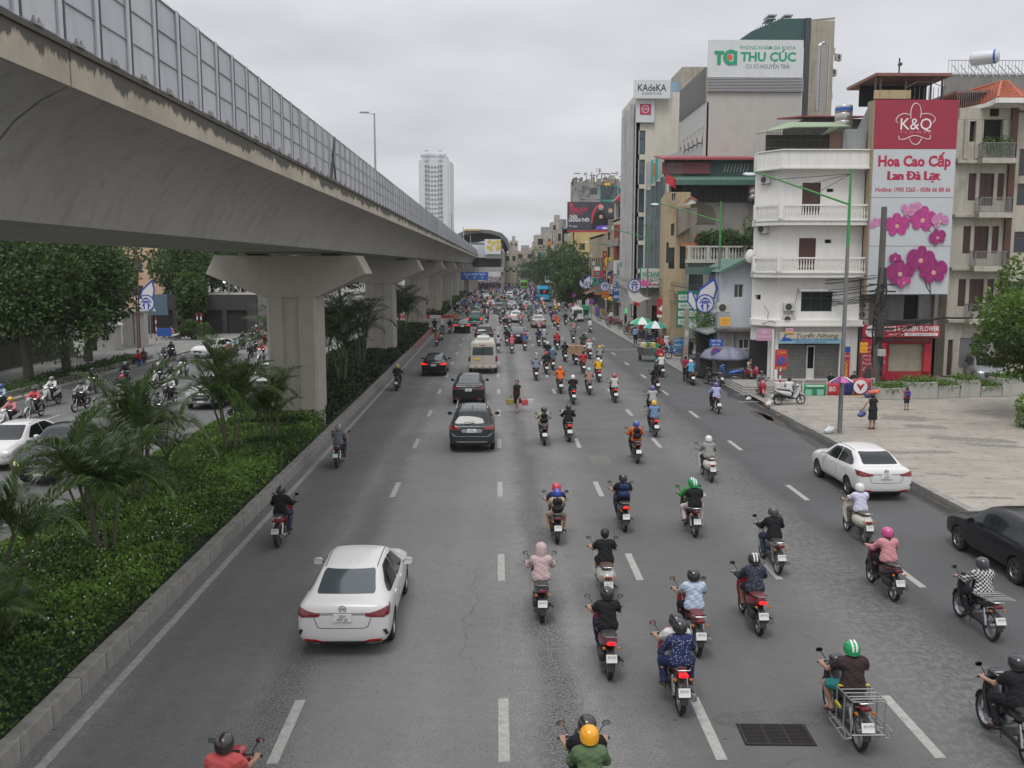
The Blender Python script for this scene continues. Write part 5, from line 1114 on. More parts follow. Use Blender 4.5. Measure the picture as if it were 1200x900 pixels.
# glass fronted building with green vertical sign
Yz=97.;ax_=lambda px:PX(px,Yz,240);az=lambda py:PZ(py,Yz,770)
gf=E0('glass_building','building with angled blue glass front below a plain grey upper wall','building');A0=ax_(757)
MB().pR([(A0,az(222)),(ax_(779),az(203)),(ax_(800),az(203)),(ax_(800),az(176)),(A0,az(190))],Yz,Yz+.3,'y').mk('upper_wall',wL('pale_blue_grey',(.42,.43,.43),.15,.1),gf)
for i in range(4):
 for j in range(4):a=A0+i*(ax_(779)-A0)/4;zt=min(az(222)+(i+.0)*.42,99);z0_=az(315);hgt=(zt-z0_)/4;MB().box(a+.03,a+(ax_(779)-A0)/4-.03,Yz+.1,Yz+.14,z0_+j*hgt+.03,z0_+(j+1)*hgt-.03).mk('glass_pane',mat('facade_glass',(.16,.21,.23),.06,spec=.9,var=.35,vq=.8),gf)
MB().box(A0,ax_(779),Yz+.15,Yz+.3,0,az(222)).mk('wall',mat('mullion_dark',(.07,.08,.085),.5),gf)
mb=MB()
for i in range(5):mb.box(A0+i*(ax_(779)-A0)/4-.04,A0+i*(ax_(779)-A0)/4+.04,Yz+.02,Yz+.1,0,az(222)+i*.35)
mb.mk('mullion',mat('vent_silver',(.4,.4,.4)),gf)
gs=E0('vertical_sign','green vertical sign with orange dots on the grey upper wall','sign');MB().pR([(ax_(760),az(216)),(ax_(762),az(216)),(ax_(762),az(188)),(ax_(760),az(190))],Yz-1.2,Yz-1.0,'y').pR([(ax_(765),az(213)),(ax_(768),az(212)),(ax_(768),az(183)),(ax_(765),az(185))],Yz-1.2,Yz-1.0,'y').mk('sign_letter',mat('jade',(.02,.35,.25),.5),gs);MB().box(ax_(762.5),ax_(764.5),Yz-1.2,Yz-1.1,az(208),az(193)).mk('sign_mark',mat('dot_orange',(.6,.12,.03)),gs)
# bank sign and shop below
bs=E0('shop_sign','white square shop sign with green letters beside the lamp post','sign');Yx=92.;jx=lambda px:PX(px,Yx);jz=lambda py:PZ(py,Yx,762)
MB().box(jx(750),jx(775),Yx-.3,Yx,jz(338),jz(313.5)).mk('sign_frame',SGRN,bs);MB().box(jx(751),jx(774),Yx-.33,Yx-.301,jz(337),jz(314.5)).mk('sign_board',WHT,bs);tX('NHOBANK',.75,GRN,bs,(jx(762.5),Yx-.335,jz(322)),FW,wD=1.7,bold=.03);tX('CỦA',.4,GRN,bs,(jx(761),Yx-.335,jz(328.5)),FW,wD=.6);MB().box(jx(757),jx(773),Yx-.34,Yx-.331,jz(334),jz(333)).mk('sign_stripe',RED,bs)
shp=E0('street_shop','grey street level shop with cream side wall under the white and green sign','shop');fcd(shp,jx(748),Yx+.1,0,jx(806)-jx(748),0,jz(337),[(1.4,3.2,.2,3.4,'dark'),(3.6,4.8,.2,3.0,'shut',M_alu)],MGW);sH(shp,jx(748),jx(806),Yx+.35,Yx+5,0,jz(337),MGW)
# ------------------------------------------------------------ signs along the kerb
def vsg(px0,px1,py0,py1,Y,m,lab,txt=(),tm=TW,t=.12,frame=None,ts=None,cat='sign',name='shop_sign'):
 e=eM(name,(PX((px0+px1)/2,Y),Y,0),0,lab,cat);w_=PX(px1,Y)-PX(px0,Y);z1,z0=PZ(py0,Y),PZ(py1,Y)
 MB().box(-w_/2,w_/2,0,t,z0,z1).mk('sign_board',m,e,bevel=.01)
 for k,s in enumerate(txt):tX(s,(z1-z0)/max(1,len(txt))*.62,tm,e,(0,-.004,z1-(k+.5)*(z1-z0)/len(txt)),FW,wD=w_*.82 if len(s)>1 else w_*.5,bold=.02)
 if frame:
  for z in(z0+.2,z1-.2):MB().bar((w_/2,t/2,z),(frame,t/2,z),.06).mk('bracket',MGR,e)
 return e
gs_=vsg(794.5,819,341,384,73,mat('sign_green_board',(.02,.22,.09),.5),'large green signboard with four white text rows left of the feather emblem',(),frame=2.5)
for k,s in enumerate(('NỘI THẤT','NHÀ ĐẸP','TRANH GỖ','RÈM CỬA')):z=PZ(349+k*9.5,73);MB().box(-.72,.7,-.012,-.002,z-.2,z+.24).mk('sign_row',WHT,gs_);tX(s,.3,GRN,gs_,(0,-.016,z),FW,wD=1.1,bold=.02)
vsg(791,803,396,413.5,74,mat('sign_lightblue',(.05,.25,.45),.5),'light blue board with white words standing at the kerb',('CÂN','MÁY','BÀN'));
rs=vsg(771,783,350,372,84,RED,'leaning red and white signboard with a bird mark by the shops',(),frame=1.2);MB().pR([(-.35,PZ(362,84)),(-.1,PZ(359,84)),(.0,PZ(357,84)),(.1,PZ(360,84)),(.38,PZ(358,84)),(.15,PZ(364,84)),(-.1,PZ(365,84))],-.01,-.003,'y').mk('bird_mark',TW,rs);MB().box(-.45,.45,-.012,-.002,PZ(372,84),PZ(369,84)).mk('sign_row',TW,rs)
vsg(752,764,341,352,95,SGRN,'small dark green sign with white letters below the white and green one',('TC','GO'));vsg(731,741,362,367,112,mat('neon_green',(.02,.6,.15),.4,emit=(.02,.8,.2),es=.6),'glowing green sign low over the pavement',('ĐỖ XE',))
vsg(739,765,335,356,104,WHT,'blank white sign box behind the pink and blue emblem',());vsg(719,728,305,321,125,WHT,'blank white panel high on the narrow facade',());vsg(719,727.5,322,352,123,mat('sign_palegrey',(.4,.44,.5),.5),'pale banner with blue lower part on the narrow facade',('A',),BLU);vsg(718.5,727.5,336,352,122,SB,'blue sign with white letters hanging over the pavement',('TÂM','AN'))
vsg(706,711,294,327,140,mat('sign_maroon',(.22,.02,.03),.5),'tall maroon vertical sign with gold characters',('A','N','B','A'),YEL,frame=1.5);vsg(705.5,714,341,349,128,mat('sign_orange',(.5,.12,.02),.5),'orange red sign with yellow letters under the round emblem',('QUÁN','ĂN'),YEL)
vsg(719,728,263,283,128,mat('brick_red',(.25,.06,.05),.7),'upper dark red panel on the narrow facade',());vsg(719,728,289,305,127,mat('brick_red'),'lower dark red panel on the narrow facade',());vsg(733,740,296,316,116,mat('sign_grey',(.2,.2,.2),.5),'grey vertical sign with pale letter strip',('N','A'),TW)
# ------------------------------------------------------------ more street fronts, far row
rg=random.Random(5)
LABS=['narrow grey facade right behind the round emblem sign','pale narrow facade carrying dark red panels','stained tan block under the big dark advertising board','low shopfront behind the maroon sign','faded yellow tube house beyond the dark board','pale pink tube house beyond the dark board','grey tube house by the large street trees','cream tube house beyond the street trees','distant white tube house on the right row','distant grey tube house on the right row','distant tan tube house on the right row','most distant pale tube house on the right row']
cols=[(.36,.36,.36),(.50,.45,.34),(.36,.30,.20),(.30,.28,.26),(.50,.38,.16),(.50,.32,.26),(.28,.34,.33),(.50,.43,.30),(.5,.49,.47),(.3,.3,.3),(.42,.33,.22),(.42,.41,.38)]
row=[(117,124,12.5),(124,137,13.8),(140,168,12.2),(134,140,8),(205,222,15),(222,240,13),(240,262,17),(262,290,14),(290,330,17),(330,380,15),(380,440,18),(440,520,16)]
for k,(ya,yb,hh)in enumerate(row):
 X0=16.6+rg.uniform(-.2,.6);e=eM('tube_house',(0,0,0),0,LABS[k],'house','tube houses lining the right pavement');m=wL('tube_wall_%d'%k,cols[k],.5,.5,.12)
 nf=int(hh/3.4);W_=yb-ya;nwin=max(1,int(W_/3.4));hs=[(W_*(q+.2)/nwin,W_*(q+.8)/nwin,3.6+3.3*f,5.2+3.3*f,'bwin')for f in range(nf-1)for q in range(nwin)]+[(W_*.1,W_*.9,.2,2.8,'dark')]
 fcd(e,X0,yb,R(-90),W_,0,hh,hs,m,.25);w2=9;hs=[(1.5+3*q,2.6+3*q,4+3.3*f,5.4+3.3*f,'bwin')for f in range(1,nf-1)for q in range(2)]if k not in(2,)else[]
 fcd(e,X0+.01,ya,0,w2,0,hh-.02,hs,m,.25);MB().box(X0,X0+w2,ya+.26,yb,hh-.4,hh-.1).box(X0+w2-.2,X0+w2,ya+.3,yb,0,hh-.42).mk('roof',MGY,e)
 for q in range(3):x=X0+.3+q*2.9;MB().box(x,x+rg.uniform(.8,2.2),ya+1,ya+3,hh-.1,hh+rg.uniform(.6,2.2)).mk('roof_room',wL('old_grey'),e)
 CS=(RED,SB,SGRN,YEL,TW,GRN,mat('teal_panel',(.03,.28,.28),.6),mat('awning_orange',(.5,.16,.06),.6))
 for f in range(int(W_*.45)):m2=rg.choice(CS);y=ya+rg.uniform(.3,W_);zz_=rg.uniform(2.6,7.5);o_=rg.uniform(.6,1.5);hq=rg.uniform(.4,1.7);s_=MB().box(X0-o_,X0-.05,y,y+.12,zz_,zz_+hq).mk('shop_sign',m2,e);MB().box(X0-o_*.8,X0-o_*.3,y-.012,y-.002,zz_+hq*.3,zz_+hq*.7).mk('sign_print',rg.choice(CS),s_)
 for f in range(3):y=ya+rg.uniform(0,W_-3);MB().pR([(X0-1.6,2.5),(X0-.03,3.1),(X0-.03,3.2),(X0-1.6,2.6)],y,y+3,'y').mk('awning',rg.choice(CS+(M_alu,M_alu)),e)
 for f in range(int(hh/4)):y=ya+rg.uniform(.4,W_-1);z_=rg.uniform(4,hh-1);MB().box(X0-.4,X0-.02,y,y+.8,z_,z_+.6).mk('air_conditioner',mat('ac_white',(.52,.51,.47),.6),e)
 mb=MB()
 for f in range(1,nf):mb.box(X0-.9,X0-.003,ya+.3,yb-.3,3.3*f,3.3*f+.15).box(X0-.9,X0-.85,ya+.3,yb-.3,3.3*f+.15,3.3*f+1)
 if k not in(2,):mb.mk('balcony',MGW,e)
 # dark advertising board
YL=150.;ex=lambda px:PX(px,YL);ez=lambda py:PZ(py,YL,692)
lz_=E0('billboard','wide dark advertising board with two people in black above the tan block','billboard');MB().box(ex(664.5),ex(719),YL,YL+.5,ez(270),ez(236.5)).mk('board_panel',mat('board_dark',(.05,.055,.07),.5,var=.3,vq=.4),lz_);MB().box(ex(664.5),ex(719),YL-.05,YL+.6,ez(272),ez(270.3)).mk('board_edge',RED,lz_)
tX('THÁNG 07.09',.8,mat('letter_neonred',(.6,.03,.08),.5),lz_,(ex(677),YL-.01,ez(245.5)),FW,wD=2.8,bold=.02);tX('SALE NGỌ',.7,mat('letter_neonred',(.6,.03,.08)),lz_,(ex(675),YL-.01,ez(249.5)),FW,wD=2.2);tX('CHỌN',.7,TW,lz_,(ex(671.5),YL-.01,ez(254)),FW,wD=1.2,bold=.03);tX('LAZADA THÔI',.7,TW,lz_,(ex(678),YL-.01,ez(258)),FW,wD=3.2,bold=.03);tX('Tải ngay',.4,TW,lz_,(ex(671),YL-.01,ez(265)),FW)
MB().lH([(.3,0),(.0,-.01)],(ex(669),YL-.001,ez(240.5)),'y',12).mk('logo_heart',mat('letter_neonred'),lz_)
def flat(parent,nm,pts,m,d=.012,k=0):return MB().pR([(ex(a),ez(b))for a,b in pts],YL-.006-d-.004*k,YL-.004-.004*k,'y').mk(nm,m,parent)
flat(lz_,'glow_arc',[(692,262),(693,250),(698,241),(704,238),(704,239.5),(699,243),(695,251),(694,262)],mat('letter_neonred'))
flat(lz_,'printed_figure',[(692,268),(695,254),(700,248),(705,247),(709,250),(712,268)],mat('figure_black',(.012,.012,.014),.5),k=1);flat(lz_,'printed_figure',[(707,268),(709,257),(713,253),(718,255),(718.8,268)],mat('figure_dark',(.02,.015,.02),.5),k=1)
SK=mat('printed_skin',(.50,.30,.22),.6)
for(a,b,r)in((703.5,243,.42),(714.5,247,.36),(703.5,254,.3)):MB().lH([(r,0),(r*.8,-.03),(0,-.035)],(ex(a),YL-.02,ez(b)),'y',14).mk('printed_face',SK,lz_)
flat(lz_,'printed_ribbon',[(697,269),(699,265),(718.8,263),(718.8,269)],mat('ribbon_violet',(.18,.08,.5),.5),k=2);flat(lz_,'printed_ribbon',[(713,266),(718.8,260),(718.8,266)],mat('ribbon_pink',(.6,.1,.4),.5),k=3)
# cluttered block behind the board
cb=E0('rooftop_clutter_building','cluttered grey building with teal window and scaffolding above the dark board','building');Yc=218.;c_x=lambda px:PX(px,Yc);c_z=lambda py:PZ(py,Yc,695)
fcd(cb,c_x(668),Yc,0,c_x(736)-c_x(668),0,c_z(213),[(c_x(703)-c_x(668),c_x(722)-c_x(668),c_z(234),c_z(219),'glass',3),(c_x(690)-c_x(668),c_x(699)-c_x(668),c_z(228),c_z(220),'glass',2),(c_x(724)-c_x(668),c_x(731)-c_x(668),c_z(228),c_z(220),'bwin')],wL('clutter_grey',(.34,.33,.31),.5,.5));sH(cb,c_x(668),c_x(736),Yc+.3,Yc+12,0,c_z(213),MGW)
mb=MB();mb.box(c_x(702),c_x(703),Yc-.2,Yc,c_z(236),c_z(218)).box(c_x(722),c_x(723.5),Yc-.2,Yc,c_z(236),c_z(218)).box(c_x(703),c_x(722),Yc-.2,Yc,c_z(219),c_z(217.6)).box(c_x(703),c_x(722),Yc-.2,Yc,c_z(236),c_z(234));mb.mk('teal_frame',mat('jade'),cb)
mb=MB();rg=random.Random(9)
for k in range(90):x=rg.uniform(668,735);z=rg.uniform(203,240);l=rg.uniform(2,9);mb.bar((c_x(x),Yc-rg.uniform(.3,1.4),c_z(z)),(c_x(x+(l if k%2 else 0)),Yc-rg.uniform(.3,1.4),c_z(z-(0 if k%2 else l))),.17)
mb.mk('scaffold',mat('old_steel'),cb)['kind']='stuff';mb=MB()
for k in range(9):x=672+k*7;mb.box(c_x(x),c_x(x+rg.uniform(3,6)),Yc+1,Yc+4,c_z(213),c_z(rg.uniform(202,210)))
mb.mk('roof_room',M_bg,cb);tX('TNR',1.3,mat('letter_rosegrey',(.45,.2,.28),.6),cb,(c_x(700),Yc-.02,c_z(200)),FW,wD=1.3,ext=.1)
vsg(707,714,214,217,156,YEL,'small yellow sign on the cluttered building above the dark board',());
mr=E0('red_awning_house','house with a red pitched awning right of the dark board','house');Ym=140;MB().pR([(PX(718,Ym),PZ(236,Ym)),(PX(735,Ym),PZ(236,Ym)),(PX(734,Ym),PZ(226,Ym)),(PX(727,Ym),PZ(226,Ym))],Ym-1.5,Ym+3,'y').mk('roof',mat('roof_red'),mr);fcd(mr,PX(721,Ym),Ym,0,3,0,PZ(237,Ym),[(.4,1.2,PZ(b,Ym),PZ(a,Ym),'bwin')for a,b in((242,256),(262,276))],MGW)
# distant centre
FC=[('beige stepped block beyond the dark board',646,660,260,280,330,(.34,.31,.26)),('pale terrace block left of the stepped block',627,652,275,300,300,(.4,.36,.3)),('distant red roofed long building',604,627,294,300,420,(.36,.3,.27)),('distant pale green glass tower',597,607,282,306,520,(.3,.36,.36)),('cream block with teal netting left of the dark board',652,666,268,300,240,(.36,.32,.27)),('small yellow roofed hall beyond the station',591,606,296,303,330,(.36,.33,.24)),('tiny distant grey block at the end of the street',612,622,297,310,620,(.4,.4,.4))]
for lab,a,b,t_,bt,Y,c in FC:
 e=eM('distant_building',(PX(a,Y),Y,0),0,lab,'building');W_=PX(b,Y)-PX(a,Y);zt=PZ(t_,Y);zb=0
 n=max(2,int(W_/3));nf=max(2,int(zt/3.5));fcd(e,0,0,0,W_,0,zt,[(W_*(q+.25)/n,W_*(q+.75)/n,zt*(f+.25)/nf,zt*(f+.7)/nf,'dark')for q in range(n)for f in range(nf//2,nf)],wL('dist_'+lab[:6],c,.4,.4),.3);MB().box(0,W_,.35,12,0,zt).mk('rear_mass',wL('dist_'+lab[:6],c),e)
 MB().box(W_*.3,W_*.7,2,6,zt,zt+2.5).mk('roof_room',MGY,e)
vsg(641,652,283,287,290,mat('sign_orange'),'orange rooftop sign with yellow letters on the pale terrace block',('NHÀ',),YEL)
# the slender tower
YT=700.;e=eM('apartment_tower',(PX(492,YT),YT,0),R(-4),'slender white apartment tower with letters on top rising behind the viaduct','tower');W_=PX(526,YT)-PX(492,YT);zt=PZ(188,YT)
M_tw2=mat('tower_white',(.52,.53,.54),.7,var=.05);fcd(e,0,0,0,W_,0,zt,[(W_*.2+W_*.62*q/6+.35,W_*.2+W_*.62*(q+1)/6-.35,zt*.25+f*3.3,zt*.25+f*3.3+2,'dark',mat('tower_glass_hazed',(.27,.31,.35),.4))for q in range(6)for f in range(18)],M_tw2,.8)  # window colour is lightened to stand in for distance haze
MB().box(0,W_+1.5,.81,24,0,zt-.5).mk('core',M_tw2,e)
mb=MB()
for f in range(22):mb.box(W_*.2,W_*.34,-.9,-.02,zt*.25+f*3.3-.6,zt*.25+f*3.3+.2).box(W_*.68,W_*.82,-.9,-.02,zt*.25+f*3.3-.6,zt*.25+f*3.3+.2)
mb.mk('balconies',mat('tower_shade',(.4,.42,.45),.6),e);MB().box(W_*.08,W_*.92,2,20,zt,zt+3.5).mk('crown_wall',M_tw2,e);tX('HOÀNG HUY',3.6,mat('letter_slate',(.22,.26,.34),.5),e,(W_*.5,1.9,zt+3.2),FW,wD=W_*.9,ext=.3,bold=.03)
# station over the road
YSn=240.;s_x=lambda px,Y=YSn:PX(px,Y);s_z=lambda py,Y=YSn:PZ(py,Y,575)
stn=E0('metro_station','elevated metro station with curved dark roof spanning to the road beyond the viaduct','station')
arc=[(s_x(x),s_z(y))for x,y in((520,282),(545,270),(560,268.5),(575,269.5),(588,273),(595,280),(598,290),(596,293),(592,284),(585,277),(574,273.5),(560,272.5),(545,275),(520,288))]
MB().pR(arc,YSn,YSn+90,'y').mk('roof',mat('station_roof',(.13,.135,.14),.5,.3),stn)
mb=MB();n_=6
for k in range(n_):y=YSn+.3+k*15;mb.tU([(s_x(545),y,s_z(271.5)),(s_x(562),y,s_z(269.8)),(s_x(580),y,s_z(272)),(s_x(592),y,s_z(279)),(s_x(596),y,s_z(291))],.18,6)
mb.mk('roof_rib',MGR,stn);MB().box(s_x(535),s_x(589),YSn+1,YSn+88,s_z(300),s_z(284)).mk('concourse',mat('station_dark',(.16,.165,.17),.7),stn);MB().box(s_x(530),s_x(572),YSn-.5,YSn+.9,s_z(302),s_z(287)).mk('parapet_wall',M_pan,stn)
MB().box(s_x(530),s_x(590),YSn,YSn+88,s_z(313),s_z(300.5)).mk('lower_floor',MIN,stn);MB().box(s_x(520),s_x(590),YSn-1,YSn+88,s_z(318.5),s_z(313)).mk('floor_beam',wL('station_beam',(.36,.35,.34),.2,.2),stn)
MB().box(s_x(587),s_x(590.5),YSn-.5,YSn+2,0,s_z(294)).mk('column',wL('station_col',(.25,.22,.2),.3,.3),stn);MB().box(s_x(549),s_x(560),YSn,YSn+3,0,s_z(318)).mk('column',M_pier,stn)
MB().box(s_x(545),s_x(564),YSn-.6,YSn-.1,s_z(270.5),s_z(268.6)).mk('edge_strip',mat('strip_ochre',(.42,.3,.08),.5),stn);
ad=E0('station_billboard','white and yellow patterned board on the end of the station','billboard');MB().box(s_x(568),s_x(587),YSn-1.6,YSn-1.2,s_z(298),s_z(280.5)).mk('board_panel',WHT,ad);rg=random.Random(2)
for k in range(11):MB().lH([(rg.uniform(.35,.7),0),(.2,-.02)],(s_x(rg.uniform(570,585)),YSn-1.61-.003*k,s_z(rg.uniform(283,296))),'y',6).mk('printed_hexagon',mat('hex_yellow',(.6,.42,.08),.5),ad)
MB().box(s_x(570),s_x(588),YSn-1.4,YSn-1.1,s_z(303),s_z(299)).mk('grey_strip',MGR,ad)
fb=E0('footbridge','distant pale green footbridge crossing the road past the station','footbridge');Yf=330.;MB().box(PX(588,Yf),PX(668,Yf),Yf,Yf+3,PZ(316.5,Yf),PZ(313.6,Yf)).mk('deck',mat('bridge_green',(.28,.36,.30),.6),fb);rlg(fb,PX(588,Yf),Yf-.1,0,PX(668,Yf)-PX(588,Yf),PZ(313.6,Yf),.9,mat('bridge_green'),.8)
for px in(606,666):MB().box(PX(px,Yf)-.4,PX(px,Yf)+.4,Yf+1,Yf+2,0,PZ(316.4,Yf)).mk('column',MGR,fb)
for k,(a,b,c,d)in enumerate(((629,635,302,309),(627,631,318,325),(633,636,296,302))):vsg(a,b,c,d,250-k*8,mat('teal_panel',(.03,.28,.28),.6),['teal panel among the street trees above the footbridge','lower teal panel below the footbridge end','topmost small teal panel by the street trees'][k],())
# big blue direction sign
Yb=150.;dsn=E0('direction_sign','wide blue overhead direction sign held out from the viaduct piers','road sign');MB().box(PX(540,Yb),PX(572,Yb),Yb,Yb+.12,PZ(328,Yb),PZ(318.8,Yb)).mk('sign_board',SB,dsn,bevel=.02)
for k in range(3):tX(['QL6','HÀ ĐÔNG','THANH XUÂN'][k],.38,TW,dsn,(PX(547+9*k,Yb),Yb-.005,PZ(321.5,Yb)),FW,wD=1.0);tX(['↑','↑','↑'][k],.5,TW,dsn,(PX(547+9*k,Yb),Yb-.005,PZ(325.5,Yb)),FW)
MB().bar((-7.2,Yb+.2,PZ(323,Yb)),(PX(541,Yb),Yb+.2,PZ(323,Yb)),.2).bar((-7.3,Yb+.2,0),(-7.3,Yb+.2,PZ(322,Yb)),.25).mk('mast_arm',MGV,dsn)
# ============================================================ street furniture, right side
M_green=mat('lamp_green',(.06,.28,.08),.45,.2,spec=.5);MPO=mat('lamp_grey',(.22,.225,.23),.55,.5,var=.2,vq=2,sk=.3,rust=.2)
def lamp(px_base,Y,ytop,px_arm,yarm0,yarm1,lab,X=None,gy=None):
 X=X if X is not None else PX(px_base,Y);z1=PZ(ytop,Y);za=PZ(yarm0,Y)
 o=eM('street_lamp',(X,Y,.13),0,lab,'street lamp','green topped lamp posts on the right kerb');MB().tU([(0,0,0),(0,0,za-1.7)],[.105,.075],10).mk('lower_pole',MPO,o,smt=True);MB().tU([(0,0,za-1.7),(0,0,z1)],[.075,.045],10).mk('upper_pole',M_green,o,smt=True)
 e=AT(px_arm,yarm1,Y);MB().tU([(0,0,za),(e.x-X,0,e.z)],[.045,.03],8).mk('arm',M_green,o,smt=True);d=(e.x-X)
 MB().lF([(-.12,0,.02,.02),(0,0,.16,.05),(.3,0,.16,.05),(.42,0,.02,.02)],n=10).mk('lamp_head',mat('lamp_pale',(.45,.47,.47),.5),o,loc=(d-.1,0,e.z-.14+.04),rot=(0,R(-20),R(90)))
 mb=MB();
 for t in(.35,.55,.8):mb.tU([(0,0,z1-.2),(d*t,0,za+(e.z-.13-za)*t+.05)],.012,4)
 mb.mk('stay_wire',MCB,o);return o
lamp(992,39.6,201,885,243,205,'nearest tall lamp post on the forecourt with green top and long green arm',X=14.75)
lamp(843,62,238,772,262,240,'second green topped lamp post by the feather emblem')
lamp(759,88,262,712,281,268,'third green topped lamp post behind the green and white umbrellas')
lamp(712,130,286,690,290,284,'fourth green topped lamp post beyond the round emblem')
lamp(674.5,200,290,650,296,290,'farthest visible lamp post in front of the dark street trees')
# junk on the nearest lamp post: folded purple umbrella, bag at its foot
g=(14.75,39.3)
u=eM('folded_umbrella',(14.6,39.25,2.4),R(20),'pink, white and purple cloth umbrella hung on the nearest lamp post','umbrella');u.scale=(.62,.62,.8)
for k,m in enumerate((mat('cloth_purple',(.16,.05,.16),.8),mat('cloth_pink',(.45,.12,.3),.8),mat('cloth_offwhite',(.6,.58,.58),.8),mat('cloth_purple'),mat('cloth_pink'),mat('cloth_offwhite'))):
 a0=k*1.05;mb=MB();pts=[]
 for i in range(5):
  r=.18+.22*i;
  for j in range(4):a=a0+j*.35;pts.append((r*math.cos(a)*.9,r*math.sin(a)*.5,.32-.07*i-.05*(j%2)-.02*random.random()))
 for i in range(4):
  for j in range(3):mb.f.append((i*4+j,i*4+j+1,i*4+j+5,i*4+j+4));mb.m.append(0)
 mb.v=pts;mb.mk('cloth_panel',m,u,smt=True).modifiers.new('s','SOLIDIFY').thickness=.012
MB().tU([(0,.0,-.3),(0,0,.35)],.02,6).mk('shaft',MFR,u)
def sK(x,y,z,s,col,lab,name='plastic_bag',cat='bag',sy=1.):
 o=link(name,nets(name,[((0,0,.1),(.12,.05,.14),.12,.1),((0,.02,.2),(-.04,0,.33),.07,.02),((-.1,-.03,.08),(0,0,.1),.09,.1)],mat('bag_'+lab[:5],col,.45,spec=.5),h=.02,k=.05,wK=.006));o.location=(x,y,z);o.scale=(s,s*sy,s);return tag(o,lab,cat)
sK(14.25,39.5,.15,1.2,(.5,.52,.55),'white plastic rubbish bag lying at the foot of the nearest lamp post')
sK(14.2,48.1,.02,1.3,(.55,.55,.53),'crumpled white bag in the gutter at the forecourt corner');sK(13.7,50.4,.0,.8,(.5,.5,.5),'small white litter bag on the wet asphalt by the steps')
# utility pole with cable bundles
up=eM('utility_pole',(PX(1033,54.5),54.5,.15),0,'dark square concrete utility pole wrapped in black cable bundles','utility pole')
zt=PZ(245,54.5);MB().tU([(0,0,-.2),(0,0,zt)],[.26,.17],6).mk('pole',wL('pole_dark',(.12,.115,.105),.5,.5),up);M_cb=MCB
mb=MB();rg=random.Random(4)
for k in range(26):
 z0=rg.uniform(.6,5.4);z1=z0+rg.uniform(.5,2.2);a=rg.uniform(0,6.28);mb.tU([(.28*math.cos(a),.28*math.sin(a),z0),(.34*math.cos(a+.4),.34*math.sin(a+.4),(z0+z1)/2),(.28*math.cos(a+.7),.28*math.sin(a+.7),z1)],rg.uniform(.02,.06),5)
for k in range(6):mb.tU([(.42*math.cos(t)+rg.uniform(-.05,.05),-.3+.08*math.sin(t*2),3.6+k*.3+.34*math.sin(t))for t in[i*.7 for i in range(10)]],.025,5,False)
mb.mk('cable_bundle',M_cb,up);mb=MB()
for z in(5.6,6.0,3.4):mb.box(-.8,.8,-.28,-.2,z,z+.1)
mb.mk('crossarm',MFR,up);MB().box(-.12,.3,-.5,-.25,1.9,2.3).mk('meter_box',mat('meter_grey',(.4,.4,.38),.5),up,bevel=.02);MB().box(-.25,.15,-.45,-.24,3.0,4.4).mk('junction_box',MFR,up,bevel=.02)
yb=E0('notice_board','small yellow notice on a thin pole left of the utility pole','sign');brd('sign_board',yb,PX(1012.5,54),PX(1021.5,54),54,PZ(414,54),PZ(402,54),YEL,.05);tX('SỬA',.25,RED,yb,(PX(1017,54),53.996,PZ(406,54)),FW);tX('KHÓA',.2,RED,yb,(PX(1017,54),53.996,PZ(411,54)),FW);MB().bar((PX(1017,54),54.08,.1),(PX(1017,54),54.08,PZ(413,54)),.05).mk('post',MPO,yb)
# overhead cables along the street
cb=E0('overhead_cables','thin black overhead cables strung between poles on the right','cables');rg=random.Random(8)
P_=[Vector((PX(1033,54.5),54.5,6.2)),Vector((16.4,64,5.6)),Vector((15.2,88,5.6)),Vector((14.6,118,5.8)),Vector((14.4,160,5.8)),Vector((14.4,220,6))]
for k in range(12):
 mb=MB();off=Vector((rg.uniform(-.5,.5),0,rg.uniform(-1.0,.6)));wire(mb,[p+off for p in P_],.022,rg.uniform(.3,1.2));mb.mk('cable',MCB,cb)
for k,(a,b)in enumerate((((1033,54.5,400),(1075,57.6,378)),((1033,54.5,385),(1100,57.5,373)),((1033,54.5,355),(1011,57.3,348)),((1033,54.5,392),(1090,57.4,372)))):mb=MB();wire(mb,[AT(a[0],a[2],a[1]),AT(b[0],b[2],b[1])],.035,.8);mb.mk('cable',MCB,cb)
for k in range(3):mb=MB();wire(mb,[AT(1033,375+3*k,54.5),AT(1106,372,57.6),AT(1140,372,59)],.06,.4);mb.mk('cable',MCB,cb)
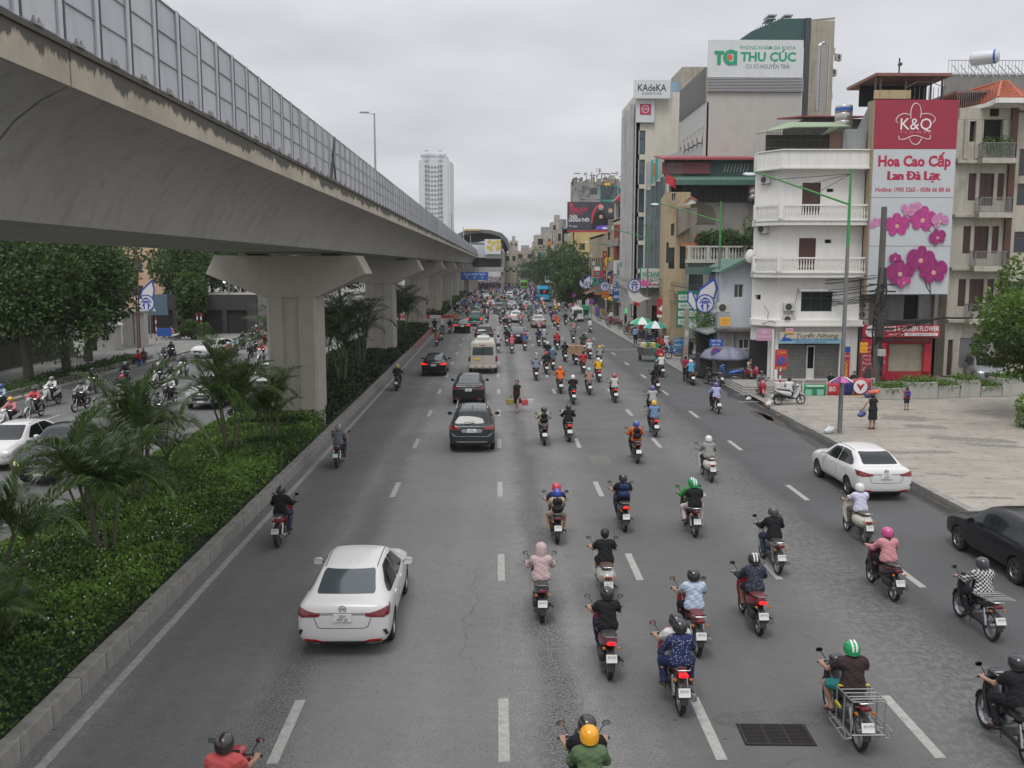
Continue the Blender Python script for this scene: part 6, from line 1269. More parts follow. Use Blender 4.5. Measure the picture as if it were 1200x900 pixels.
# Khue Van Cac emblems
M_wemb=mat('emblem_white',(.60,.60,.60),.5);M_bemb=mat('emblem_blue',(.02,.06,.34),.5);M_pemb=mat('emblem_pink',(.6,.12,.3),.5)
def ebl(px,py,Y,r,lab,feather=0,lotus=False,dove=False,pole=True,back=None,label_cat='street decoration',zb=.13,rz=0.):
 c=AT(px,py,Y);e=eM('street_emblem',c,rz,lab,label_cat,'emblem decorations fixed to the poles');k=r
 MB().lH([(k,0),(k,-.06),(0,-.06)],axis='y',n=28).lH([(k,0),(0,.001)],axis='y',n=28).mk('disc',M_wemb,e);MB().lH([(k*1.1,.01),(k*1.1,-.08),(k*.97,-.08),(k*.97,.01)],axis='y',n=32,caps=False).mk('ring',M_bemb,e)
 mb=MB();P=lambda pts,y=-.075:mb.pR([(x*k,z*k)for x,z in pts],y,y+.02,'y')
 P([(-.62,.38),(-.3,.58),(.3,.58),(.62,.38),(.45,.38),(.25,.46),(-.25,.46),(-.45,.38)]);P([(-.32,.62),(0,.74),(.32,.62),(.2,.6),(-.2,.6)]);P([(-.78,.02),(-.5,.3),(.5,.3),(.78,.02),(.6,.04),(.42,.16),(-.42,.16),(-.6,.04)],-.077)
 P([(-.6,-.45),(-.36,-.1),(-.36,.15),(-.2,.15),(-.2,-.85),(-.36,-.78),(-.36,-.4)],-.079);P([(.6,-.45),(.36,-.1),(.36,.15),(.2,.15),(.2,-.85),(.36,-.78),(.36,-.4)],-.079);P([(-.14,-.02),(.14,-.02),(.14,.12),(-.14,.12)],-.081);mb.mk('pavilion_mark',M_bemb,e)
 def leafs(pts,m,y,nm):MB().pR([(x*k,z*k)for x,z in pts],y,y+.03,'y').mk(nm,m,e)
 if feather:
  f=feather
  leafs([(-1.1*f,.4),(-.7*f,1.7),(.3*f,2.5),(1.15*f,3.1),(1.5*f,1.8),(1.2*f,.6),(.3*f,.9)],M_bemb,.02,'feather_edge');leafs([(-.9*f,.6),(-.5*f,1.55),(.35*f,2.2),(1.0*f,2.65),(1.25*f,1.75),(1.0*f,.7),(.3*f,1.0)],M_wemb,-.012,'feather')
  leafs([(-1.2*f,-1.0),(-2.1*f,.2),(-2.1*f,1.3),(-1.6*f,1.6),(-1.1*f,.6),(-1.0*f,-.2)],M_bemb,.024,'feather_edge');leafs([(-1.15*f,-.85),(-1.95*f,.2),(-1.95*f,1.15),(-1.65*f,1.35),(-1.25*f,.5),(-1.05*f,-.2)],M_wemb,-.01,'feather')
  leafs([(-.7*f,-.9),(.6*f,-.9),(1.4*f,-1.15),(1.3*f,-.6)],M_wemb,.015,'tail_feather')
 if lotus:
  for a in(-35,0,35,65):ca,sa=math.cos(R(90-a)),math.sin(R(90-a));cx,cz=1.5,-.2;leafs([(cx,cz),(cx+ca*.8-sa*.35,cz+sa*.8+ca*.35),(cx+ca*1.6,cz+sa*1.6),(cx+ca*.8+sa*.35,cz+sa*.8-ca*.35)],M_pemb,.03+a*.0004,'lotus_petal')
 if dove:
  leafs([(-1.1,-.7),(-.9,-1.9),(-.2,-2.7),(.9,-2.9),(1.9,-2.4),(2.9,-2.2),(1.6,-1.9),(1.2,-1.5),(.6,-1.1),(-.4,-1.1)],M_wemb,.01,'dove_body');leafs([(-.3,-2.65),(.8,-2.9),(1.0,-3.6),(.2,-3.3)],RED,.02,'red_tail')
 if pole:MB().bar((0,.1,0),(.9*k+.25,.1,0),.05).bar((0,.1,.6*k),(.9*k+.25,.1,.6*k),.05).mk('bracket',MPO,e)
 return e
ebl(826,355.5,61.4,.55,'big white feather emblem with blue pavilion disc on the second lamp post',1.0)
ebl(743.5,334.5,87.6,.55,'round pavilion emblem with pink lotus and white dove on the third lamp post',0,True,True)
ebl(709,335.5,120,.56,'round blue ringed pavilion emblem beside the maroon vertical sign',0,False,False);ebl(687,334,129.7,.45,'feather shaped emblem beyond the round one',1.0);ebl(668.5,324,170,.6,'far round emblem with pink lotus in front of the dark trees',0,True,True);ebl(641,325,230,.5,'farthest small white dove emblem at the edge of the dark trees',0,False,True)
def rsg(px,Y,yc,lab,kind='nostop',base=.13,plate=None,r=.34,X=None,red_base=False):
 X=X if X is not None else PX(px,Y);z=PZ(yc,Y);o=eM('road_sign',(X,Y,base),0,lab,'road sign');MB().tU([(0,0,0),(0,0,z+.3)],.04,8).mk('post',MPO,o);zz_=z-base
 if kind in('nostop','nostop2'):
  MB().lH([(r,0),(r,-.02),(0,-.02)],(0,-.05,zz_),'y',26).mk('sign_disc',RED,o);MB().lH([(r*.8,0),(r*.8,-.01),(0,-.01)],(0,-.0705,zz_),'y',26).mk('blue_field',SB,o)
  d=r*.6;mb=MB();mb.bar((-d,-.084,zz_+d),(d,-.084,zz_-d),.012,r*.18,up=(1,0,1))
  if kind=='nostop2':mb.bar((-d,-.086,zz_-d),(d,-.086,zz_+d),.012,r*.18,up=(1,0,-1))
  mb.mk('slash',RED,o)
 if kind=='noentry':MB().lH([(r,0),(r,-.02),(0,-.02)],(0,-.05,zz_),'y',26).mk('sign_disc',RED,o);MB().box(-r*.7,r*.7,-.085,-.072,zz_-r*.17,zz_+r*.17).mk('white_bar',TW,o)
 if kind=='keepright':MB().lH([(r,0),(r,-.02),(0,-.02)],(0,-.05,zz_),'y',26).mk('sign_disc',SB,o);MB().bar((-r*.45,-.078,zz_+r*.45),(r*.45,-.078,zz_-r*.45),.01,r*.25,up=(1,0,1)).mk('arrow',TW,o)
 if plate:MB().box(-.42,.42,-.03,-.01,zz_+r+.05,zz_+r+.55).mk('blue_plate',SB,o);tX(plate[0],.2,TW,o,(0,-.034,zz_+r+.4),FW,wD=.6);tX(plate[1],.16,TW,o,(0,-.034,zz_+r+.17),FW,wD=.5)
 return o
rsg(841.5,59,413.5,'round red and blue no stopping sign under a blue plate by the grey umbrella',plate=('XE TẢI','06:00'),r=.33)
rr=rsg(919,52.8,423,'red prohibition sign board on a red and white striped post at the forecourt corner',r=.3);zz_=PZ(423,52.8)-.13
mb=MB();mb.box(-.34,.34,-.045,-.02,zz_-.5,zz_+.62);mb.mk('red_board',RED,rr);tX('CẤM',.22,YEL,rr,(0,-.05,zz_+.45),FW);tX('ĐỖ XE',.18,YEL,rr,(0,-.05,zz_-.42),FW)
for k in range(7):MB().tU([(0,0,.25+k*.24),(0,0,.25+k*.24+.236)],.052,10).mk('painted_band',RED if k%2 else TW,rr)
MB().box(-.3,.3,-.18,.18,0,.55).mk('concrete_foot',M_wht,rr,bevel=.02)
rsg(499.5,104.3,348.5,'red no entry sign above the blue keep right sign at the median nose','noentry',.1,r=.36,X=-8.0);rsg(500,104.0,355,'blue round sign with white arrow at the median nose','keepright',.1,r=.36,X=-7.95)
rsg(693.5,121,353,'small round red and blue sign by the far kerb',r=.34);rsg(673,160,346,'distant round red and blue sign near the street trees',r=.36)
# big umbrella of the street stall
um=eM('market_umbrella',(PX(846,61.5),60.0,.13),0,'large grey blue market umbrella shading the roadside tea stall','umbrella');Mu=mat('umbrella_grey',(.20,.21,.28),.7,var=.15);zt=PZ(402.5,61)-.13;ze=PZ(416,61)-.13;ru=1.62
for k in range(8):
 a,b=k*math.pi/4,(k+1)*math.pi/4;mb=MB();rows=[(0,zt),(.5,zt-.14),(.8,zt-.34),(1,ze),(1.0,ze-.14)];n=len(rows)
 for f,z in rows:mb.v+=[(ru*f*math.cos(a),ru*f*math.sin(a),z),(ru*f*.94*math.cos((a+b)/2),ru*f*.94*math.sin((a+b)/2),z-.02*f),(ru*f*math.cos(b),ru*f*math.sin(b),z)]
 for i in range(n-1):
  for j in range(2):mb.f.append((i*3+j,i*3+j+1,i*3+j+4,i*3+j+3));mb.m.append(0)
 mb.mk('canopy_panel',Mu,um,smt=True).modifiers.new('s','SOLIDIFY').thickness=.01
MB().tU([(0,0,0),(0,0,zt+.08)],.025,8).mk('pole',MPO,um)
def sum_(px,py,Y,lab,cols,r=1.15):
 zt=PZ(py,Y)-.13;o=eM('market_umbrella',(PX(px,Y),Y,.13),.3,lab,'umbrella','green and white umbrellas on the pavement')
 for k in range(8):
  a,b=k*math.pi/4,(k+1)*math.pi/4;mb=MB();mb.v=[(0,0,zt),(r*.6*math.cos(a),r*.6*math.sin(a),zt-.25),(r*.6*math.cos(b),r*.6*math.sin(b),zt-.25),(r*math.cos(a),r*math.sin(a),zt-.62),(r*math.cos(b),r*math.sin(b),zt-.62)];mb.f=[(0,1,2),(1,3,4,2)];mb.m=[0,0];mb.mk('canopy_panel',cols[k%2],o).modifiers.new('s','SOLIDIFY').thickness=.01
 MB().tU([(0,0,0),(0,0,zt+.08)],.02,6).mk('pole',MPO,o);return o
UG=mat('umbrella_green',(.02,.32,.16),.6);UT=mat('umbrella_teal',(.02,.30,.25),.6);UW=mat('umbrella_white',(.6,.62,.6),.6)
sum_(753.5,371.5,84,'green and white umbrella on the pavement, left one',(UG,UW));sum_(769,376,82,'teal and white umbrella on the pavement, right one',(UT,UW),1.05)
# tea stall under the big umbrella
tb_=eM('street_stall',(PX(850,60.5),60.2,.13),0,'low street stall with green cloth boxes and orange trays under the umbrella','stall')
MB().box(-.55,-.05,-.3,.3,0,.75).mk('cool_box',mat('stall_green',(.03,.3,.12),.6),tb_,bevel=.03);MB().box(.05,.9,-.25,.35,.35,.42).mk('table_top',mat('stall_orange',(.6,.25,.06),.6),tb_);mb=MB()
for x,y in((.1,-.2),(.85,-.2),(.1,.3),(.85,.3)):mb.bar((x,y,0),(x,y,.35),.035)
mb.mk('table_legs',MFR,tb_);MB().box(.0,.35,-.2,.1,.75,1.2).mk('white_box',WHT,tb_)
for k in range(6):MB().lH([(.05,0),(.05,.14),(.02,.2),(.02,.24)],(.15+k*.12,.1,.42),n=8).mk('bottle',mat('bottle_%d'%(k%3),((.3,.1,.02),(.02,.2,.05),(.4,.35,.1))[k%3],.2),tb_)
bk=eM('black_cabinet',(PX(829,60.5),60.6,.13),0,'dark cabinet standing under the left side of the umbrella','cabinet');MB().box(-.45,.45,-.3,.3,0,1.5).mk('case',mat('cabinet_black',(.03,.03,.035),.5),bk,bevel=.02);MB().box(-.42,.42,-.32,-.302,.1,1.4).mk('door',mat('cabinet_door',(.05,.05,.055),.4),bk)
tree('street_tree',PX(829,63.5),63.5,.13,4.6,.9,1.9,1800,.17,LTB,'small bright green tree behind the big umbrella',seed=71,tR=.06,cL=9)
# alley bin, cabinet etc on the far pavement
def cart(px,py,lab,col,cargo,Y=None):
 g=G(px,py);o=eM('market_cart',(g.x,g.y,0),R(12),lab,'cart');MB().pR([(-.55,.5),(.55,.5),(.65,1.1),(-.65,1.1)],-.8,.8,'y').mk('bin',col,o,bevel=.03)
 for sx in(-1,1):MB().lH([(.0,-.03),(.28,-.03),(.30,0),(.28,.03),(0,.03)],(sx*.66,0,.3),'x',18).mk('wheel',M_tyre,o)
 MB().tU([(-.5,-.8,1.0),(-.5,-1.2,1.05),(.5,-1.2,1.05),(.5,-.8,1.0)],.02,6).mk('handle',MPO,o);
 if cargo:
  rg=random.Random(px)
  for k in range(12):MB().box(*(lambda x,y,s:(x-s,x+s,y-s,y+s,1.05,1.05+s*2))(rg.uniform(-.45,.45),rg.uniform(-.6,.6),rg.uniform(.08,.2)),rz=rg.random()*3).mk('waste_bag',cargo[k%len(cargo)],o,bevel=.03)
 return o
M_tyre=mat('tyre',(.018,.018,.018),.8,var=.3,vq=8)
cart(759.5,423,'grey street cleaning cart heaped with colourful rubbish at the kerb',mat('cart_grey',(.12,.12,.12),.6),[mat('rub_o',(.45,.2,.05),.7),mat('rub_y',(.45,.4,.1),.7),mat('rub_w',(.5,.5,.5),.7),mat('rub_g',(.05,.25,.1),.7)])
bw=mat('wood_post',(.2,.15,.1),.8);wp=eM('wooden_post',(PX(806,62.5),62.5,.13),0,'thick pale post plastered with notices at the kerb by the blue board','post');MB().box(-.14,.14,-.14,.14,0,4.3).mk('post',wL('post_cream',(.34,.3,.24),.5,.6),wp,bevel=.02)
for k in range(4):MB().box(-.12,.12,-.16,-.143,.8+k*.55,1.2+k*.55).mk('paper_notice',mat('paper_%d'%k,((.45,.42,.35),(.4,.2,.15),(.3,.35,.4),(.5,.48,.44))[k],.7),wp)
# forecourt edge: banners, plywood board, planters
bn=E0('banner_fence','green and red advertising banners stretched on a low frame at the forecourt edge','banner');Yb2=51.3;b_x=lambda px:PX(px,Yb2);b_z=lambda py:PZ(py,Yb2,980)
def wav(x0,x1,z0,z1,m,nm,y=Yb2,amp=.04,n=12):
 mb=MB()
 for i in range(n+1):
  x=x0+(x1-x0)*i/n
  for j in range(4):mb.v.append((x,y+amp*math.sin(i*1.3+j*.8),z0+(z1-z0)*j/3-.03*math.sin(i*.9)*(j==3)))
 for i in range(n):
  for j in range(3):mb.f.append((i*4+j,(i+1)*4+j,(i+1)*4+j+1,i*4+j+1));mb.m.append(0)
 o=mb.mk(nm,m,bn,smt=True);o.modifiers.new('s','SOLIDIFY').thickness=.008;return o
wav(b_x(947),b_x(974.5),b_z(466),b_z(450),mat('banner_green',(.02,.22,.10),.6),'banner');wav(b_x(975),b_x(995),b_z(466),b_z(447),RED,'banner');wav(b_x(995.5),b_x(1006),b_z(464),b_z(446),mat('banner_navy',(.03,.03,.15),.6),'banner');wav(b_x(1006.5),b_x(1027),b_z(464),b_z(443),mat('banner_redwhite',(.42,.05,.07),.6),'banner',y=Yb2-.05)
MB().box(b_x(950),b_x(971),Yb2-.075,Yb2-.06,b_z(452.8),b_z(451.5)).mk('banner_print',TW,bn)
for a,b in((949,957),(963,971)):MB().box(b_x(a),b_x(b),Yb2-.075,Yb2-.06,b_z(463),b_z(456)).mk('banner_print',mat('print_mint',(.2,.45,.35),.6),bn)
mb=MB().lH([(.38,0),(.38,-.015),(0,-.015)],(b_x(1014),Yb2-.12,b_z(453)),'y',22);mb.mk('banner_disc',TW,bn);MB().pR([(b_x(1009),b_z(449)),(b_x(1012),b_z(450)),(b_x(1014),b_z(452)),(b_x(1016),b_z(450)),(b_x(1019),b_z(449)),(b_x(1014.3),b_z(457)),(b_x(1013.6),b_z(457))],Yb2-.15,Yb2-.136,'y').mk('bird_mark',RED,bn)
tX('80',.4,TW,bn,(b_x(981),Yb2-.06,b_z(456)),FW)
mb=MB();
for px in(947,975,995,1006,1028):mb.bar((b_x(px),Yb2+.03,.1),(b_x(px),Yb2+.03,b_z(444)),.05)
mb.bar((b_x(1024),Yb2,b_z(444)),(b_x(1031),Yb2,b_z(444)),.06).bar((b_x(1031),Yb2,.1),(b_x(1031),Yb2,b_z(443)),.06);mb.mk('frame',M_frm,bn)
pw=E0('plywood_board','long beige plywood panel leaning along the forecourt edge under the banners','board');
for a,b in((945,984),(984.5,1018)):MB().pR([(b_x(a),b_z(475-(a-945)*.06)),(b_x(b),b_z(475-(b-945)*.06)),(b_x(b),b_z(464.5-(b-945)*.04)),(b_x(a),b_z(465-(a-945)*.04))],Yb2-.45,Yb2-.38,'y').mk('panel',mat('plywood',(.47,.33,.17),.7,var=.12,vq=2),pw)
MB().box(b_x(944),b_x(948),Yb2-.5,Yb2-.455,b_z(475),b_z(464)).mk('red_end',mat('banner_redwhite'),pw)
sK(b_x(1019),Yb2-.9,.15,1.7,(.04,.06,.18),'blue checked sack slumped against the end of the plywood panel','sack','sack')
bt=link('tarpaulin_heap',nets('tarp',[((0,0,.1),(.1,0,1.3),.35,.12),((-.2,.05,.1),(.3,0,.2),.22,.28)],mat('tarp_black',(.02,.02,.02),.6),h=.04,k=.1,wK=.02));bt.location=(b_x(1041),53.6,.15);tag(bt,'black tarpaulin bundle heaped beside the foot of the utility pole','tarpaulin')
M_plant=wL('planter_concrete',(.42,.415,.385),.3,.35)
pts=[(1033,468.5,1064,467.8,455),(1064.5,467.7,1099,467,448),(1099.5,467,1124.5,465.8,452.5),(1125,465.8,1149,465,445.5),(1149.5,465,1174,464.5,453),(1174.5,464.5,1205,463,443),(1205.5,463,1240,461,441)]
for k,(xa,ya,xb,yb_,yt)in enumerate(pts):
 a,b=G(xa,ya,.15),G(xb,yb_,.15);ht=(ya-yt)*a.y/1100;d=b-a;L_=d.length;o=eM('planter_box',a,math.atan2(d.y,d.x),['leftmost concrete planter box beside the utility pole','long concrete planter box behind the child','low concrete planter in front of the flower shop right side','tall concrete planter box before the grey garage shutter','low concrete planter in front of the parked grey car','tall planter box under the roadside tree','last planter box at the right edge'][k],'planter','concrete planter boxes along the forecourt')
 MB().box(.02,L_-.02,0,.14,0,ht).box(.02,L_-.02,.95,1.1,0,ht).box(.02,.16,.14,.95,0,ht).box(L_-.16,L_-.02,.14,.95,0,ht).mk('box',M_plant,o,bevel=.02);MB().box(.16,L_-.16,.14,.95,0,ht-.08).mk('soil',M_soil,o)
 n=int(L_*700);P=np.stack([rng.uniform(0,L_,n),rng.uniform(-.08,1.1,n),ht+rng.uniform(-.05,.38,n)*rng.random(n)],1);msk=(P[:,1]<.05);P[msk,2]-=rng.random(msk.sum())*.25;link('planter_foliage',lme('pf',P,unit(rng.normal(size=(n,3))+[0,-.2,.3]),rng.uniform(.07,.14,n),LTB,.5),o)['kind']='stuff'
 # roadside tree on the right
tree('roadside_tree',25.8,43.5,.15,8.2,3.6,3.3,20000,.24,lmt('big_leaf',(.022,.048,.012),(.16,.27,.045),.3),'broad leafy roadside tree hanging in from the right edge of the picture',seed=81,tR=.2,cL=26,zc=4.7)
bsh=cP((24.0,40.2,.8),(1.1,1.3,.95),3800,8,91);tag(link('bush',lme('bush',bsh[0],unit(bsh[1]+rng.normal(0,.5,bsh[0].shape)),rng.uniform(.1,.18,3800),LG,.6,bsh[2])),'clipped green bush on the forecourt at the right edge','bush')
# street trees in the distance
for k,(px,py,Y,h,rx,m)in enumerate(((655,345,195,12.5,6.0,0),(672,347,178,9.6,4.0,0),(640,345,235,10,5.0,1),(664,350,165,6.5,3.6,1),(628,330,300,9,5.5,0),(684,350,165,6.8,3.2,1),(612,325,380,10,7,1),(650,330,280,9,6,0))):
 tree('street_tree',PX(px,Y),Y,.13,h,rx,h*.40,3400,.5,(LTD,LT)[m if k!=2 else 0],['tallest dark street tree at the far bend of the pavement','dense street tree right of the tallest one','street tree left of the tallest one leaning over the road','low spreading tree over the far kerb','hazy street tree beyond the footbridge','small street tree beside the tan block','distant tree crown behind the footbridge','distant street tree behind the tallest one'][k],group='street trees on the far right pavement',seed=100+k,tR=.3,cL=16)
 # ============================================================ left side of the street
M_lw=wL('gate_white',(.46,.44,.40),.4,.4)
gl=E0('gate_wall','white stone gate pillar with a blue sign at the side street','gate');Yg2=84;lgx=lambda px:PX(px,Yg2);lgz=lambda py:PZ(py,Yg2,150)
MB().box(lgx(139),lgx(152),Yg2,Yg2+1.2,.12,lgz(364)).box(lgx(153),lgx(165),Yg2+.1,Yg2+1.1,.12,lgz(366)).mk('pillar',M_lw,gl,bevel=.05);MB().box(lgx(138),lgx(166),Yg2-.15,Yg2+1.3,lgz(366),lgz(364)).mk('coping',M_lw,gl);MB().box(lgx(138),lgx(166),Yg2-.1,Yg2+1.25,.12,lgz(411)+.5).mk('plinth',M_lw,gl);MB().box(lgx(164),lgx(183),Yg2+3,Yg2+3.1,lgz(397),lgz(387)).mk('blue_sign',SB,gl)
e=E0('peach_building','peach coloured building glimpsed between the dark trees on the left','building');Ye=118;hs=[(1.5+3*q,2.8+3*q,3+3.4*f,4.8+3.4*f,'bwin')for q in range(4)for f in range(3)];fcd(e,PX(140,Ye),Ye,0,PX(192,Ye)-PX(140,Ye),0,PZ(290,Ye),[h for h in hs if h[1]<PX(192,Ye)-PX(140,Ye)],wL('peach',(.52,.36,.24),.3,.3));MB().box(PX(140,Ye),PX(192,Ye),Ye+.3,Ye+10,0,PZ(291,Ye)).mk('rear_mass',MGW,e)
e=E0('dark_shop_building','dark shadowed shop building with a slate sign panel behind the gate','building');Ye=100;W_=PX(300,Ye)-PX(165,Ye);fcd(e,PX(165,Ye),Ye,0,W_,0,PZ(345,Ye),[(1+2.6*q,3.1+2.6*q,.2,2.6,'dark')for q in range(4)],wL('dark_front',(.05,.05,.048),.4,.4));MB().box(PX(165,Ye),PX(300,Ye),Ye+.3,Ye+12,0,PZ(346,Ye)).mk('rear_mass',MGW,e)
e2=E0('shop_sign','slate blue sign panel behind the left feather emblem','sign');MB().box(PX(168,96),PX(194,96),96,96.3,PZ(369,96),PZ(345,96)).mk('sign_board',mat('slate_blue',(.08,.13,.16),.5),e2)
ebl(171.5,355,93,.75,'white feather emblem with blue pavilion disc on the left pavement',.8);lfp=eM('pole',(PX(171.5,93),93.3,.12),0,'thin pole carrying the left feather emblem','pole');MB().tU([(0,0,0),(0,0,5.2)],.06,7).mk('shaft',MPO,lfp)
for k,px in enumerate((157,159.5)):p=eM('pole',(PX(px,82+k),82+k,.12),0,['thin rust brown pole beside the white gate pillar','second thin rust brown pole beside the gate pillar'][k],'pole');MB().tU([(0,0,0),(.1,0,9)],.07,7).mk('shaft',mat('pole_rust',(.15,.07,.05),.7),p)
wb=E0('boundary_wall','low dark boundary wall with railings along the left pavement','wall');MB().box(-34.4,-34.1,44,76,.12,2.2).mk('wall',wL('wall_dark',(.13,.125,.115),.5,.6),wb);rlg(wb,-34.25,44,R(90),32,2.2,.9,MFR,.3)
hut=eM('guard_hut',(PX(112,80),80,.12),0,'small white guard hut with a pitched roof and window under the trees','hut');hut.scale=(.62,.62,.8);fcd(hut,-1.6,0,0,3.4,0,2.6,[(1.9,2.9,1.0,2.2,'wwin',2),(.4,1.2,0,2.1,'dark')],M_lw,.15);MB().box(-1.6,1.8,.16,3,0,2.6).mk('rear_mass',M_lw,hut);MB().pR([(-2,2.6),(2.2,2.6),(.1,3.4)],-.4,3.3,'y').mk('roof',M_wht,hut)
yl=E0('yellow_shopfront','yellow banner covered shopfront under the trees at the left edge','shop');Yy=70;ly=lambda px:PX(px,Yy);lyz=lambda py:PZ(py,Yy,20);MB().box(ly(-60),ly(36),Yy,Yy+6,.12,lyz(382)).mk('wall',wL('wall_dark'),yl);MB().box(ly(-60),ly(34),Yy-.2,Yy-.003,lyz(411),lyz(385)).mk('yellow_panel',mat('panel_yellow',(.55,.42,.03),.6),yl);MB().box(ly(-60),ly(12),Yy-.3,Yy-.21,lyz(390),lyz(386)).mk('red_strip',RED,yl)
for k in range(6):x=ly(-8+k*7.5);MB().box(x,x+.36,Yy-.26,Yy-.21,lyz(399),lyz(392)).mk('poster',[BLU,mat('poster_brown',(.2,.12,.06),.6),TW][k%3],yl);MB().box(x,x+.36,Yy-.26,Yy-.21,lyz(408),lyz(401)).mk('poster',[TW,BLU,mat('poster_brown')][k%3],yl)
MB().box(ly(58),ly(76),Yy+3,Yy+3.1,lyz(384.5),lyz(382.5)).mk('yellow_strip',mat('panel_yellow'),yl)
bl=E0('low_building','long dim low building behind the left boundary wall','building');fcd(bl,-64,88,0,23,0,5.2,[(1+3.2*q,2.6+3.2*q,1.2,3,'bwin')for q in range(6)],wL('dim_beige',(.22,.2,.17),.4,.5));MB().box(-64,-41,88.3,98,0,5.2).mk('rear_mass',MGW,bl)
LK=['big dark tree at the left edge whose trunk stands by the yellow shopfront','big dark tree with the thick trunk in the middle of the left group','dark tree leaning right beside the guard hut','bushy tree left of the white gate pillar']
for k,(px,py,h,rx,rzz)in enumerate(((35,452,10.6,5.0,4.3),(79,440,10.4,4.8,4.1),(104,425,10,3.8,3.9),(112,412,9.4,2.3,3.6))):
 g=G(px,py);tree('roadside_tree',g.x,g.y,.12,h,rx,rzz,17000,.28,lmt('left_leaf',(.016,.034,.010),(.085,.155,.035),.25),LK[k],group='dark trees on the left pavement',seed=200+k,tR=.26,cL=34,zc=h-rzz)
for k,(px,Y,h,rx,br)in enumerate(((-40,58,10,5,0),(218,104,12,4.0,0),(222,98,6.4,1.5,1),(250,112,13,5.5,0),(285,118,13,5.5,0),(240,125,14,5.5,0),(320,135,13,5,0),(150,140,15,4,0),(398,150,11,5,0),(430,180,12,6,0))):
 tree('roadside_tree',PX(px,Y),Y,.12,h,rx,h*.36,4200,.45,(lmt('left_leaf'),LT)[br],['tree mostly beyond the left picture edge','tall tree right of the peach building','small bright green tree in front of the dark shop building','dark tall tree left of the first pier','dark tree touching the first pier head','tall dark tree behind the dark shop building','far dark tree seen past the first pier','dark tree above the peach building','far dark tree between first and second piers','farthest dark tree behind the second pier'][k],group='dark trees deeper along the left pavement',seed=300+k,tR=.22,cL=15)
for k,(px,Y)in enumerate(((236,110),(247,118),(267,104))):p=eM('street_lamp',(PX(px,Y),Y,.12),0,['slim grey lamp post left of the lit globes','second slim grey post under the dark trees','slim post with two lit white globe lamps'][k],'street lamp');MB().tU([(0,0,0),(0,0,8)],.09,7).mk('pole',MPO,p)
mb=MB()
for dx in(-.45,.45):mb.lH([(0,-.16),(.12,-.1),(.16,0),(.12,.1),(0,.16)],(dx,0,7.0-1.6),n=10)
mb.mk('globe_lamp',mat('globe_lit',(.8,.8,.8),.4,emit=(1,.98,.92),es=1.6),p);MB().bar((-.45,0,5.25),(.45,0,5.25),.05).mk('arm',MPO,p)
for k,(px,Y)in enumerate(((179.5,86),(228.5,92),(233,92))):
 p=eM('striped_post',(PX(px,Y),Y,.12),0,['red and white striped post at the side street corner','left striped post beside the white car','right striped post beside the white car'][k],'post')
 for q in range(8):MB().tU([(0,0,q*.32),(0,0,q*.32+.316)],.06,8).mk('painted_band',RED if q%2 else TW,p)
 # left pavement low hedge and strip
tag(link('low_planting',lme('lp',np.stack([rng.uniform(-28.6,-26.6,9000),rng.uniform(38,72,9000),rng.random(9000)*.45+.12],1),unit(rng.normal(size=(9000,3))+[0,0,.6]),rng.uniform(.12,.22,9000),lmt('left_leaf'),.5)),'low dark planting strip along the left kerb','planting',kind='stuff')
MB().box(-26.9,-26.7,38,73,.12,.42).mk('planting_kerb',MKB)['kind']='structure'
bush=cP((PX(222,92),92,.9),(1.6,1.4,.9),1500,7,95);tag(link('bush',lme('bush',bush[0],unit(bush[1]+rng.normal(0,.5,bush[0].shape)),np.full(1500,.3),LT,.6,bush[2])),'green bush behind the white car on the left pavement','bush')
# ============================================================ vehicles
MPN=mat('car_paint',(.6,.6,.6),.16,0,spec=.28,objcol=True,coat=.12);MBP=mat('bike_paint',(.5,.1,.1),.3,0,objcol=True,coat=.5)
MPL=mat('black_plastic',(.022,.022,.023),.5);MCH=mat('chrome',(.55,.55,.55),.2,1.);MRM=mat('alloy_rim',(.32,.32,.33),.35,.85);MGL=mat('car_glass',(.008,.011,.012),.04,spec=.45);M_rglass=mat('rear_glass',(.05,.065,.07),.06,spec=.9)
MTL=mat('tail_lens',(.17,.006,.01),.15,spec=.7,coat=.5);MLT=mat('tail_lit',(.5,.01,.015),.2,emit=(1,.015,.02),es=.9);M_head=mat('head_lens',(.45,.45,.46),.08,spec=.8);M_headlit=mat('head_lit',(.8,.7,.5),.2,emit=(1,.6,.25),es=.35)
MPT=mat('plate_white',(.62,.62,.60),.4);M_plateY=mat('plate_yellow',(.6,.42,.03),.4);MSE=mat('seat_vinyl',(.035,.033,.032),.55,bump=.2,bq=60);MME=mat('engine_metal',(.26,.26,.26),.4,.85,var=.3,vq=12,dq_=.4);M_red_l=mat('reflector',(.35,.01,.01),.3)
MUN=mat('underbody',(.012,.012,.012),.9)
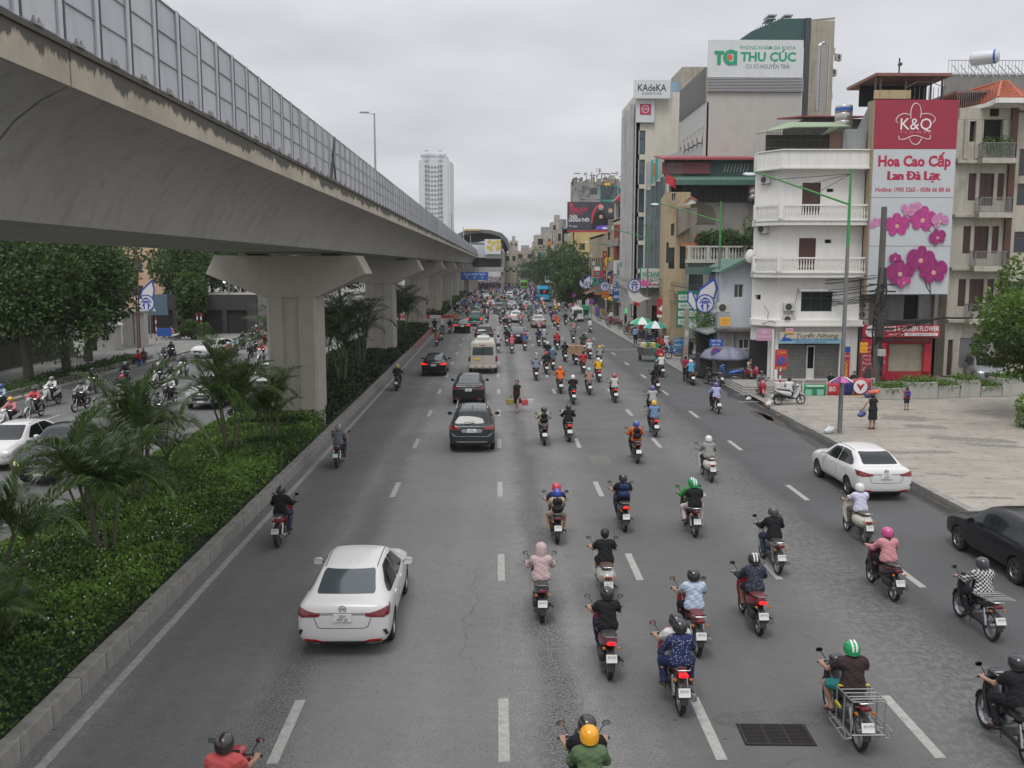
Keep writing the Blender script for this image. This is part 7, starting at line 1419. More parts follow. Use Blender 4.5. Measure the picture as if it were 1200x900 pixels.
class Spec:
 def __init__(s):s.p=[]
 def add(s,name,me,parent=None,loc=None,rot=None,scale=None):s.p.append((name,me,parent,loc,rot,scale));return len(s.p)-1
 def place(s,root,color=None,swap=None,skip=()):
  obs=[]
  for i,(name,me,parent,loc,rot,sc_)in enumerate(s.p):
   if name in skip:obs.append(None);continue
   o=link(name,me,obs[parent]if parent is not None and obs[parent]else root,loc,rot,color)
   if sc_:o.scale=sc_
   if swap and me.materials and me.materials[0]and me.materials[0].name in swap:
    o.material_slots[0].link='OBJECT';o.material_slots[0].material=swap[me.materials[0].name]
   obs.append(o)
  return obs
 def merged(s,name):
  ms=[];parts=[];W={}
  for i,(n,me,parent,loc,rot,sc_)in enumerate(s.p):
   M=Matrix.Translation(Vector(loc or(0,0,0)))
   if rot:
    from mathutils import Euler
    M=M@Euler(rot).to_matrix().to_4x4()
   if sc_:M=M@Matrix.Diagonal((*sc_,1))
   if parent is not None:M=W[parent]@M
   W[i]=M;parts.append((me,M,None))
  return jme(name,parts)
def interp(keys,n):
 a=np.array(keys,float);y=a[:,0];ys=np.unique(np.concatenate([np.linspace(y[0],y[-1],n),y]));out=[ys]
 for c in range(1,a.shape[1]):
  v=a[:,c];m=np.zeros(len(y));d=np.diff(v)/np.diff(y)
  m[1:-1]=np.where(d[:-1]*d[1:]>0,2*d[:-1]*d[1:]/(d[:-1]+d[1:]+1e-9),0);m[0],m[-1]=d[0],d[-1]
  i=np.clip(np.searchsorted(y,ys,'right')-1,0,len(y)-2);h=y[i+1]-y[i];t=(ys-y[i])/h
  out.append((2*t**3-3*t**2+1)*v[i]+(t**3-2*t**2+t)*h*m[i]+(-2*t**3+3*t**2)*v[i+1]+(t**3-t**2)*h*m[i+1])
 return np.stack(out,1)
def cB(keys,n=46,boxy=0.):
 S=interp(keys,n);rG=[]
 for y,hw,zl,zb,zt,ht in S:
  g=zt-zb;H_=[(0,zl),(.72*hw,zl),(.95*hw,zl+.07),(.995*hw,zl+.3*(zb-zl)),(hw,zl+.62*(zb-zl)),(.985*hw,zb-.08*min(1,(zb-zl))),(.945*hw,zb),(ht+(.93*hw-ht)*.52,zb+g*.45),(ht+(.93*hw-ht)*.12+boxy,zb+g*.84),(ht*.90,zb+g*.965),(ht*.5,zt),(0,zt+.006)]
  rG.append([(x,y,z)for x,z in H_]+[(-x,y,z)for x,z in reversed(H_[1:-1])])
 mb=MB();mb.rG(rG,True);me=mb.mesh('body',MPN);return me
def bake(me,mods):
 o=bpy.data.objects.new('tmp',me);COL.objects.link(o);
 for f in mods:f(o)
 dg=bpy.context.evaluated_depsgraph_get();dg.update();out=bpy.data.meshes.new_from_object(o.evaluated_get(dg));bpy.data.objects.remove(o);return out
def bvh_of(me):return BVHTree.FromPolygons([v.co for v in me.vertices],[tuple(p.vertices)for p in me.polygons])
def decal(bvh,poly,axis,m,name,off=.004,sT=.06,sgn=1,rN=0,lift=.012):
 """thin panel that hugs the body: polygon in (y,z) for axis x, (x,z) for y, (x,y) for z"""
 pts=[Vector(p)for p in poly]
 if rN:
  out=[];n=len(pts)
  for i in range(n):
   a,b,c=pts[i-1],pts[i],pts[(i+1)%n];u=(a-b);v=(c-b);r=min(rN,u.length*.4,v.length*.4);p0,p2=b+u.normalized()*r,b+v.normalized()*r
   for t in(0,.33,.66,1):out.append(p0*(1-t)**2+b*2*t*(1-t)+p2*t*t)
  pts=out
 V=[];n=len(pts)
 for i in range(n):
  a,b=pts[i],pts[(i+1)%n];k=max(1,int((b-a).length/sT))
  for j in range(k):V.append(a.lerp(b,j/k))
 nb=len(V);mn=[min(p[i]for p in V)for i in(0,1)];mxx=[max(p[i]for p in V)for i in(0,1)]
 gx,gy=np.arange(mn[0]+sT/2,mxx[0],sT),np.arange(mn[1]+sT/2,mxx[1],sT)
 def inside(x,y):
  c=False
  for i in range(nb):
   a,b=V[i],V[(i+1)%nb]
   if(a.y>y)!=(b.y>y)and x<(b.x-a.x)*(y-a.y)/(b.y-a.y)+a.x:c=not c
  return c
 P=list(V)+[Vector((x,y))for x in gx for y in gy if inside(x,y)]
 r=geometry.delaunay_2d_cdt(P,[(i,(i+1)%nb)for i in range(nb)],[],1,1e-6);vs,fs=r[0],r[2]
 A={'x':lambda p:(Vector((3*sgn,p.x,p.y)),Vector((-sgn,0,0))),'y':lambda p:(Vector((p.x,-9*sgn,p.y)),Vector((0,sgn,0))),'z':lambda p:(Vector((p.x,p.y,5)),Vector((0,0,-1)))}[axis]
 out=[];lo=[];last=None
 for p in vs:
  o,d=A(p);h=bvh.ray_cast(o,d)
  if h[0]is None:h=bvh.find_nearest(last if last is not None else Vector((p.x if axis!='x' else .6*sgn,p.y if axis=='z' else 0,.8)))
  nn=h[1]if h[1].dot(d)<0 else-h[1];last=h[0];out.append(h[0]+nn*lift);lo.append(h[0]-nn*.004)
 mb=MB();nv=len(out);mb.add(out+lo,[tuple(f)for f in fs]);E={}
 for f in fs:
  for i in range(len(f)):a,b=f[i],f[(i+1)%len(f)];E[(a,b)]=1
 for(a,b)in list(E):
  if(b,a)not in E:mb.f.append((a,b,b+nv,a+nv));mb.m.append(0)
 return mb.mesh(name,m,smt=35)
def wheel_me(r,w_,spokes=5,dark=False):
 t=MB().lH([(r*.64,-w_/2),(r*.93,-w_/2),(r,-w_*.36),(r,w_*.36),(r*.93,w_/2),(r*.64,w_/2)],axis='x',n=26,caps=False).mesh('tyre',M_tyre,smt=35)
 mb=MB();x=w_*.44;mb.lH([(r*.66,x),(r*.60,x+.006),(r*.57,x-.02),(r*.57,-x)],axis='x',n=26,caps=False);mb.lH([(0,x*.75),(r*.14,x*.75),(r*.16,x*.5)],axis='x',n=12,caps=False)
 for k in range(spokes):
  a=2*math.pi*k/spokes
  for da in(-.16,.16):mb.bar((x*.62,r*.12*math.cos(a),r*.12*math.sin(a)),(x*.72,r*.6*math.cos(a+da),r*.6*math.sin(a+da)),.022,r*.12,up=(1,0,0))
 rim=mb.mesh('rim',MRM,smt=30);b=MB().lH([(0,-x*.1),(r*.58,-x*.1)],axis='x',n=20,caps=False).mesh('brake_shadow',MUN);return t,rim,b
def add_wheels(sp,r,w_,tr,yf,yr,spokes=5):
 t,rim,b=wheel_me(r,w_,spokes)
 for y in(yf,yr):
  for s in(-1,1):
   i=sp.add('wheel',t,None,(s*(tr-w_/2),y,r),(0,0,0 if s>0 else math.pi));sp.add('rim',rim,i);sp.add('brake_shadow',b,i)
def arches(me,r,yf,yr,W):
 c=MB()
 for y in(yf,yr):c.lH([(r*1.14,-W),(r*1.14,W)],(0,y,r*1.02),'x',28)
 cm=c.mesh('cut',MUN);co=bpy.data.objects.new('cut',cm);COL.objects.link(co)
 def f(o):
  q=o.modifiers.new('b','BOOLEAN');q.object=co;q.operation='DIFFERENCE';q.solver='EXACT'
  try:q.material_mode='TRANSFER'
  except Exception:pass
 out=bake(me,[f]);bpy.data.objects.remove(co);return out
def subsurf(n=1):return lambda o:(setattr(o.modifiers.new('s','SUBSURF'),'levels',n),setattr(o.modifiers['s'],'render_levels',n))
def mirror_me(name,m,sc_=1.):
 mb=MB();mb.lF([(-.06*sc_,0,.06,.05),(-.075*sc_,0,.115*sc_,.085*sc_),(.0,0,.12*sc_,.09*sc_),(.07*sc_,0,.07*sc_,.05*sc_)],n=12,e=3);return mb.mesh(name,m,smt=50)
def make_car(kind):
 sp=Spec()
 if kind=='sedan':
  L_,W_,wr,yf,yr=4.44,1.74,.31,1.36,-1.24
  K=[(-2.20,.66,.42,.74,.80,.50),(-2.165,.79,.30,.86,.95,.64),(-2.08,.845,.25,.96,1.035,.70),(-1.92,.865,.22,.985,1.06,.70),(-1.78,.87,.21,.985,1.085,.655),(-1.24,.87,.20,.975,1.35,.575),(-.85,.87,.2,.965,1.435,.57),(-.1,.87,.2,.95,1.47,.58),(.25,.87,.2,.94,1.445,.575),(.85,.868,.2,.925,1.17,.62),(1.15,.865,.2,.90,1.01,.68),(1.7,.85,.21,.84,.93,.66),(2.05,.80,.23,.74,.81,.58),(2.18,.70,.28,.62,.70,.45),(2.22,.60,.32,.55,.60,.38)]
  win=dict(sf=[(.78,.97),(.28,1.33),(-.28,1.385),(-.30,.975),(.2,.965)],sr=[(-.34,.98),(-.32,1.385),(-.85,1.36),(-1.28,1.17),(-1.45,1.05),(-1.35,1.01)],rear=[(-.56,1.10),(.56,1.10),(.49,1.385),(-.49,1.385)],front=[(-.66,.99),(.66,.99),(.5,1.40),(-.5,1.40)])
  tail=[(.40,.865),(.60,.91),(.78,.965),(.86,.97),(.86,.85),(.76,.80),(.44,.82)];tside=[(-1.80,.97),(-2.16,.93),(-2.16,.82),(-2.0,.82)]
  pl=(0,.80);hdl=((.05,.86),(-.95,.88));mir=(.62,1.0);hd=[(.42,.60),(.70,.66),(.74,.56),(.5,.50)]
  bmp=.33
 elif kind=='suv':
  L_,W_,wr,yf,yr=4.6,1.82,.35,1.36,-1.28
  K=[(-2.28,.70,.50,.85,.92,.56),(-2.24,.83,.36,1.0,1.06,.68),(-2.15,.88,.31,1.05,1.12,.70),(-1.95,.905,.29,1.07,1.38,.64),(-1.72,.91,.28,1.07,1.60,.62),(-1.3,.91,.27,1.06,1.665,.63),(-.3,.91,.27,1.04,1.69,.64),(.35,.91,.27,1.02,1.62,.63),(.95,.905,.27,1.0,1.28,.67),(1.2,.90,.27,.98,1.13,.71),(1.75,.88,.28,.93,1.04,.69),(2.1,.83,.30,.84,.92,.6),(2.27,.7,.36,.66,.74,.42)]
  win=dict(sf=[(.85,1.07),(.4,1.47),(-.25,1.56),(-.27,1.07)],sr=[(-.31,1.08),(-.30,1.56),(-1.5,1.52),(-1.85,1.28),(-1.7,1.12)],rear=[(-.66,1.16),(.66,1.16),(.58,1.55),(-.58,1.55)],front=[(-.68,1.12),(.68,1.12),(.54,1.56),(-.54,1.56)])
  tail=[(.42,.98),(.60,1.06),(.86,1.10),(.9,1.04),(.88,.94),(.5,.93)];tside=[(-1.85,1.07),(-2.22,1.05),(-2.22,.93),(-2.0,.95)]
  pl=(0,.90);hdl=((.1,.95),(-.9,.97));mir=(.66,1.14);hd=[(.42,.80),(.76,.88),(.8,.78),(.46,.72)];bmp=.42
 elif kind=='pickup':
  L_,W_,wr,yf,yr=5.2,1.85,.37,1.65,-1.5
  K=[(-2.6,.84,.55,.98,1.0,.8),(-2.57,.9,.45,1.06,1.08,.84),(-2.4,.915,.42,1.08,1.10,.86),(-1.0,.92,.4,1.08,1.11,.86),(-.92,.92,.4,1.08,1.22,.72),(-.8,.92,.4,1.07,1.62,.62),(-.2,.92,.4,1.07,1.76,.64),(.45,.92,.4,1.06,1.72,.64),(1.1,.915,.4,1.05,1.30,.7),(1.35,.91,.4,1.03,1.17,.74),(2.0,.90,.4,.98,1.09,.72),(2.4,.87,.4,.92,1.0,.66),(2.6,.78,.45,.78,.84,.5)]
  win=dict(sf=[(1.0,1.11),(.55,1.56),(.1,1.64),(.08,1.11)],sr=[(.04,1.12),(.05,1.64),(-.65,1.62),(-.78,1.13)],rear=[(-.58,1.25),(.58,1.25),(.52,1.58),(-.52,1.58)],front=[(-.7,1.15),(.7,1.15),(.54,1.64),(-.54,1.64)])
  tail=[(.70,.76),(.70,1.04),(.88,1.04),(.88,.76)];tside=[(-2.45,1.02),(-2.56,1.02),(-2.56,.78),(-2.45,.78)]
  pl=(0,.58);hdl=((.2,1.0),(-.6,1.0));mir=(.9,1.2);hd=[(.44,.78),(.78,.88),(.82,.76),(.5,.70)];bmp=.5
 elif kind=='van':
  L_,W_,wr,yf,yr=5.6,1.97,.36,1.9,-1.75
  K=[(-2.8,.88,.42,1.15,2.0,.70),(-2.77,.96,.36,1.2,2.14,.78),(-2.6,.985,.34,1.2,2.24,.82),(-1.5,.985,.33,1.2,2.28,.83),(0.6,.985,.33,1.2,2.26,.82),(1.1,.985,.33,1.18,2.12,.78),(1.75,.98,.33,1.14,1.50,.76),(2.05,.97,.33,1.1,1.28,.8),(2.55,.92,.35,1.0,1.12,.72),(2.78,.8,.4,.8,.92,.5)]
  win=dict(sf=[(1.75,1.25),(1.2,1.82),(.6,1.86),(.6,1.25)],sr=[(.45,1.26),(.45,1.86),(-2.3,1.84),(-2.3,1.28)],rear=[(-.72,1.28),(.72,1.28),(.66,1.84),(-.66,1.84)],front=[(-.8,1.3),(.8,1.3),(.66,2.0),(-.66,2.0)])
  tail=[(.84,.85),(.84,1.22),(.95,1.22),(.95,.85)];tside=[(-2.6,1.2),(-2.74,1.2),(-2.74,.87),(-2.6,.87)]
  pl=(-.38,1.03);hdl=((.6,1.1),(-.7,1.1));mir=(1.5,1.35);hd=[(.5,.8),(.82,.9),(.84,.78),(.55,.74)];bmp=.5
 body=cB(K,46,.03 if kind=='van' else 0.);body=bake(body,[subsurf(1)]);bv=bvh_of(body)
 bc=arches(body,wr,yf,yr,2.)
 for p in bc.polygons:pass
 bc.shade_smooth();
 try:bc.set_sharp_from_angle(angle=R(42))
 except Exception:pass
 bi=sp.add('body',bc)
 D=lambda nm,poly,ax,m,**k:decal(bv,poly,ax,m,nm,**k)
 for s in(-1,1):
  for q in('sf','sr'):sp.add('side_glass',D('side_glass',win[q],'x',MGL,sgn=s,rN=.05,lift=.006))
 rg_=sp.add('rear_window',D('rear_window',win['rear'],'y',M_rglass if kind!='suv' else MGL,rN=.05,lift=.006));sp.add('windscreen',D('windscreen',win['front'],'y',MGL,sgn=-1,rN=.06,lift=.006))
 for s in(-1,1):
  i=sp.add('tail_light',D('tail_light',[(s*x,z)for x,z in tail],'y',MTL,sT=.04,rN=.02));sp.add('tail_light_wrap',D('tw',tside,'x',MTL,sgn=s,sT=.04,rN=.02),i)
  sp.add('headlight',D('headlight',[(s*x,z)for x,z in hd],'y',M_head,sgn=-1,sT=.04,rN=.02))
  mm=mirror_me('mirror',MPN if kind!='suv' else MPL,1. if kind in('pickup','van')else .8);i=sp.add('mirror',mm,None,(s*(W_/2+.09),mir[0],mir[1]));sp.add('mirror_arm',MB().bar((-s*.12,0,-.03),(0,0,0),.04).mesh('arm',MPL),i)
  for hy,hz in hdl:h=bv.ray_cast(Vector((3*s,hy,hz)),Vector((-s,0,0)))[0];sp.add('door_handle',MB().box(-.012,.02,-.09,.09,-.014,.014).mesh('door_handle',MPN if kind=='sedan' else MCH,bevel=.005),None,(h.x,hy,hz),(0,0,0 if s>0 else math.pi))
 zs={'sedan':.3,'suv':.38,'pickup':.5,'van':.45}[kind];doors={'sedan':(.82,-.31,-1.12),'suv':(.9,-.29,-1.25),'pickup':(1.05,.06,-.8),'van':(1.75,.55,-.6)}[kind];zt_=win['sf'][0][1]-.03
 dm=MB()
 for y in doors:
  [sp.add('door_seam',D('door_seam',[(y-.006,zs),(y+.006,zs),(y+.006,zt_),(y-.006,zt_)],'x',MUN,sgn=s,lift=.002,sT=.1))for s in(-1,1)]
 [sp.add('sill',D('sill',[(yr+.42,zs-.07),(yf-.42,zs-.07),(yf-.42,zs+.01),(yr+.42,zs+.01)],'x',MPL,sgn=s,lift=.012,sT=.15))for s in(-1,1)]
 px_,pz_=pl;yback=bv.ray_cast(Vector((px_,-9,pz_)),Vector((0,1,0)))[0].y
 sp.add('licence_plate',MB().box(-.17,.17,-.012,.0,-.075,.075).mesh('licence_plate',M_plateY if kind=='van' else MPT,bevel=.004),None,(px_,yback-.012,pz_),(R(-6),0,0))
 wB=W_/2
 if kind=='sedan':
  sp.add('bumper_lower',D('bl',[(-.62,.27),(.62,.27),(.74,.335),(-.74,.335)],'y',MPL,rN=.02,sT=.05));
  for s in(-1,1):sp.add('bumper_reflector',D('br',[(s*.38,.335),(s*.70,.345),(s*.72,.385),(s*.5,.375)],'y',M_red_l,sT=.05));sp.add('bumper_vent',D('bvn',[(s*.74,.56),(s*.80,.57),(s*.835,.46),(s*.80,.44)],'y',MPL,sT=.04));sp.add('exhaust_trim',D('et',[(s*.44,.285),(s*.70,.30),(s*.72,.325),(s*.44,.31)],'y',MCH,sT=.04,lift=.018))
  sp.add('boot_seam',D('bs',[(-.60,.885),(.60,.885),(.60,.877),(-.60,.877)],'y',MUN,lift=.003));sp.add('boot_strip',D('bst',[(-.40,.868),(.40,.868),(.40,.850),(-.40,.850)],'y',MCH,lift=.01));sp.add('boot_seam',D('bs2',[(-.56,.86),(-.55,.86),(-.46,.63),(-.40,.60),(.40,.60),(.46,.63),(.55,.86),(.56,.86),(.47,.62),(.40,.59),(-.40,.59),(-.47,.62)],'y',MUN,lift=.003,sT=.05));
  sp.add('roof_antenna',MB().lF([(-.06,0,.02,.005),(-.02,.035,.016,.03),(.08,.0,.01,.004)],n=8).mesh('roof_antenna',MPN),None,(0,-.78,1.43));sp.add('emblem',MB().lH([(.07,0),(.072,-.012),(.055,-.012),(.055,0)],axis='y',n=20,caps=False).bar((-.03,-.006,-.03),(-.02,-.006,.03),.012).bar((.02,-.006,-.03),(.03,-.006,.03),.012).bar((-.03,-.006,.0),(.03,-.006,.0),.012).mesh('emblem',MCH),None,(0,bv.ray_cast(Vector((0,-9,.955)),Vector((0,1,0)))[0].y-.01,.955))
  for s in(-1,1):sp.add('roof_channel',D('rc',[(s*.50,-.98),(s*.517,-.98),(s*.527,.25),(s*.51,.25)],'z',MPL,lift=.004,sT=.1))
 if kind=='suv':
  for s in(-1,1):sp.add('roof_rail',MB().tU([(s*.60,-1.5,1.66),(s*.62,-1.4,1.71),(s*.62,.1,1.735),(s*.60,.25,1.68)],.022,6).mesh('roof_rail',MCH));sp.add('fog_lamp',MB().lH([(.055,0),(.045,-.03),(0,-.03)],axis='y',n=12).mesh('fog',MLT),None,(s*.70,-2.21,.56));sp.add('chrome_corner',D('cc',[(s*.60,.70),(s*.82,.86),(s*.86,.86),(s*.70,.67)],'y',MCH,sT=.05))
  sp.add('chrome_strip',D('cs',[(-.62,.66),(.62,.66),(.66,.69),(-.66,.69)],'y',MCH,sT=.06));sp.add('bumper_bar',D('bb',[(-.60,.44),(.60,.44),(.60,.49),(-.60,.49)],'y',MCH,sT=.06,lift=.02));sp.add('bumper_lower',D('bl',[(-.8,.34),(.8,.34),(.8,.43),(-.8,.43)],'y',MPL));sp.add('plate_surround',D('ps',[(-.36,.96),(.36,.96),(.42,.9),(.36,.82),(-.36,.82),(-.42,.9)],'y',mat('plate_surround',(.35,.35,.35),.3,.6),sT=.06,lift=.008))
  for k in range(5):sp.add('roof_rib',D('rr',[(-.42+k*.21-.012,-1.45),(-.42+k*.21+.012,-1.45),(-.42+k*.21+.012,.1),(-.42+k*.21-.012,.1)],'z',MPN,lift=.014,sT=.2))
  sp.add('roof_antenna',MB().lF([(-.06,0,.02,.005),(-.02,.05,.016,.04),(.1,.0,.01,.004)],n=8).mesh('roof_antenna',MPL),None,(0,-1.35,1.67));sp.add('wiper',MB().bar((-.3,-2.17,1.2),(.1,-2.14,1.24),.02).mesh('wiper',MPL))
 if kind=='van':
  sp.add('rear_door_seam',D('rs',[(-.006,.5),(.006,.5),(.006,2.0),(-.006,2.0)],'y',MUN,lift=.003));sp.add('roof_unit',MB().box(-.42,.42,-.7,.7,0,.17).mesh('roof_unit',M_frm,bevel=.05),None,(0,-1.1,2.28));sp.add('rear_bumper',MB().box(-.93,.93,-.12,.05,0,.16).mesh('rear_bumper',MPN,bevel=.03),None,(0,-2.78,.42))
  for k in range(7):sp.add('bumper_tape',MB().box(-.06,.06,-.003,0,-.03,.03).mesh('tape',M_red_l if k%2 else MPT),None,(-.72+k*.24,-2.903,.52))
  sp.add('step_bar',MB().tU([(-.8,-2.92,.38),(.8,-2.92,.38)],.03,6).mesh('step',MPL));sp.add('window_divider',D('wd',[(-.03,1.27),(.03,1.27),(.03,1.85),(-.03,1.85)],'y',MPL,lift=.01));sp.add('high_brake_light',D('hb',[(-.2,1.93),(.2,1.93),(.2,1.97),(-.2,1.97)],'y',M_red_l))
 if kind=='pickup':
  sp.add('bed_cover',MB().box(-.78,.78,-2.48,-1.05,1.095,1.125).mesh('bed_cover',MUN,bevel=.01));sp.add('rear_bumper',MB().box(-.85,.85,-.12,.05,0,.16).mesh('rear_bumper',MCH,bevel=.03),None,(0,-2.6,.45));sp.add('tailgate_seam',D('ts',[(-.72,.74),(.72,.74),(.72,.75),(-.72,.75)],'y',MUN,lift=.003))
 g={'sedan':[(-.36,.45),(.36,.45),(.42,.62),(-.42,.62)],'suv':[(-.4,.5),(.4,.5),(.44,.8),(-.44,.8)],'pickup':[(-.42,.55),(.42,.55),(.44,.88),(-.44,.88)],'van':[(-.4,.5),(.4,.5),(.42,.75),(-.42,.75)]}[kind]
 sp.add('grille',D('grille',g,'y',MPL,sgn=-1,rN=.04));sp.add('front_plate',MB().box(-.17,.17,0,.012,-.06,.06).mesh('fp',MPT),None,(0,bv.ray_cast(Vector((0,9,.45)),Vector((0,-1,0)))[0].y+.004,.45))
 sp.add('grille_bar',D('gb',[(g[0][0],(g[0][1]+g[2][1])/2-.015),(g[1][0],(g[0][1]+g[2][1])/2-.015),(g[1][0],(g[0][1]+g[2][1])/2+.02),(g[0][0],(g[0][1]+g[2][1])/2+.02)],'y',MCH,sgn=-1,lift=.02))
 add_wheels(sp,wr,.2,W_/2-.015,yf,yr,{'sedan':5,'suv':5,'pickup':6,'van':5}[kind])
 sp.yr=yr;sp.rear=K[0][0];sp.front=K[-1][0];sp.platepos=(px_,yback-.03,pz_);return sp
CARS={k:make_car(k)for k in('sedan','suv','pickup','van')}
def pC(kind,x,y,rz,col,label,cat='car',lit=False,plate=None,name=None,scale=1.,glass=None,grp=None,headlit=False):
 e=eM(name or{'sedan':'sedan_car','suv':'suv_car','pickup':'pickup_truck','van':'passenger_van'}[kind],(x,y,.005),rz,label,cat,grp);e.scale=(scale,)*3
 sw={}
 if lit:sw['tail_lens']=MLT
 if headlit:sw['head_lens']=M_headlit
 if glass:sw['rear_glass']=glass
 sp=CARS[kind];sp.place(e,col,sw)
 if lit:MB().box(-.12,.12,-.01,.01,-.02,.02).mk('high_brake_light',MLT,e,loc=(0,{'sedan':-1.12,'suv':-1.8}.get(kind,-1),{'sedan':1.37,'suv':1.62}.get(kind,1.7)))
 if plate:
  px_,py_,pz_=sp.platepos;tX(plate[0],.07,BLK,e,(px_,py_-.012,pz_+.035),(R(84),0,0),'plate_text',ext=.002);tX(plate[1],.075,BLK,e,(px_,py_-.006,pz_-.033),(R(84),0,0),'plate_text',ext=.002)
 return e
def rear_at(kind,px,py,**k):g=G(px,py,.26);return g.x,g.y-CARS[kind].rear
WHITE,BLACKc,GREYc=(.62,.61,.60),(.014,.015,.017),(.05,.054,.058)
LIST=[]
def C(kind,px,py,col,lab,rz=0.,short=None,**k):
 x,y=rear_at(kind,px,py);e=pC(kind,x,y,R(rz),col,lab,**k);LIST.append((short or lab,x,y));return e
C('sedan',402,757,WHITE,'big white sedan in the left lane, nearest car to the camera',plate=('30H','407.29'),short='nearest white sedan')
C('suv',553,524,(.030,.037,.040),'dark grey suv with chrome roof rails and red tail lights in the left lane',short='grey suv',plate=('30G','812.06'))
C('sedan',549,469,(.016,.019,.02),'dark grey saloon directly in front of the dark grey suv',short='dark grey saloon',plate=('30A','556.18'))
pC('van',*rear_at('van',566,434),0,(.42,.39,.34),'beige passenger van with yellow plate and white roof unit','van');LIST.append(('beige van',rear_at('van',566,434)[0],rear_at('van',566,434)[1]))
C('sedan',508,437,BLACKc,'small black hatchback with glowing brake lights left of the beige van',lit=True,plate=('30E','174.52'),short='small black car',scale=.95)
C('sedan',541,388,BLACKc,'black sedan with glowing brake lights left of the green pickup',lit=True,short='black sedan',rz=2)
C('pickup',556,380,(.02,.12,.075),'dark green pickup truck with glowing tail lights',cat='pickup truck',lit=True,short='green pickup')
C('suv',567,400,(.02,.021,.024),'black suv just ahead of the beige van',short='black suv');C('sedan',607,400,BLACKc,'black sedan with a red lamp amid motorbikes right of the beige van',lit=False,short='crowded black sedan')
C('sedan',605,376,WHITE,'white sedan with glowing brake lights in the middle of the dense traffic',lit=True,short='white sedan',plate=('30F','921.33'));C('sedan',631.5,382,(.36,.35,.32),'silver beige sedan right of the white sedan with brake lights',short='silver sedan')
C('sedan',575,361,(.36,.37,.38),'silver sedan left of the packed motorbikes beyond the green pickup',short='left silver sedan');C('suv',585,366,(.10,.1,.1),'dark grey suv half hidden by motorbikes beyond the black suv',short='hidden grey suv');C('sedan',600,361.5,(.25,.26,.28),'grey sedan beyond the white sedan with brake lights',short='far grey sedan');C('sedan',618,362,(.15,.22,.22),'teal grey sedan left of the blue bus',short='teal sedan')
C('sedan',569,351,WHITE,'distant white sedan in the lane beside the station approach',short='distant white sedan');C('suv',597,350,WHITE,'distant white suv with a red roof light in dense traffic',short='distant white suv');C('sedan',562,343,(.04,.04,.04),'distant black car near the blue direction sign',short='distant black car');C('suv',571,336,(.3,.3,.3),'far grey suv under the blue direction sign',short='far grey suv');C('suv',578,344,(.35,.05,.05),'far red car beyond the distant white sedan',short='far red car')
C('van',677.5,375,(.55,.55,.54),'white minivan with red stripe stopped near the right kerb',cat='van',short='white minivan',scale=.82)
C('sedan',1036,579,WHITE,'white sedan with dark rear window parked along the forecourt kerb',rz=1.5,plate=('30K','254.17'),short='parked white sedan',glass=MGL)
x_,y_=12.75,22.0;pC('sedan',x_,y_,R(1),BLACKc,'shiny black sedan at the right edge of the picture',plate=None);LIST.append(('black edge sedan',x_,y_))
# left carriageway, coming towards the camera
pC('sedan',-18.05,35.2,R(180),WHITE,'white sedan at the left edge coming towards the camera',headlit=False);pC('pickup',-15.2,33.2,R(181),(.03,.033,.036),'dark grey pickup with lit amber lamps behind the nearest palms','pickup truck',headlit=True)
pC('suv',-15.0,49.5,R(180),(.30,.31,.31),'silver off road car behind the tall palm clump on the left carriageway');pC('sedan',-22.7,76.0,R(158),WHITE,'white hatchback turning in front of the side street on the left',headlit=False,name='hatchback_car')
pC('sedan',-13.6,56.5,R(180),WHITE,'white car almost hidden behind the tall palm clump',name='sedan_car');pC('suv',PX(1166,58),58.6,R(165),(.22,.23,.24),'small grey car parked under the roadside tree behind the planters')
# buses
def bus(px,py,W_,H_,L_,col,lab,m=None,tall=True):
 g=G(px,py);e=eM('city_bus',(g.x,g.y+L_/2,0),0,lab,'bus');mb=MB();hw=W_/2;y0,y1=-L_/2,L_/2
 MB().box(-hw,hw,y0,y1,.35,H_).mk('body',MPN,e,bevel=.14,smt=40,color=col);MB().box(-hw*.8,hw*.8,y0-.02,y0+.01,H_*.52,H_*.84).mk('rear_window',MGL,e,bevel=.01)
 for s in(-1,1):
  for k in range(5):MB().box(s*(hw-.02),s*(hw+.015),y0+.6+k*(L_-1.2)/5,y0+.5+(k+.9)*(L_-1.2)/5,H_*.48,H_*.84).mk('side_window',MGL,e)
  MB().box(s*hw*.86-.12,s*hw*.86+.12,y0-.03,y0,.7,1.05).mk('tail_light',MTL,e,bevel=.01)
  for y in(y0+L_*.25,y1-L_*.18):MB().lH([(0,-.13),(.4,-.13),(.44,0),(.4,.13),(0,.13)],(s*(hw-.12),y,.44),'x',18).mk('wheel',M_tyre,e)
 MB().box(-.28,.28,y0-.03,y0-.001,H_*.62,H_*.78).mk('route_display',mat('route_red',(.25,.02,.02),.4,emit=(1,.1,.05),es=.15),e);MB().box(-hw*.9,hw*.9,y0-.06,y0+.02,.32,.5).mk('rear_bumper',MPL,e,bevel=.02);MB().box(-.26,.26,y0-.035,y0-.002,.75,.9).mk('licence_plate',MPT,e);MB().box(-hw*.7,hw*.7,-1.2,1.2,H_,H_+.2).mk('roof_unit',MPN,e,color=col,bevel=.05);return e
bus(638,354,2.5,3.0,9,(.02,.30,.52),'sky blue city bus seen from behind near the right lanes');LIST.append(('blue bus',9.3,192));bus(614,341,2.1,2.9,7,(.14,.42,.05),'lime green minibus beyond the sky blue bus');LIST.append(('green minibus',8.1,265));bus(601,333.5,2.4,2.8,8,(.03,.32,.5),'farthest small blue bus in the distant crowd')
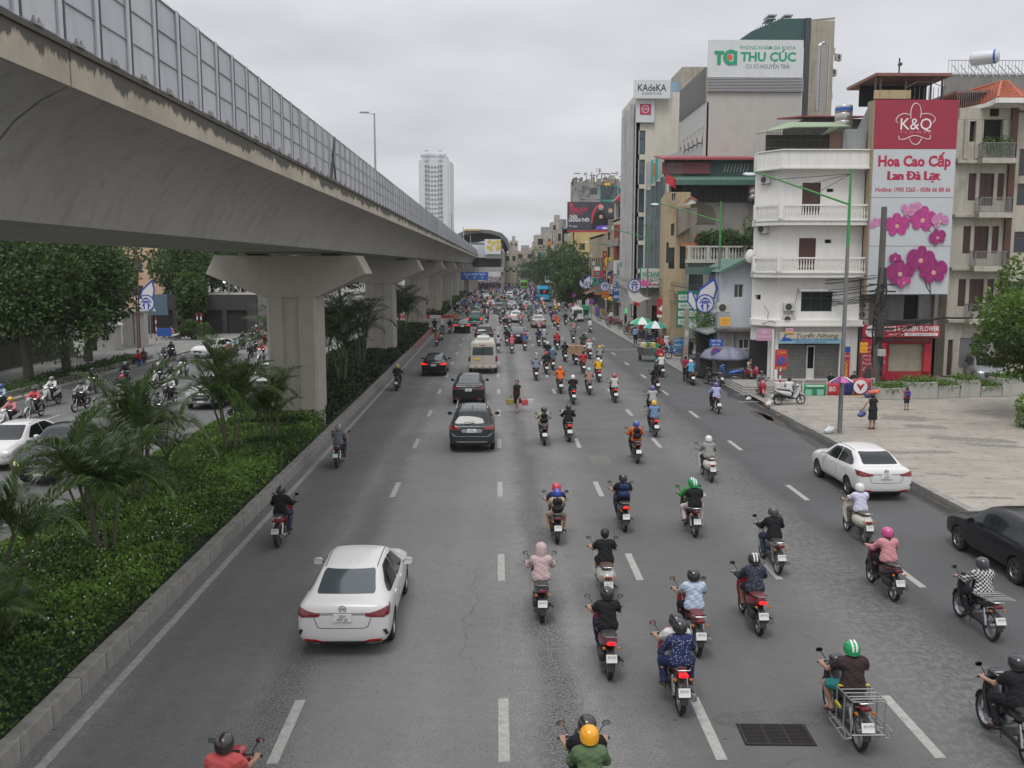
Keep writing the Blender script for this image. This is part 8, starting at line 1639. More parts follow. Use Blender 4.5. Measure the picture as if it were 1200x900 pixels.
# ------------------------------------------------------------ motorbikes
def bike_wheel(r,spoked):
 t=MB().lH([(r*.80,-.035),(r*.93,-.045),(r*.99,-.028),(r,0),(r*.99,.028),(r*.93,.045),(r*.80,.035)],axis='x',n=24,caps=False).mesh('tyre',M_tyre,smt=50);mb=MB();mb.lH([(r*.80,-.03),(r*.76,-.03),(r*.76,.03),(r*.80,.03)],axis='x',n=24,caps=False);mb.lH([(0,-.06),(.05,-.05),(.05,.05),(0,.06)],axis='x',n=10)
 n=14 if spoked else 5
 for k in range(n):a=2*math.pi*k/n;mb.bar((0,.03*math.cos(a),.03*math.sin(a)),(0,r*.78*math.cos(a),r*.78*math.sin(a)),.006 if spoked else .03,.006 if spoked else .02,up=(1,0,0))
 return t,mb.mesh('rim',MRM,smt=30)
M_gl=mat('bike_mirror',(.5,.52,.54),.03,1.)
def make_bike(style):
 sp=Spec();A=sp.add;ub=style in('underbone','rack');r=.285 if ub else .255;vesp=style=='vespa'
 wb=.62
 t,rm=bike_wheel(r,ub)
 for y in(-wb,wb):i=A('wheel',t,None,(0,y,r));A('rim',rm,i)
 P,K,S=MBP,MPL,MSE
 if ub:
  A('tail_body',MB().lF([(.12,.60,.06,.08),(-.1,.64,.10,.09),(-.4,.69,.105,.085),(-.68,.76,.07,.05),(-.80,.80,.03,.03)],sub=3).mesh('tail_body',P,smt=60));A('frame_tunnel',MB().lF([(.10,.58,.06,.08),(.2,.50,.075,.09),(.34,.60,.07,.08),(.44,.84,.05,.06)],sub=3).mesh('ft',P,smt=60))
  for s in(-1,1):A('leg_shield',MB().lF([(.22,.36,.035,.02),(.34,.52,.06,.03),(.42,.78,.05,.03),(.40,.92,.02,.02)],x=s*.15,sub=3,n=10).mesh('ls',P,smt=60));A('footpeg',MB().tU([(s*.08,.02,.28),(s*.24,.02,.28)],.016,6).mesh('fp',K));A('rear_shock',MB().tU([(s*.11,-.5,.62),(s*.11,-.6,.3)],.028,8).mesh('sh',MCH))
  A('engine',MB().box(-.11,.11,-.12,.22,.22,.42).mesh('engine',MME,bevel=.04));A('chain_case',MB().lF([(.0,.3,.02,.04),(-.6,.28,.02,.05)],x=-.1,n=8).mesh('cc',K))
  A('seat',MB().lF([(.1,.735,.09,.02),(.0,.755,.115,.04),(-.3,.775,.125,.045),(-.62,.80,.11,.04),(-.68,.80,.07,.02)],sub=2,e=3).mesh('seat',S,smt=60));A('front_shield',MB().lF([(.46,.62,.04,.04),(.47,.8,.09,.06),(.44,.95,.11,.06),(.42,1.02,.06,.04)],sub=3).mesh('fs',P,smt=60))
 elif vesp:
  A('tail_body',MB().lF([(.05,.56,.12,.12),(-.15,.56,.19,.17),(-.45,.57,.215,.18),(-.70,.60,.17,.15),(-.84,.63,.08,.08)],sub=3,e=2.2,n=18).mesh('tail_body',P,smt=60));A('floorboard',MB().lF([(-.08,.33,.17,.03),(.28,.33,.17,.03)],e=4).mesh('fb',K,smt=40))
  A('leg_shield',MB().lF([(.27,.33,.17,.03),(.36,.5,.22,.03),(.43,.75,.23,.03),(.44,.9,.16,.03)],sub=3,e=3).mesh('ls',P,smt=60));A('seat',MB().lF([(.05,.75,.09,.02),(-.1,.775,.14,.045),(-.4,.79,.145,.05),(-.66,.80,.11,.04),(-.72,.79,.05,.02)],sub=2,e=2.6).mesh('seat',mat('seat_brown',(.09,.06,.045),.5),smt=60));A('front_column',MB().lF([(.44,.5,.06,.05),(.42,1.0,.07,.06)],n=10).mesh('fc',P,smt=60))
  A('engine',MB().box(-.16,.02,-.5,-.2,.2,.4).mesh('engine',MME,bevel=.04))
 else:
  A('tail_body',MB().lF([(.05,.52,.10,.10),(-.12,.58,.15,.13),(-.4,.64,.165,.11),(-.66,.71,.125,.085),(-.84,.77,.06,.04)],sub=3,e=2.8,n=16).mesh('tail_body',P,smt=60));A('under_cowl',MB().lF([(.0,.42,.12,.08),(-.35,.46,.13,.09),(-.6,.58,.09,.06)],sub=2).mesh('uc',K,smt=60));A('floorboard',MB().lF([(-.05,.33,.16,.05),(.28,.33,.15,.05)],e=4).mesh('fb',K,smt=40))
  A('leg_shield',MB().lF([(.24,.34,.14,.04),(.35,.5,.19,.04),(.42,.74,.20,.045),(.42,.93,.13,.05)],sub=3,e=3).mesh('ls',P,smt=60));A('front_shield',MB().lF([(.50,.55,.05,.04),(.53,.75,.13,.05),(.47,.95,.11,.05)],sub=3).mesh('fs',P,smt=60));A('seat',MB().lF([(.06,.715,.08,.02),(-.06,.745,.125,.04),(-.35,.765,.135,.045),(-.62,.805,.12,.045),(-.72,.81,.07,.02)],sub=2,e=2.8).mesh('seat',S,smt=60))
  A('engine',MB().box(-.17,.0,-.58,-.15,.18,.38).mesh('engine',MME,bevel=.05));A('air_box',MB().box(-.19,-.08,-.7,-.35,.34,.5).mesh('ab',K,bevel=.04))
 A('front_fender',MB().lF([(wb-.30,r+.06,.05,.012),(wb-.2,r+.24,.065,.02),(wb,r+.33,.07,.02),(wb+.2,r+.24,.06,.02),(wb+.3,r+.08,.04,.012)],sub=2,e=2.2).mesh('ff',P,smt=60))
 for s in(-1,1):A('fork',MB().tU([(s*.07,wb,r),(s*.07,wb-.16,.66)],.022,8).mesh('fk',MCH if ub else K))
 A('rear_mudguard',MB().lF([(-.55,r+.33,.07,.02),(-.78,r+.27,.075,.02),(-.90,r+.10,.07,.015),(-.93,r-.0,.055,.01)],sub=2,e=3).mesh('rmg',K,smt=60))
 A('exhaust',MB().tU([(.12,.1,.24),(.13,-.2,.22),(.16,-.45,.27),(.17,-.86,.36)],[.025,.03,.055,.05],12).mesh('ex',MME,smt=60));A('exhaust_shield',MB().tU([(.185,-.42,.30),(.195,-.75,.37)],[.045,.04],10).mesh('es',K if not ub else MCH,smt=60))
 hz=.99
 A('handlebar_cowl',MB().lF([(.30,hz-.01,.05,.03),(.38,hz+.02,.12,.055),(.48,hz+.0,.11,.06),(.55,hz-.04,.06,.04)],sub=2).mesh('hc',P,smt=60));A('headlight',MB().lF([(.54,hz-.05,.085,.05),(.585,hz-.06,.06,.035)],n=12).mesh('hl',M_head,smt=60));A('instrument',MB().box(-.06,.06,.30,.40,hz+.045,hz+.06).mesh('in',M_gl))
 A('handlebar',MB().tU([(-.33,.31,hz+.0),(-.2,.36,hz-.01),(.2,.36,hz-.01),(.33,.31,hz+.0)],.013,7).mesh('hb',K))
 for s in(-1,1):
  A('grip',MB().tU([(s*.22,.345,hz),(s*.35,.30,hz)],.019,8).mesh('gp',K));A('brake_lever',MB().tU([(s*.2,.39,hz),(s*.33,.37,hz-.01)],.007,5).mesh('bl',MCH))
  i=A('mirror',MB().tU([(s*.20,.37,hz+.02),(s*.26,.38,hz+.12),(s*.29,.37,hz+.16)],.007,5).mesh('ms',K));A('mirror_head',MB().lF([(-.015,0,.062,.042),(.0,0,.07,.05),(.03,0,.045,.03)],n=12,e=2.4).mesh('mh',K,smt=60),i,(s*.31,.37,hz+.18),None,(.82,.82,.82));A('mirror_glass',MB().lH([(.0,-.0175),(.058,-.017)],axis='y',n=14,caps=False).mesh('mg',M_gl),i,(s*.31,.37,hz+.18),None,(.8,.85,.58))
  A('indicator',MB().lF([(-.03,0,.02,.016),(.02,0,.03,.02)],n=8).mesh('ind',mat('amber',(.45,.14,.01),.3)),None,(s*.13,-.86 if not ub else-.80,.66))
 tz={'scooter':.735,'vespa':.62,'underbone':.74,'rack':.74}[style];ty={'scooter':-.83,'vespa':-.835,'underbone':-.82,'rack':-.82}[style]
 A('tail_light',MB().lF([(-.03,0,.06,.02),(-.02,0,.085,.035),(.06,0,.07,.04)],n=12,e=3).mesh('tl',MTL,smt=50),None,(0,ty,tz))
 i=A('licence_plate',MB().box(-.095,.095,-.004,.004,-.07,.07).mesh('lp',MPT),None,(0,-.935,.50),(R(-24),0,0));A('plate_bracket',MB().box(-.03,.03,0,.12,-.0,.1).mesh('pb',K),i)
 gz=.84 if not ub else .82
 A('grab_rail',MB().tU([(-.11,-.52,gz-.05),(-.13,-.7,gz),(-.09,-.86,gz+.02),(.09,-.86,gz+.02),(.13,-.7,gz),(.11,-.52,gz-.05)],.014,7).mesh('gr',MCH if ub or vesp else mat('rail_grey',(.2,.2,.2),.4,.5),smt=60))
 A('side_stand',MB().tU([(-.09,.0,.26),(-.16,-.1,.2)],.012,5).mesh('ss',K))
 if style=='rack':
  rm_=mat('rack_steel',(.40,.40,.38),.35,.7);mb=MB();T=lambda pts,rr=.012:mb.tU(pts,rr,6)
  T([(-.25,-.30,.86),(-.25,-.95,.92),(.25,-.95,.92),(.25,-.30,.86),(-.25,-.30,.86)])
  for q in(-.45,-.6,-.75,-.85):T([(-.24,q,.87-(q+.3)*.08),(.24,q,.87-(q+.3)*.08)],.009)
  A('top_rack',mb.mesh('tr',rm_));mb=MB()
  for s in(-1,1):
   for q in(-.32,-.62,-.92):T([(s*.25,q,.88),(s*.25,q,.36)])
   T([(s*.25,-.3,.36),(s*.35,-.3,.34),(s*.35,-.95,.34),(s*.25,-.95,.36)]);T([(s*.25,-.3,.36),(s*.25,-.95,.36)]);T([(s*.35,-.3,.45),(s*.35,-.95,.45)],.01);T([(s*.35,-.3,.34),(s*.35,-.3,.45)],.01);T([(s*.35,-.95,.34),(s*.35,-.95,.45)],.01);T([(s*.25,-.62,.36),(s*.35,-.62,.34)],.01)
  T([(-.25,-.95,.40),(.25,-.95,.40)]);A('side_rack',mb.mesh('sr',rm_));A('yellow_strap',MB().box(-.24,.24,-.36,-.31,.885,.90).box(-.275,-.25,-.5,-.3,.6,.64).mesh('ys',mat('strap_yellow',(.5,.42,.03),.6)))
 return sp
BIKES={k:make_bike(k)for k in('scooter','vespa','underbone','rack')}
FARB={k:BIKES[k].merged('motorbike')for k in('scooter','underbone')}
def far_lit():
 me=FARB['scooter'].copy();
 for i,m in enumerate(me.materials):
  if m==MTL:me.materials[i]=MLT
 return me
FARB['lit']=far_lit()
# ============================================================ people
def MCx(name,col,bump=.35,**k):return mat('cloth_'+name,col,.85,spec=.2,bump=bump,bq=38,var=.12,vq=6,**k)
MCL=mat('cloth',(.3,.3,.3),.85,spec=.2,objcol=True,bump=.4,bq=14,var=.14,vq=5);MSK=mat('skin',(.36,.21,.145),.55,spec=.35,var=.08,vq=6);M_hair=mat('hair',(.016,.012,.010),.45,bump=.3,bq=80);M_helm=mat('helmet_shell',(.1,.1,.1),.22,objcol=True,coat=.6);M_shoe=mat('shoe',(.05,.045,.04),.6,objcol=True)
def cK(name,a,b,sc_=22):
 m=mat('cloth_'+name,a,.85,spec=.2);nt=m.node_tree;N=nt.nodes;L=nt.links;t=N.new('ShaderNodeTexCoord');mp=N.new('ShaderNodeMapping');mp.inputs['Scale'].default_value=(sc_,0,sc_);L.new(t.outputs['Object'],mp.inputs[0]);c=N.new('ShaderNodeTexChecker');c.inputs['Scale'].default_value=1;mp.inputs['Location'].default_value=(.3,.5,.2);c.inputs[1].default_value=tuple(a)+(1,);c.inputs[2].default_value=tuple(b)+(1,);L.new(mp.outputs[0],c.inputs[0]);L.new(c.outputs[0],N['Principled BSDF'].inputs['Base Color']);return m
def spots(name,a,b,sc_=40,thr=.35):
 m=mat('cloth_'+name,a,.85,spec=.2);nt=m.node_tree;N=nt.nodes;L=nt.links;t=N.new('ShaderNodeTexCoord');v=N.new('ShaderNodeTexVoronoi');v.inputs['Scale'].default_value=sc_;L.new(t.outputs['Object'],v.inputs['Vector']);r=N.new('ShaderNodeMapRange');r.inputs[1].default_value=thr;r.inputs[2].default_value=thr+.05;r.inputs[3].default_value=1;r.inputs[4].default_value=0;L.new(v.outputs['Distance'],r.inputs[0]);x=N.new('ShaderNodeMixRGB');L.new(r.outputs[0],x.inputs[0]);x.inputs[1].default_value=tuple(a)+(1,);x.inputs[2].default_value=tuple(b)+(1,);L.new(x.outputs[0],N['Principled BSDF'].inputs['Base Color']);return m
def V3(*a):return np.array(a,float)
POSES={}
def pose(name,pelvis,waist,chest,neck,head,sh,el,wr,hand,hip,kn,an,toe,w_=1.):POSES[name]=dict(pelvis=pelvis,waist=waist,chest=chest,neck=neck,head=head,sh=sh,el=el,wr=wr,hand=hand,hip=hip,kn=kn,an=an,toe=toe,w=w_)
S2=lambda p:((-p[0],p[1],p[2]),p)
pose('ride',(0,-.25,.84),(0,-.24,.97),(0,-.19,1.12),(0,-.155,1.27),(0,-.115,1.40),S2((.155,-.175,1.20)),S2((.25,.00,1.02)),S2((.285,.22,.995)),S2((.285,.30,1.0)),S2((.09,-.22,.83)),S2((.135,.17,.74)),S2((.12,.16,.39)),S2((.125,.30,.345)))
pose('ride_wide',(0,-.28,.84),(0,-.28,.98),(0,-.24,1.14),(0,-.21,1.29),(0,-.17,1.42),S2((.17,-.22,1.22)),S2((.31,-.03,1.03)),S2((.31,.20,1.0)),S2((.30,.29,1.0)),S2((.10,-.24,.83)),S2((.27,.13,.72)),S2((.20,.03,.36)),S2((.23,.16,.31)),1.12)
pose('peg',(0,-.25,.84),(0,-.24,.97),(0,-.19,1.12),(0,-.155,1.27),(0,-.115,1.40),S2((.155,-.175,1.20)),S2((.25,.00,1.02)),S2((.285,.22,.995)),S2((.285,.30,1.0)),S2((.09,-.22,.83)),S2((.17,.17,.72)),S2((.17,.02,.36)),S2((.19,.15,.31)))
pose('pillion',(0,-.55,.88),(0,-.54,1.0),(0,-.50,1.15),(0,-.46,1.29),(0,-.42,1.42),S2((.15,-.49,1.22)),S2((.22,-.36,1.04)),S2((.15,-.24,.98)),S2((.10,-.17,.98)),S2((.10,-.52,.86)),S2((.24,-.2,.74)),S2((.22,-.30,.40)),S2((.24,-.17,.36)))
pose('stand',(0,0,.90),(0,0,1.05),(0,0,1.22),(0,0,1.38),(0,.02,1.51),S2((.155,0,1.30)),S2((.20,-.03,1.05)),S2((.20,.04,.83)),S2((.20,.06,.76)),S2((.085,0,.88)),S2((.09,.02,.48)),S2((.09,0,.08)),S2((.10,.13,.04)))
pose('walk',(0,0,.90),(0,0,1.05),(0,0,1.22),(0,0,1.38),(0,.02,1.51),((-.155,0,1.30),(.155,0,1.30)),((-.22,.06,1.06),(.24,-.06,1.06)),((-.24,.16,.86),(.30,.02,.86)),((-.24,.18,.80),(.31,.03,.80)),S2((.085,0,.88)),((-.09,.12,.50),(.09,-.04,.48)),((-.09,.18,.10),(.09,-.20,.14)),((-.09,.30,.05),(.1,-.09,.05)))
pose('sit',(0,-.05,.42),(0,-.06,.56),(0,-.02,.72),(0,.02,.87),(0,.06,1.0),S2((.155,0,.80)),S2((.22,.14,.62)),S2((.12,.30,.58)),S2((.08,.34,.60)),S2((.09,0,.42)),S2((.14,.36,.44)),S2((.14,.34,.08)),S2((.15,.46,.04)))
pose('headload',(0,0,.88),(0,.0,1.03),(0,.02,1.20),(0,.05,1.35),(0,.09,1.47),S2((.155,0.02,1.28)),((-.30,.06,1.14),(.28,.10,1.2)),((-.34,.16,.95),(.16,.12,1.40)),((-.35,.2,.90),(.1,.12,1.46)),S2((.085,0,.86)),S2((.09,.04,.47)),S2((.09,.0,.08)),S2((.10,.13,.04)))
def prims(P,what,long_arm=True,long_leg=True):
 w_=P['w'];a=np.array;o=[];fl=(1,.72,1)
 torso=[(a(P['pelvis'])+(-.06,0,0),a(P['pelvis'])+(.06,0,0),.125*w_,.125*w_,(1,.9,1)),(P['pelvis'],P['waist'],.14*w_,.125*w_,fl),(P['waist'],P['chest'],.125*w_,.145*w_,fl),(a(P['sh'][0])*(.75,1,1)+(0,0,-.02),a(P['sh'][1])*(.75,1,1)+(0,0,-.02),.085*w_,.085*w_),(P['chest'],a(P['neck'])-(0,0,.05),.12,.07,fl)]
 h=a(P['head'])
 if what=='body':
  o+=[(p[0],p[1],p[2]*.94,p[3]*.94)+tuple(p[4:])for p in torso]
  o+=[(P['neck'],h-(0,.01,.06),.053,.05),(h+(0,-.012,.025),h+(0,.012,-.02),.088,.08),(h+(0,.02,-.06),h+(0,.045,-.085),.055,.035),(h+(0,.088,.01),h+(0,.10,-.022),.010,.016),(h+(.08,-.005,.01),h+(.084,-.012,-.03),.016,.012),(h+(-.08,-.005,.01),h+(-.084,-.012,-.03),.016,.012)]
  for i in(0,1):
   o+=[(P['sh'][i],P['el'][i],.048,.038),(P['el'][i],P['wr'][i],.036,.026),(P['wr'][i],P['hand'][i],.028,.034,(1,1,.75)),(P['hip'][i],P['kn'][i],.085,.055),(P['kn'][i],P['an'][i],.056,.035),(a(P['kn'][i])*.75+a(P['an'][i])*.25+(0,-.02,0),a(P['kn'][i])*.5+a(P['an'][i])*.5+(0,-.012,0),.055,.045),(P['an'][i],P['toe'][i],.036,.034,(1,1,.8))]
 elif what=='shirt':
  o+=torso
  for i in(0,1):
   if long_arm:o+=[(P['sh'][i],P['el'][i],.062,.05),(P['el'][i],a(P['wr'][i])*.95+a(P['el'][i])*.05,.05,.036)]
   elif long_arm is not None:o+=[(P['sh'][i],a(P['sh'][i])*.5+a(P['el'][i])*.5,.064,.060)]
 elif what=='pants':
  o+=[(a(P['pelvis'])+(-.06,0,-.01),a(P['pelvis'])+(.06,0,-.01),.12*w_,.12*w_,(1,.9,1))]
  for i in(0,1):
   if long_leg:o+=[(P['hip'][i],P['kn'][i],.094,.068),(P['kn'][i],a(P['an'][i])+(0,0,.03),.066,.05)]
   else:o+=[(P['hip'][i],a(P['hip'][i])*.22+a(P['kn'][i])*.78,.098,.078)]
 elif what=='dress':
  c=a(P['pelvis']);o+=torso+[(c,c-(0,0,.42),.15,.19,(1,.8,1))]
 return o
HM={}
def fingers(P,i,s):
 """palm with four curled fingers round the grip and a thumb under it"""
 hnd,wr=np.array(P['hand'][i]),np.array(P['wr'][i]);f=unit(hnd-wr);lat=np.array((s,0,0.));lat=unit(lat-f*(lat@f));up=np.cross(lat,f)*(1 if s>0 else-1);up=up if up[2]>0 else-up
 pr=[(wr,wr+f*.03,.026,.026),(wr+f*.03-lat*.02,wr+f*.075-lat*.024,.017,.016),(wr+f*.03+lat*.02,wr+f*.075+lat*.026,.017,.014),(wr+f*.05,wr+f*.075,.02,.018)]
 for k,(o_,ln)in enumerate(((-.030,.92),(-.010,1.),(.011,.95),(.031,.78))):
  b=wr+f*.078+lat*o_+up*.006;k1=b+(f*.034+up*.004)*ln;k2=k1+(f*.010-up*.026)*ln;k3=k2+(-f*.018-up*.010)*ln
  pr+=[(b,k1,.0095,.009),(k1,k2,.009,.0085),(k2,k3,.0082,.0075)]
 t0=wr+f*.035-lat*.030;t1=t0+f*.022-lat*.014-up*.016;t2=t1+f*.026-up*.010+lat*.006
 return pr+[(t0,t1,.013,.011),(t1,t2,.011,.009)]
def hme(pn,what,lod,la=True,ll=True):
 key=(pn,what,lod,la,ll)
 if key in HM:return HM[key]
 P=POSES[pn];h={0:.0155,1:.024,2:.04}[lod]
 if what=='body':
  me=nets('body',prims(P,'body'),MSK,h=h,k=.035)
  if lod==0:
   parts=[(me,None,0)]+[(nets('hand',fingers(P,i,(-1,1)[i]),MSK,h=.005,k=.006),None,0)for i in(0,1)];me=jme('body',parts,[MSK])
   eyes=[]
 elif what=='shirt':me=nets('shirt',prims(P,'shirt',la),MCL,h=h,k=.05,off=.012,wK=.006 if lod<2 else 0,cuts=[(np.array(P['pelvis'])+(0,0,-.07),(0,-.15,-1)),(np.array(P['neck'])+(0,0,.02),(0,.2,1))])
 elif what=='pants':me=nets('trousers',prims(P,'pants',True,ll),MCL,h=h,k=.04,off=.008,wK=.005 if lod<2 else 0,cuts=[(np.array(P['pelvis'])+(0,0,.10),(0,0,1))])
 elif what=='dress':me=nets('dress',prims(P,'dress',False),MCL,h=h,k=.05,off=.014,wK=.004,cuts=[(np.array(P['pelvis'])+(0,0,-.44),(0,0,-1)),(np.array(P['neck'])+(0,0,.01),(0,.2,1))])
 HM[key]=me;return me
 # things worn on the head or back, modelled round the head centre / chest
def hM(kind):
 mb=MB();r=.122
 prof=[(r*.98,-.055),(r*1.03,-.02),(r*1.02,.02),(r*.93,.06),(r*.72,.095),(r*.4,.118),(0,.125)]
 rG=[]
 for j,(q,z)in enumerate(prof):
  rG.append([(q*math.cos(2*math.pi*k/20),q*1.14*math.sin(2*math.pi*k/20)-.012,z-(.035*max(0,-math.sin(2*math.pi*k/20))if j<2 else 0)+(.02*max(0,math.sin(2*math.pi*k/20))if j<1 else 0))for k in range(20)])
 mb.rG(rG,False);
 for s in(-1,1):mb.tU([(s*.10,.0,-.04),(s*.08,.03,-.10),(s*.01,.06,-.125)],.006,4)
 if kind=='peak':mb.lF([(.09,-.01,.10,.006),(.15,-.005,.09,.006),(.18,-.012,.06,.004)],n=12)
 me=mb.mesh('helmet',M_helm,smt=60);return me
HELM={'plain':hM('plain'),'peak':hM('peak')}
M_wst=mat('stripe_white',(.62,.62,.62),.4)
STRIPE=MB();
for x0 in(-.045,.012):
 R_=[];
 for t in np.linspace(-.2,math.pi+.2,14):
  y,z=-.012+.142*math.cos(t),.128*math.sin(t);R_.append([(x0,y,z),(x0+.03,y,z)])
 STRIPE.rG(R_,False,False)
STRIPE=STRIPE.mesh('helmet_stripe',M_wst)
hz0=[((0,-.02,.03),(0,-.01,-.01),.098,.09),((0,-.05,.0),(0,-.05,-.06),.075,.05)]
HAIR={'short':nets('hair',hz0,M_hair,h=.012,k=.03,cuts=[((0,.055,.03),(0,1,-.5))]),'long':nets('hair',hz0+[((0,-.075,-.02),(0,-.12,-.20),.05,.05),((0,-.12,-.20),(.01,-.11,-.36),.05,.02)],M_hair,h=.012,k=.04,wK=.003,cuts=[((0,.055,.03),(0,1,-.5))]),'bun':nets('hair',hz0+[((0,-.1,.04),(0,-.12,.05),.045,.04)],M_hair,h=.012,k=.02,cuts=[((0,.055,.03),(0,1,-.5))])}
HOOD=nets('hood',[((0,-.02,.035),(0,-.02,-.03),.122,.115),((0,-.035,-.05),(0,-.045,-.13),.105,.10)],MCL,h=.014,k=.05,wK=.003,cuts=[((0,.075,0),(0,1,.2))])
PACK=nets('backpack',[((-.07,0,-.1),(.07,0,-.1),.10,.10),((-.06,0,.1),(.06,0,.1),.085,.085),((-.06,-.04,-.1),(.06,-.04,-.1),.07,.07),((0,-.02,.14),(0,0,.2),.06,.02)],MCL,h=.014,k=.06,wK=.003);mbs=MB()
for s in(-1,1):mbs.tU([(s*.10,.02,-.12),(s*.13,.18,-.02),(s*.12,.2,.12),(s*.09,.08,.17),(s*.07,.0,.14)],.018,6)
STRAP=mbs.mesh('backpack_strap',mat('strap_black',(.02,.02,.02),.7),smt=60)
def sM(open_):
 mb=MB();mb.lF([(-.09,.0,.03,.018),(-.04,.005,.038,.03),(.06,-.005,.043,.026),(.15,-.014,.03,.012)],n=10,sub=2)if not open_ else mb.box(-.045,.045,-.1,.16,-.035,-.015).bar((-.045,.06,.0),(.045,.06,.0),.03,.05)
 return mb.mesh('shoe' if not open_ else 'sandal',M_shoe,smt=50)
SHOE,SANDAL=sM(False),sM(True)
MASK=nets('face_mask',[((0,.05,-.045),(0,.055,-.06),.055,.05)],mat('mask_white',(.5,.52,.55),.8),h=.014,k=.02)
EYE=MB().lH([(0,.004),(.008,.002),(.011,0)],axis='y',n=8).mesh('eye',mat('eye_dark',(.02,.015,.012),.3));LIP=MB().box(-.02,.02,-.002,.004,-.004,.004).mesh('mouth',mat('lip',(.25,.08,.07),.5),bevel=.002)
def pE(x,y,rz,label,shirt=(.1,.1,.1),pants=(.02,.02,.025),helmet=None,pose_='ride',lod=1,la=True,ll=True,hair='short',hood=None,pack=None,shoe=(.04,.035,.03),smat=None,pmat=None,stripe=False,dress=False,mask=False,z=.0,scale=1.,group=None,sD=False,faces=False,hkind='plain',skin=None,cat='person',rot=None):
 e=eM('person',(x,y,z),rz,label,cat,group);e.scale=(scale,)*3;P=POSES[pose_]
 if rot:e.rotation_euler=rot
 b=link('body',hme(pose_,'body',lod),e)
 if dress:s=link('dress',hme(pose_,'dress',lod,False),e,color=shirt)
 else:
  s=link('shirt',hme(pose_,'shirt',lod,la),e,color=shirt);p=link('trousers' if ll else 'shorts',hme(pose_,'pants',lod,True,ll),e,color=pants)
  if pmat:p.material_slots[0].link='OBJECT';p.material_slots[0].material=pmat
 if smat:s.material_slots[0].link='OBJECT';s.material_slots[0].material=smat
 h=P['head']
 if helmet is not None:
  o=link('helmet',HELM[hkind],e,h,(R(-6),0,0),helmet)
  if stripe:link('helmet_stripe',STRIPE,o)
  if hair=='long':link('hair',HAIR['long'],e,(h[0],h[1],h[2]-.02))
 elif hood is not None:link('hood',HOOD,e,h,None,hood)
 else:link('hair',HAIR[hair],e,h)
 if pack is not None:c=P['chest'];o=link('backpack',PACK,e,(0,c[1]-.20,c[2]-.02),None,pack);link('backpack_strap',STRAP,o)
 if lod<2:
  for i in(0,1):
   a,t=P['an'][i],P['toe'][i];link('sandal' if sD else 'shoe',SANDAL if sD else SHOE,e,(a[0],a[1]+.03,(a[2]+t[2])/2-.005),(math.atan2(t[2]-a[2],t[1]-a[1])*.8,0,-(t[0]-a[0])*2),shoe)
 if pose_=='sit' and z<.3:o=eM('plastic_stool',(x,y,z),rz,'low stool under the '+label[:44].rsplit(' ',1)[0],'stool');MB().lH([(.15,0),(.13,.3),(.12,.31)],n=10).mk('seat',SB,o)
 if mask:link('face_mask',MASK,e,h)
 if faces:
  for s_ in(-1,1):link('eye',EYE,e,(h[0]+s_*.03,h[1]+.088,h[2]+.012))
  link('mouth',LIP,e,(h[0],h[1]+.092,h[2]-.055))
 return e
M_lot={}
def bike(x,y,rz,label,style='scooter',col=(.02,.02,.022),lit=False,seat=None,plate=None,z=.0,group=None,scale=1.,skip=(),steer=None,rear=None,lean=0.):
 e=eM('motorbike',(x,y,z),rz,label,'motorbike',group);e.scale=(scale,)*3;e.rotation_euler.y=lean
 sw={}
 if lit:sw['tail_lens']=MLT
 if seat:sw['seat_vinyl']=seat
 obs=BIKES[style].place(e,col,sw,skip)
 if plate:
  for s,dz in((plate[0],.033),(plate[1],-.033)):tX(s,.062,BLK,e,(0,-.944-dz*.35,.50+dz),(R(66),0,0),'plate_text',ext=.001)
 return e
 # colour names -> linear colours
CN=dict(black=(.016,.016,.018),white=(.58,.58,.57),grey=(.16,.165,.17),pink=(.50,.20,.22),red=(.40,.025,.03),orange=(.60,.13,.02),yellow=(.60,.36,.02),green=(.03,.22,.08),blue=(.04,.12,.32),navy=(.02,.03,.08),brown=(.10,.055,.04),beige=(.38,.31,.23),purple=(.12,.08,.25),maroon=(.13,.015,.02),silver=(.3,.3,.3),lightblue=(.3,.38,.5),lavender=(.36,.36,.52),mint=(.25,.5,.4),coral=(.55,.10,.10),teal=(.02,.18,.16))
PLN=[('29-X1','123.45'),('30-K7','482.19'),('29-M3','075.62'),('29-D2','318.77'),('30-F4','661.08'),('29-H1','540.26'),('29-P5','902.31'),('30-N2','147.90')]
nplate=0
def rb(px,py,bl,rl,style='scooter',bcol='black',lod=None,lit=False,rz=0.,pil=None,xy=None,bk={},**k):
 """a ridden motorbike whose rear tyre touches the road at a photo point"""
 global nplate
 lod=lod if lod is not None else(0 if py>560 else 1)
 if xy:x,y=xy
 else:g=G(px,py);x,y=g.x,g.y
 rz=R(rz);x+=-math.sin(rz)*.62;y+=math.cos(rz)*.62
 pl=None
 if lod==0:pl=PLN[nplate%8];nplate+=1
 if(px,py)==(1006,878):pl=('30-M3','026.76')
 bike(x,y,rz,bl,style,CN.get(bcol,bcol),lit,plate=pl,**bk)
 k=dict(k)
 for q in('shirt','pants','helmet','hood','pack','shoe'):
  if isinstance(k.get(q),str):k[q]=CN[k[q]]
 po=k.pop('pose_','peg' if style in('underbone','rack')else 'ride');pE(x,y,rz,rl,pose_=po,lod=lod,**k)
 if pil:
  lb,kk=pil;kk=dict(kk)
  for q in('shirt','pants','helmet','hood','pack','shoe'):
   if isinstance(kk.get(q),str):kk[q]=CN[kk[q]]
  pE(x,y,rz,lb,pose_='pillion',lod=lod,**kk)
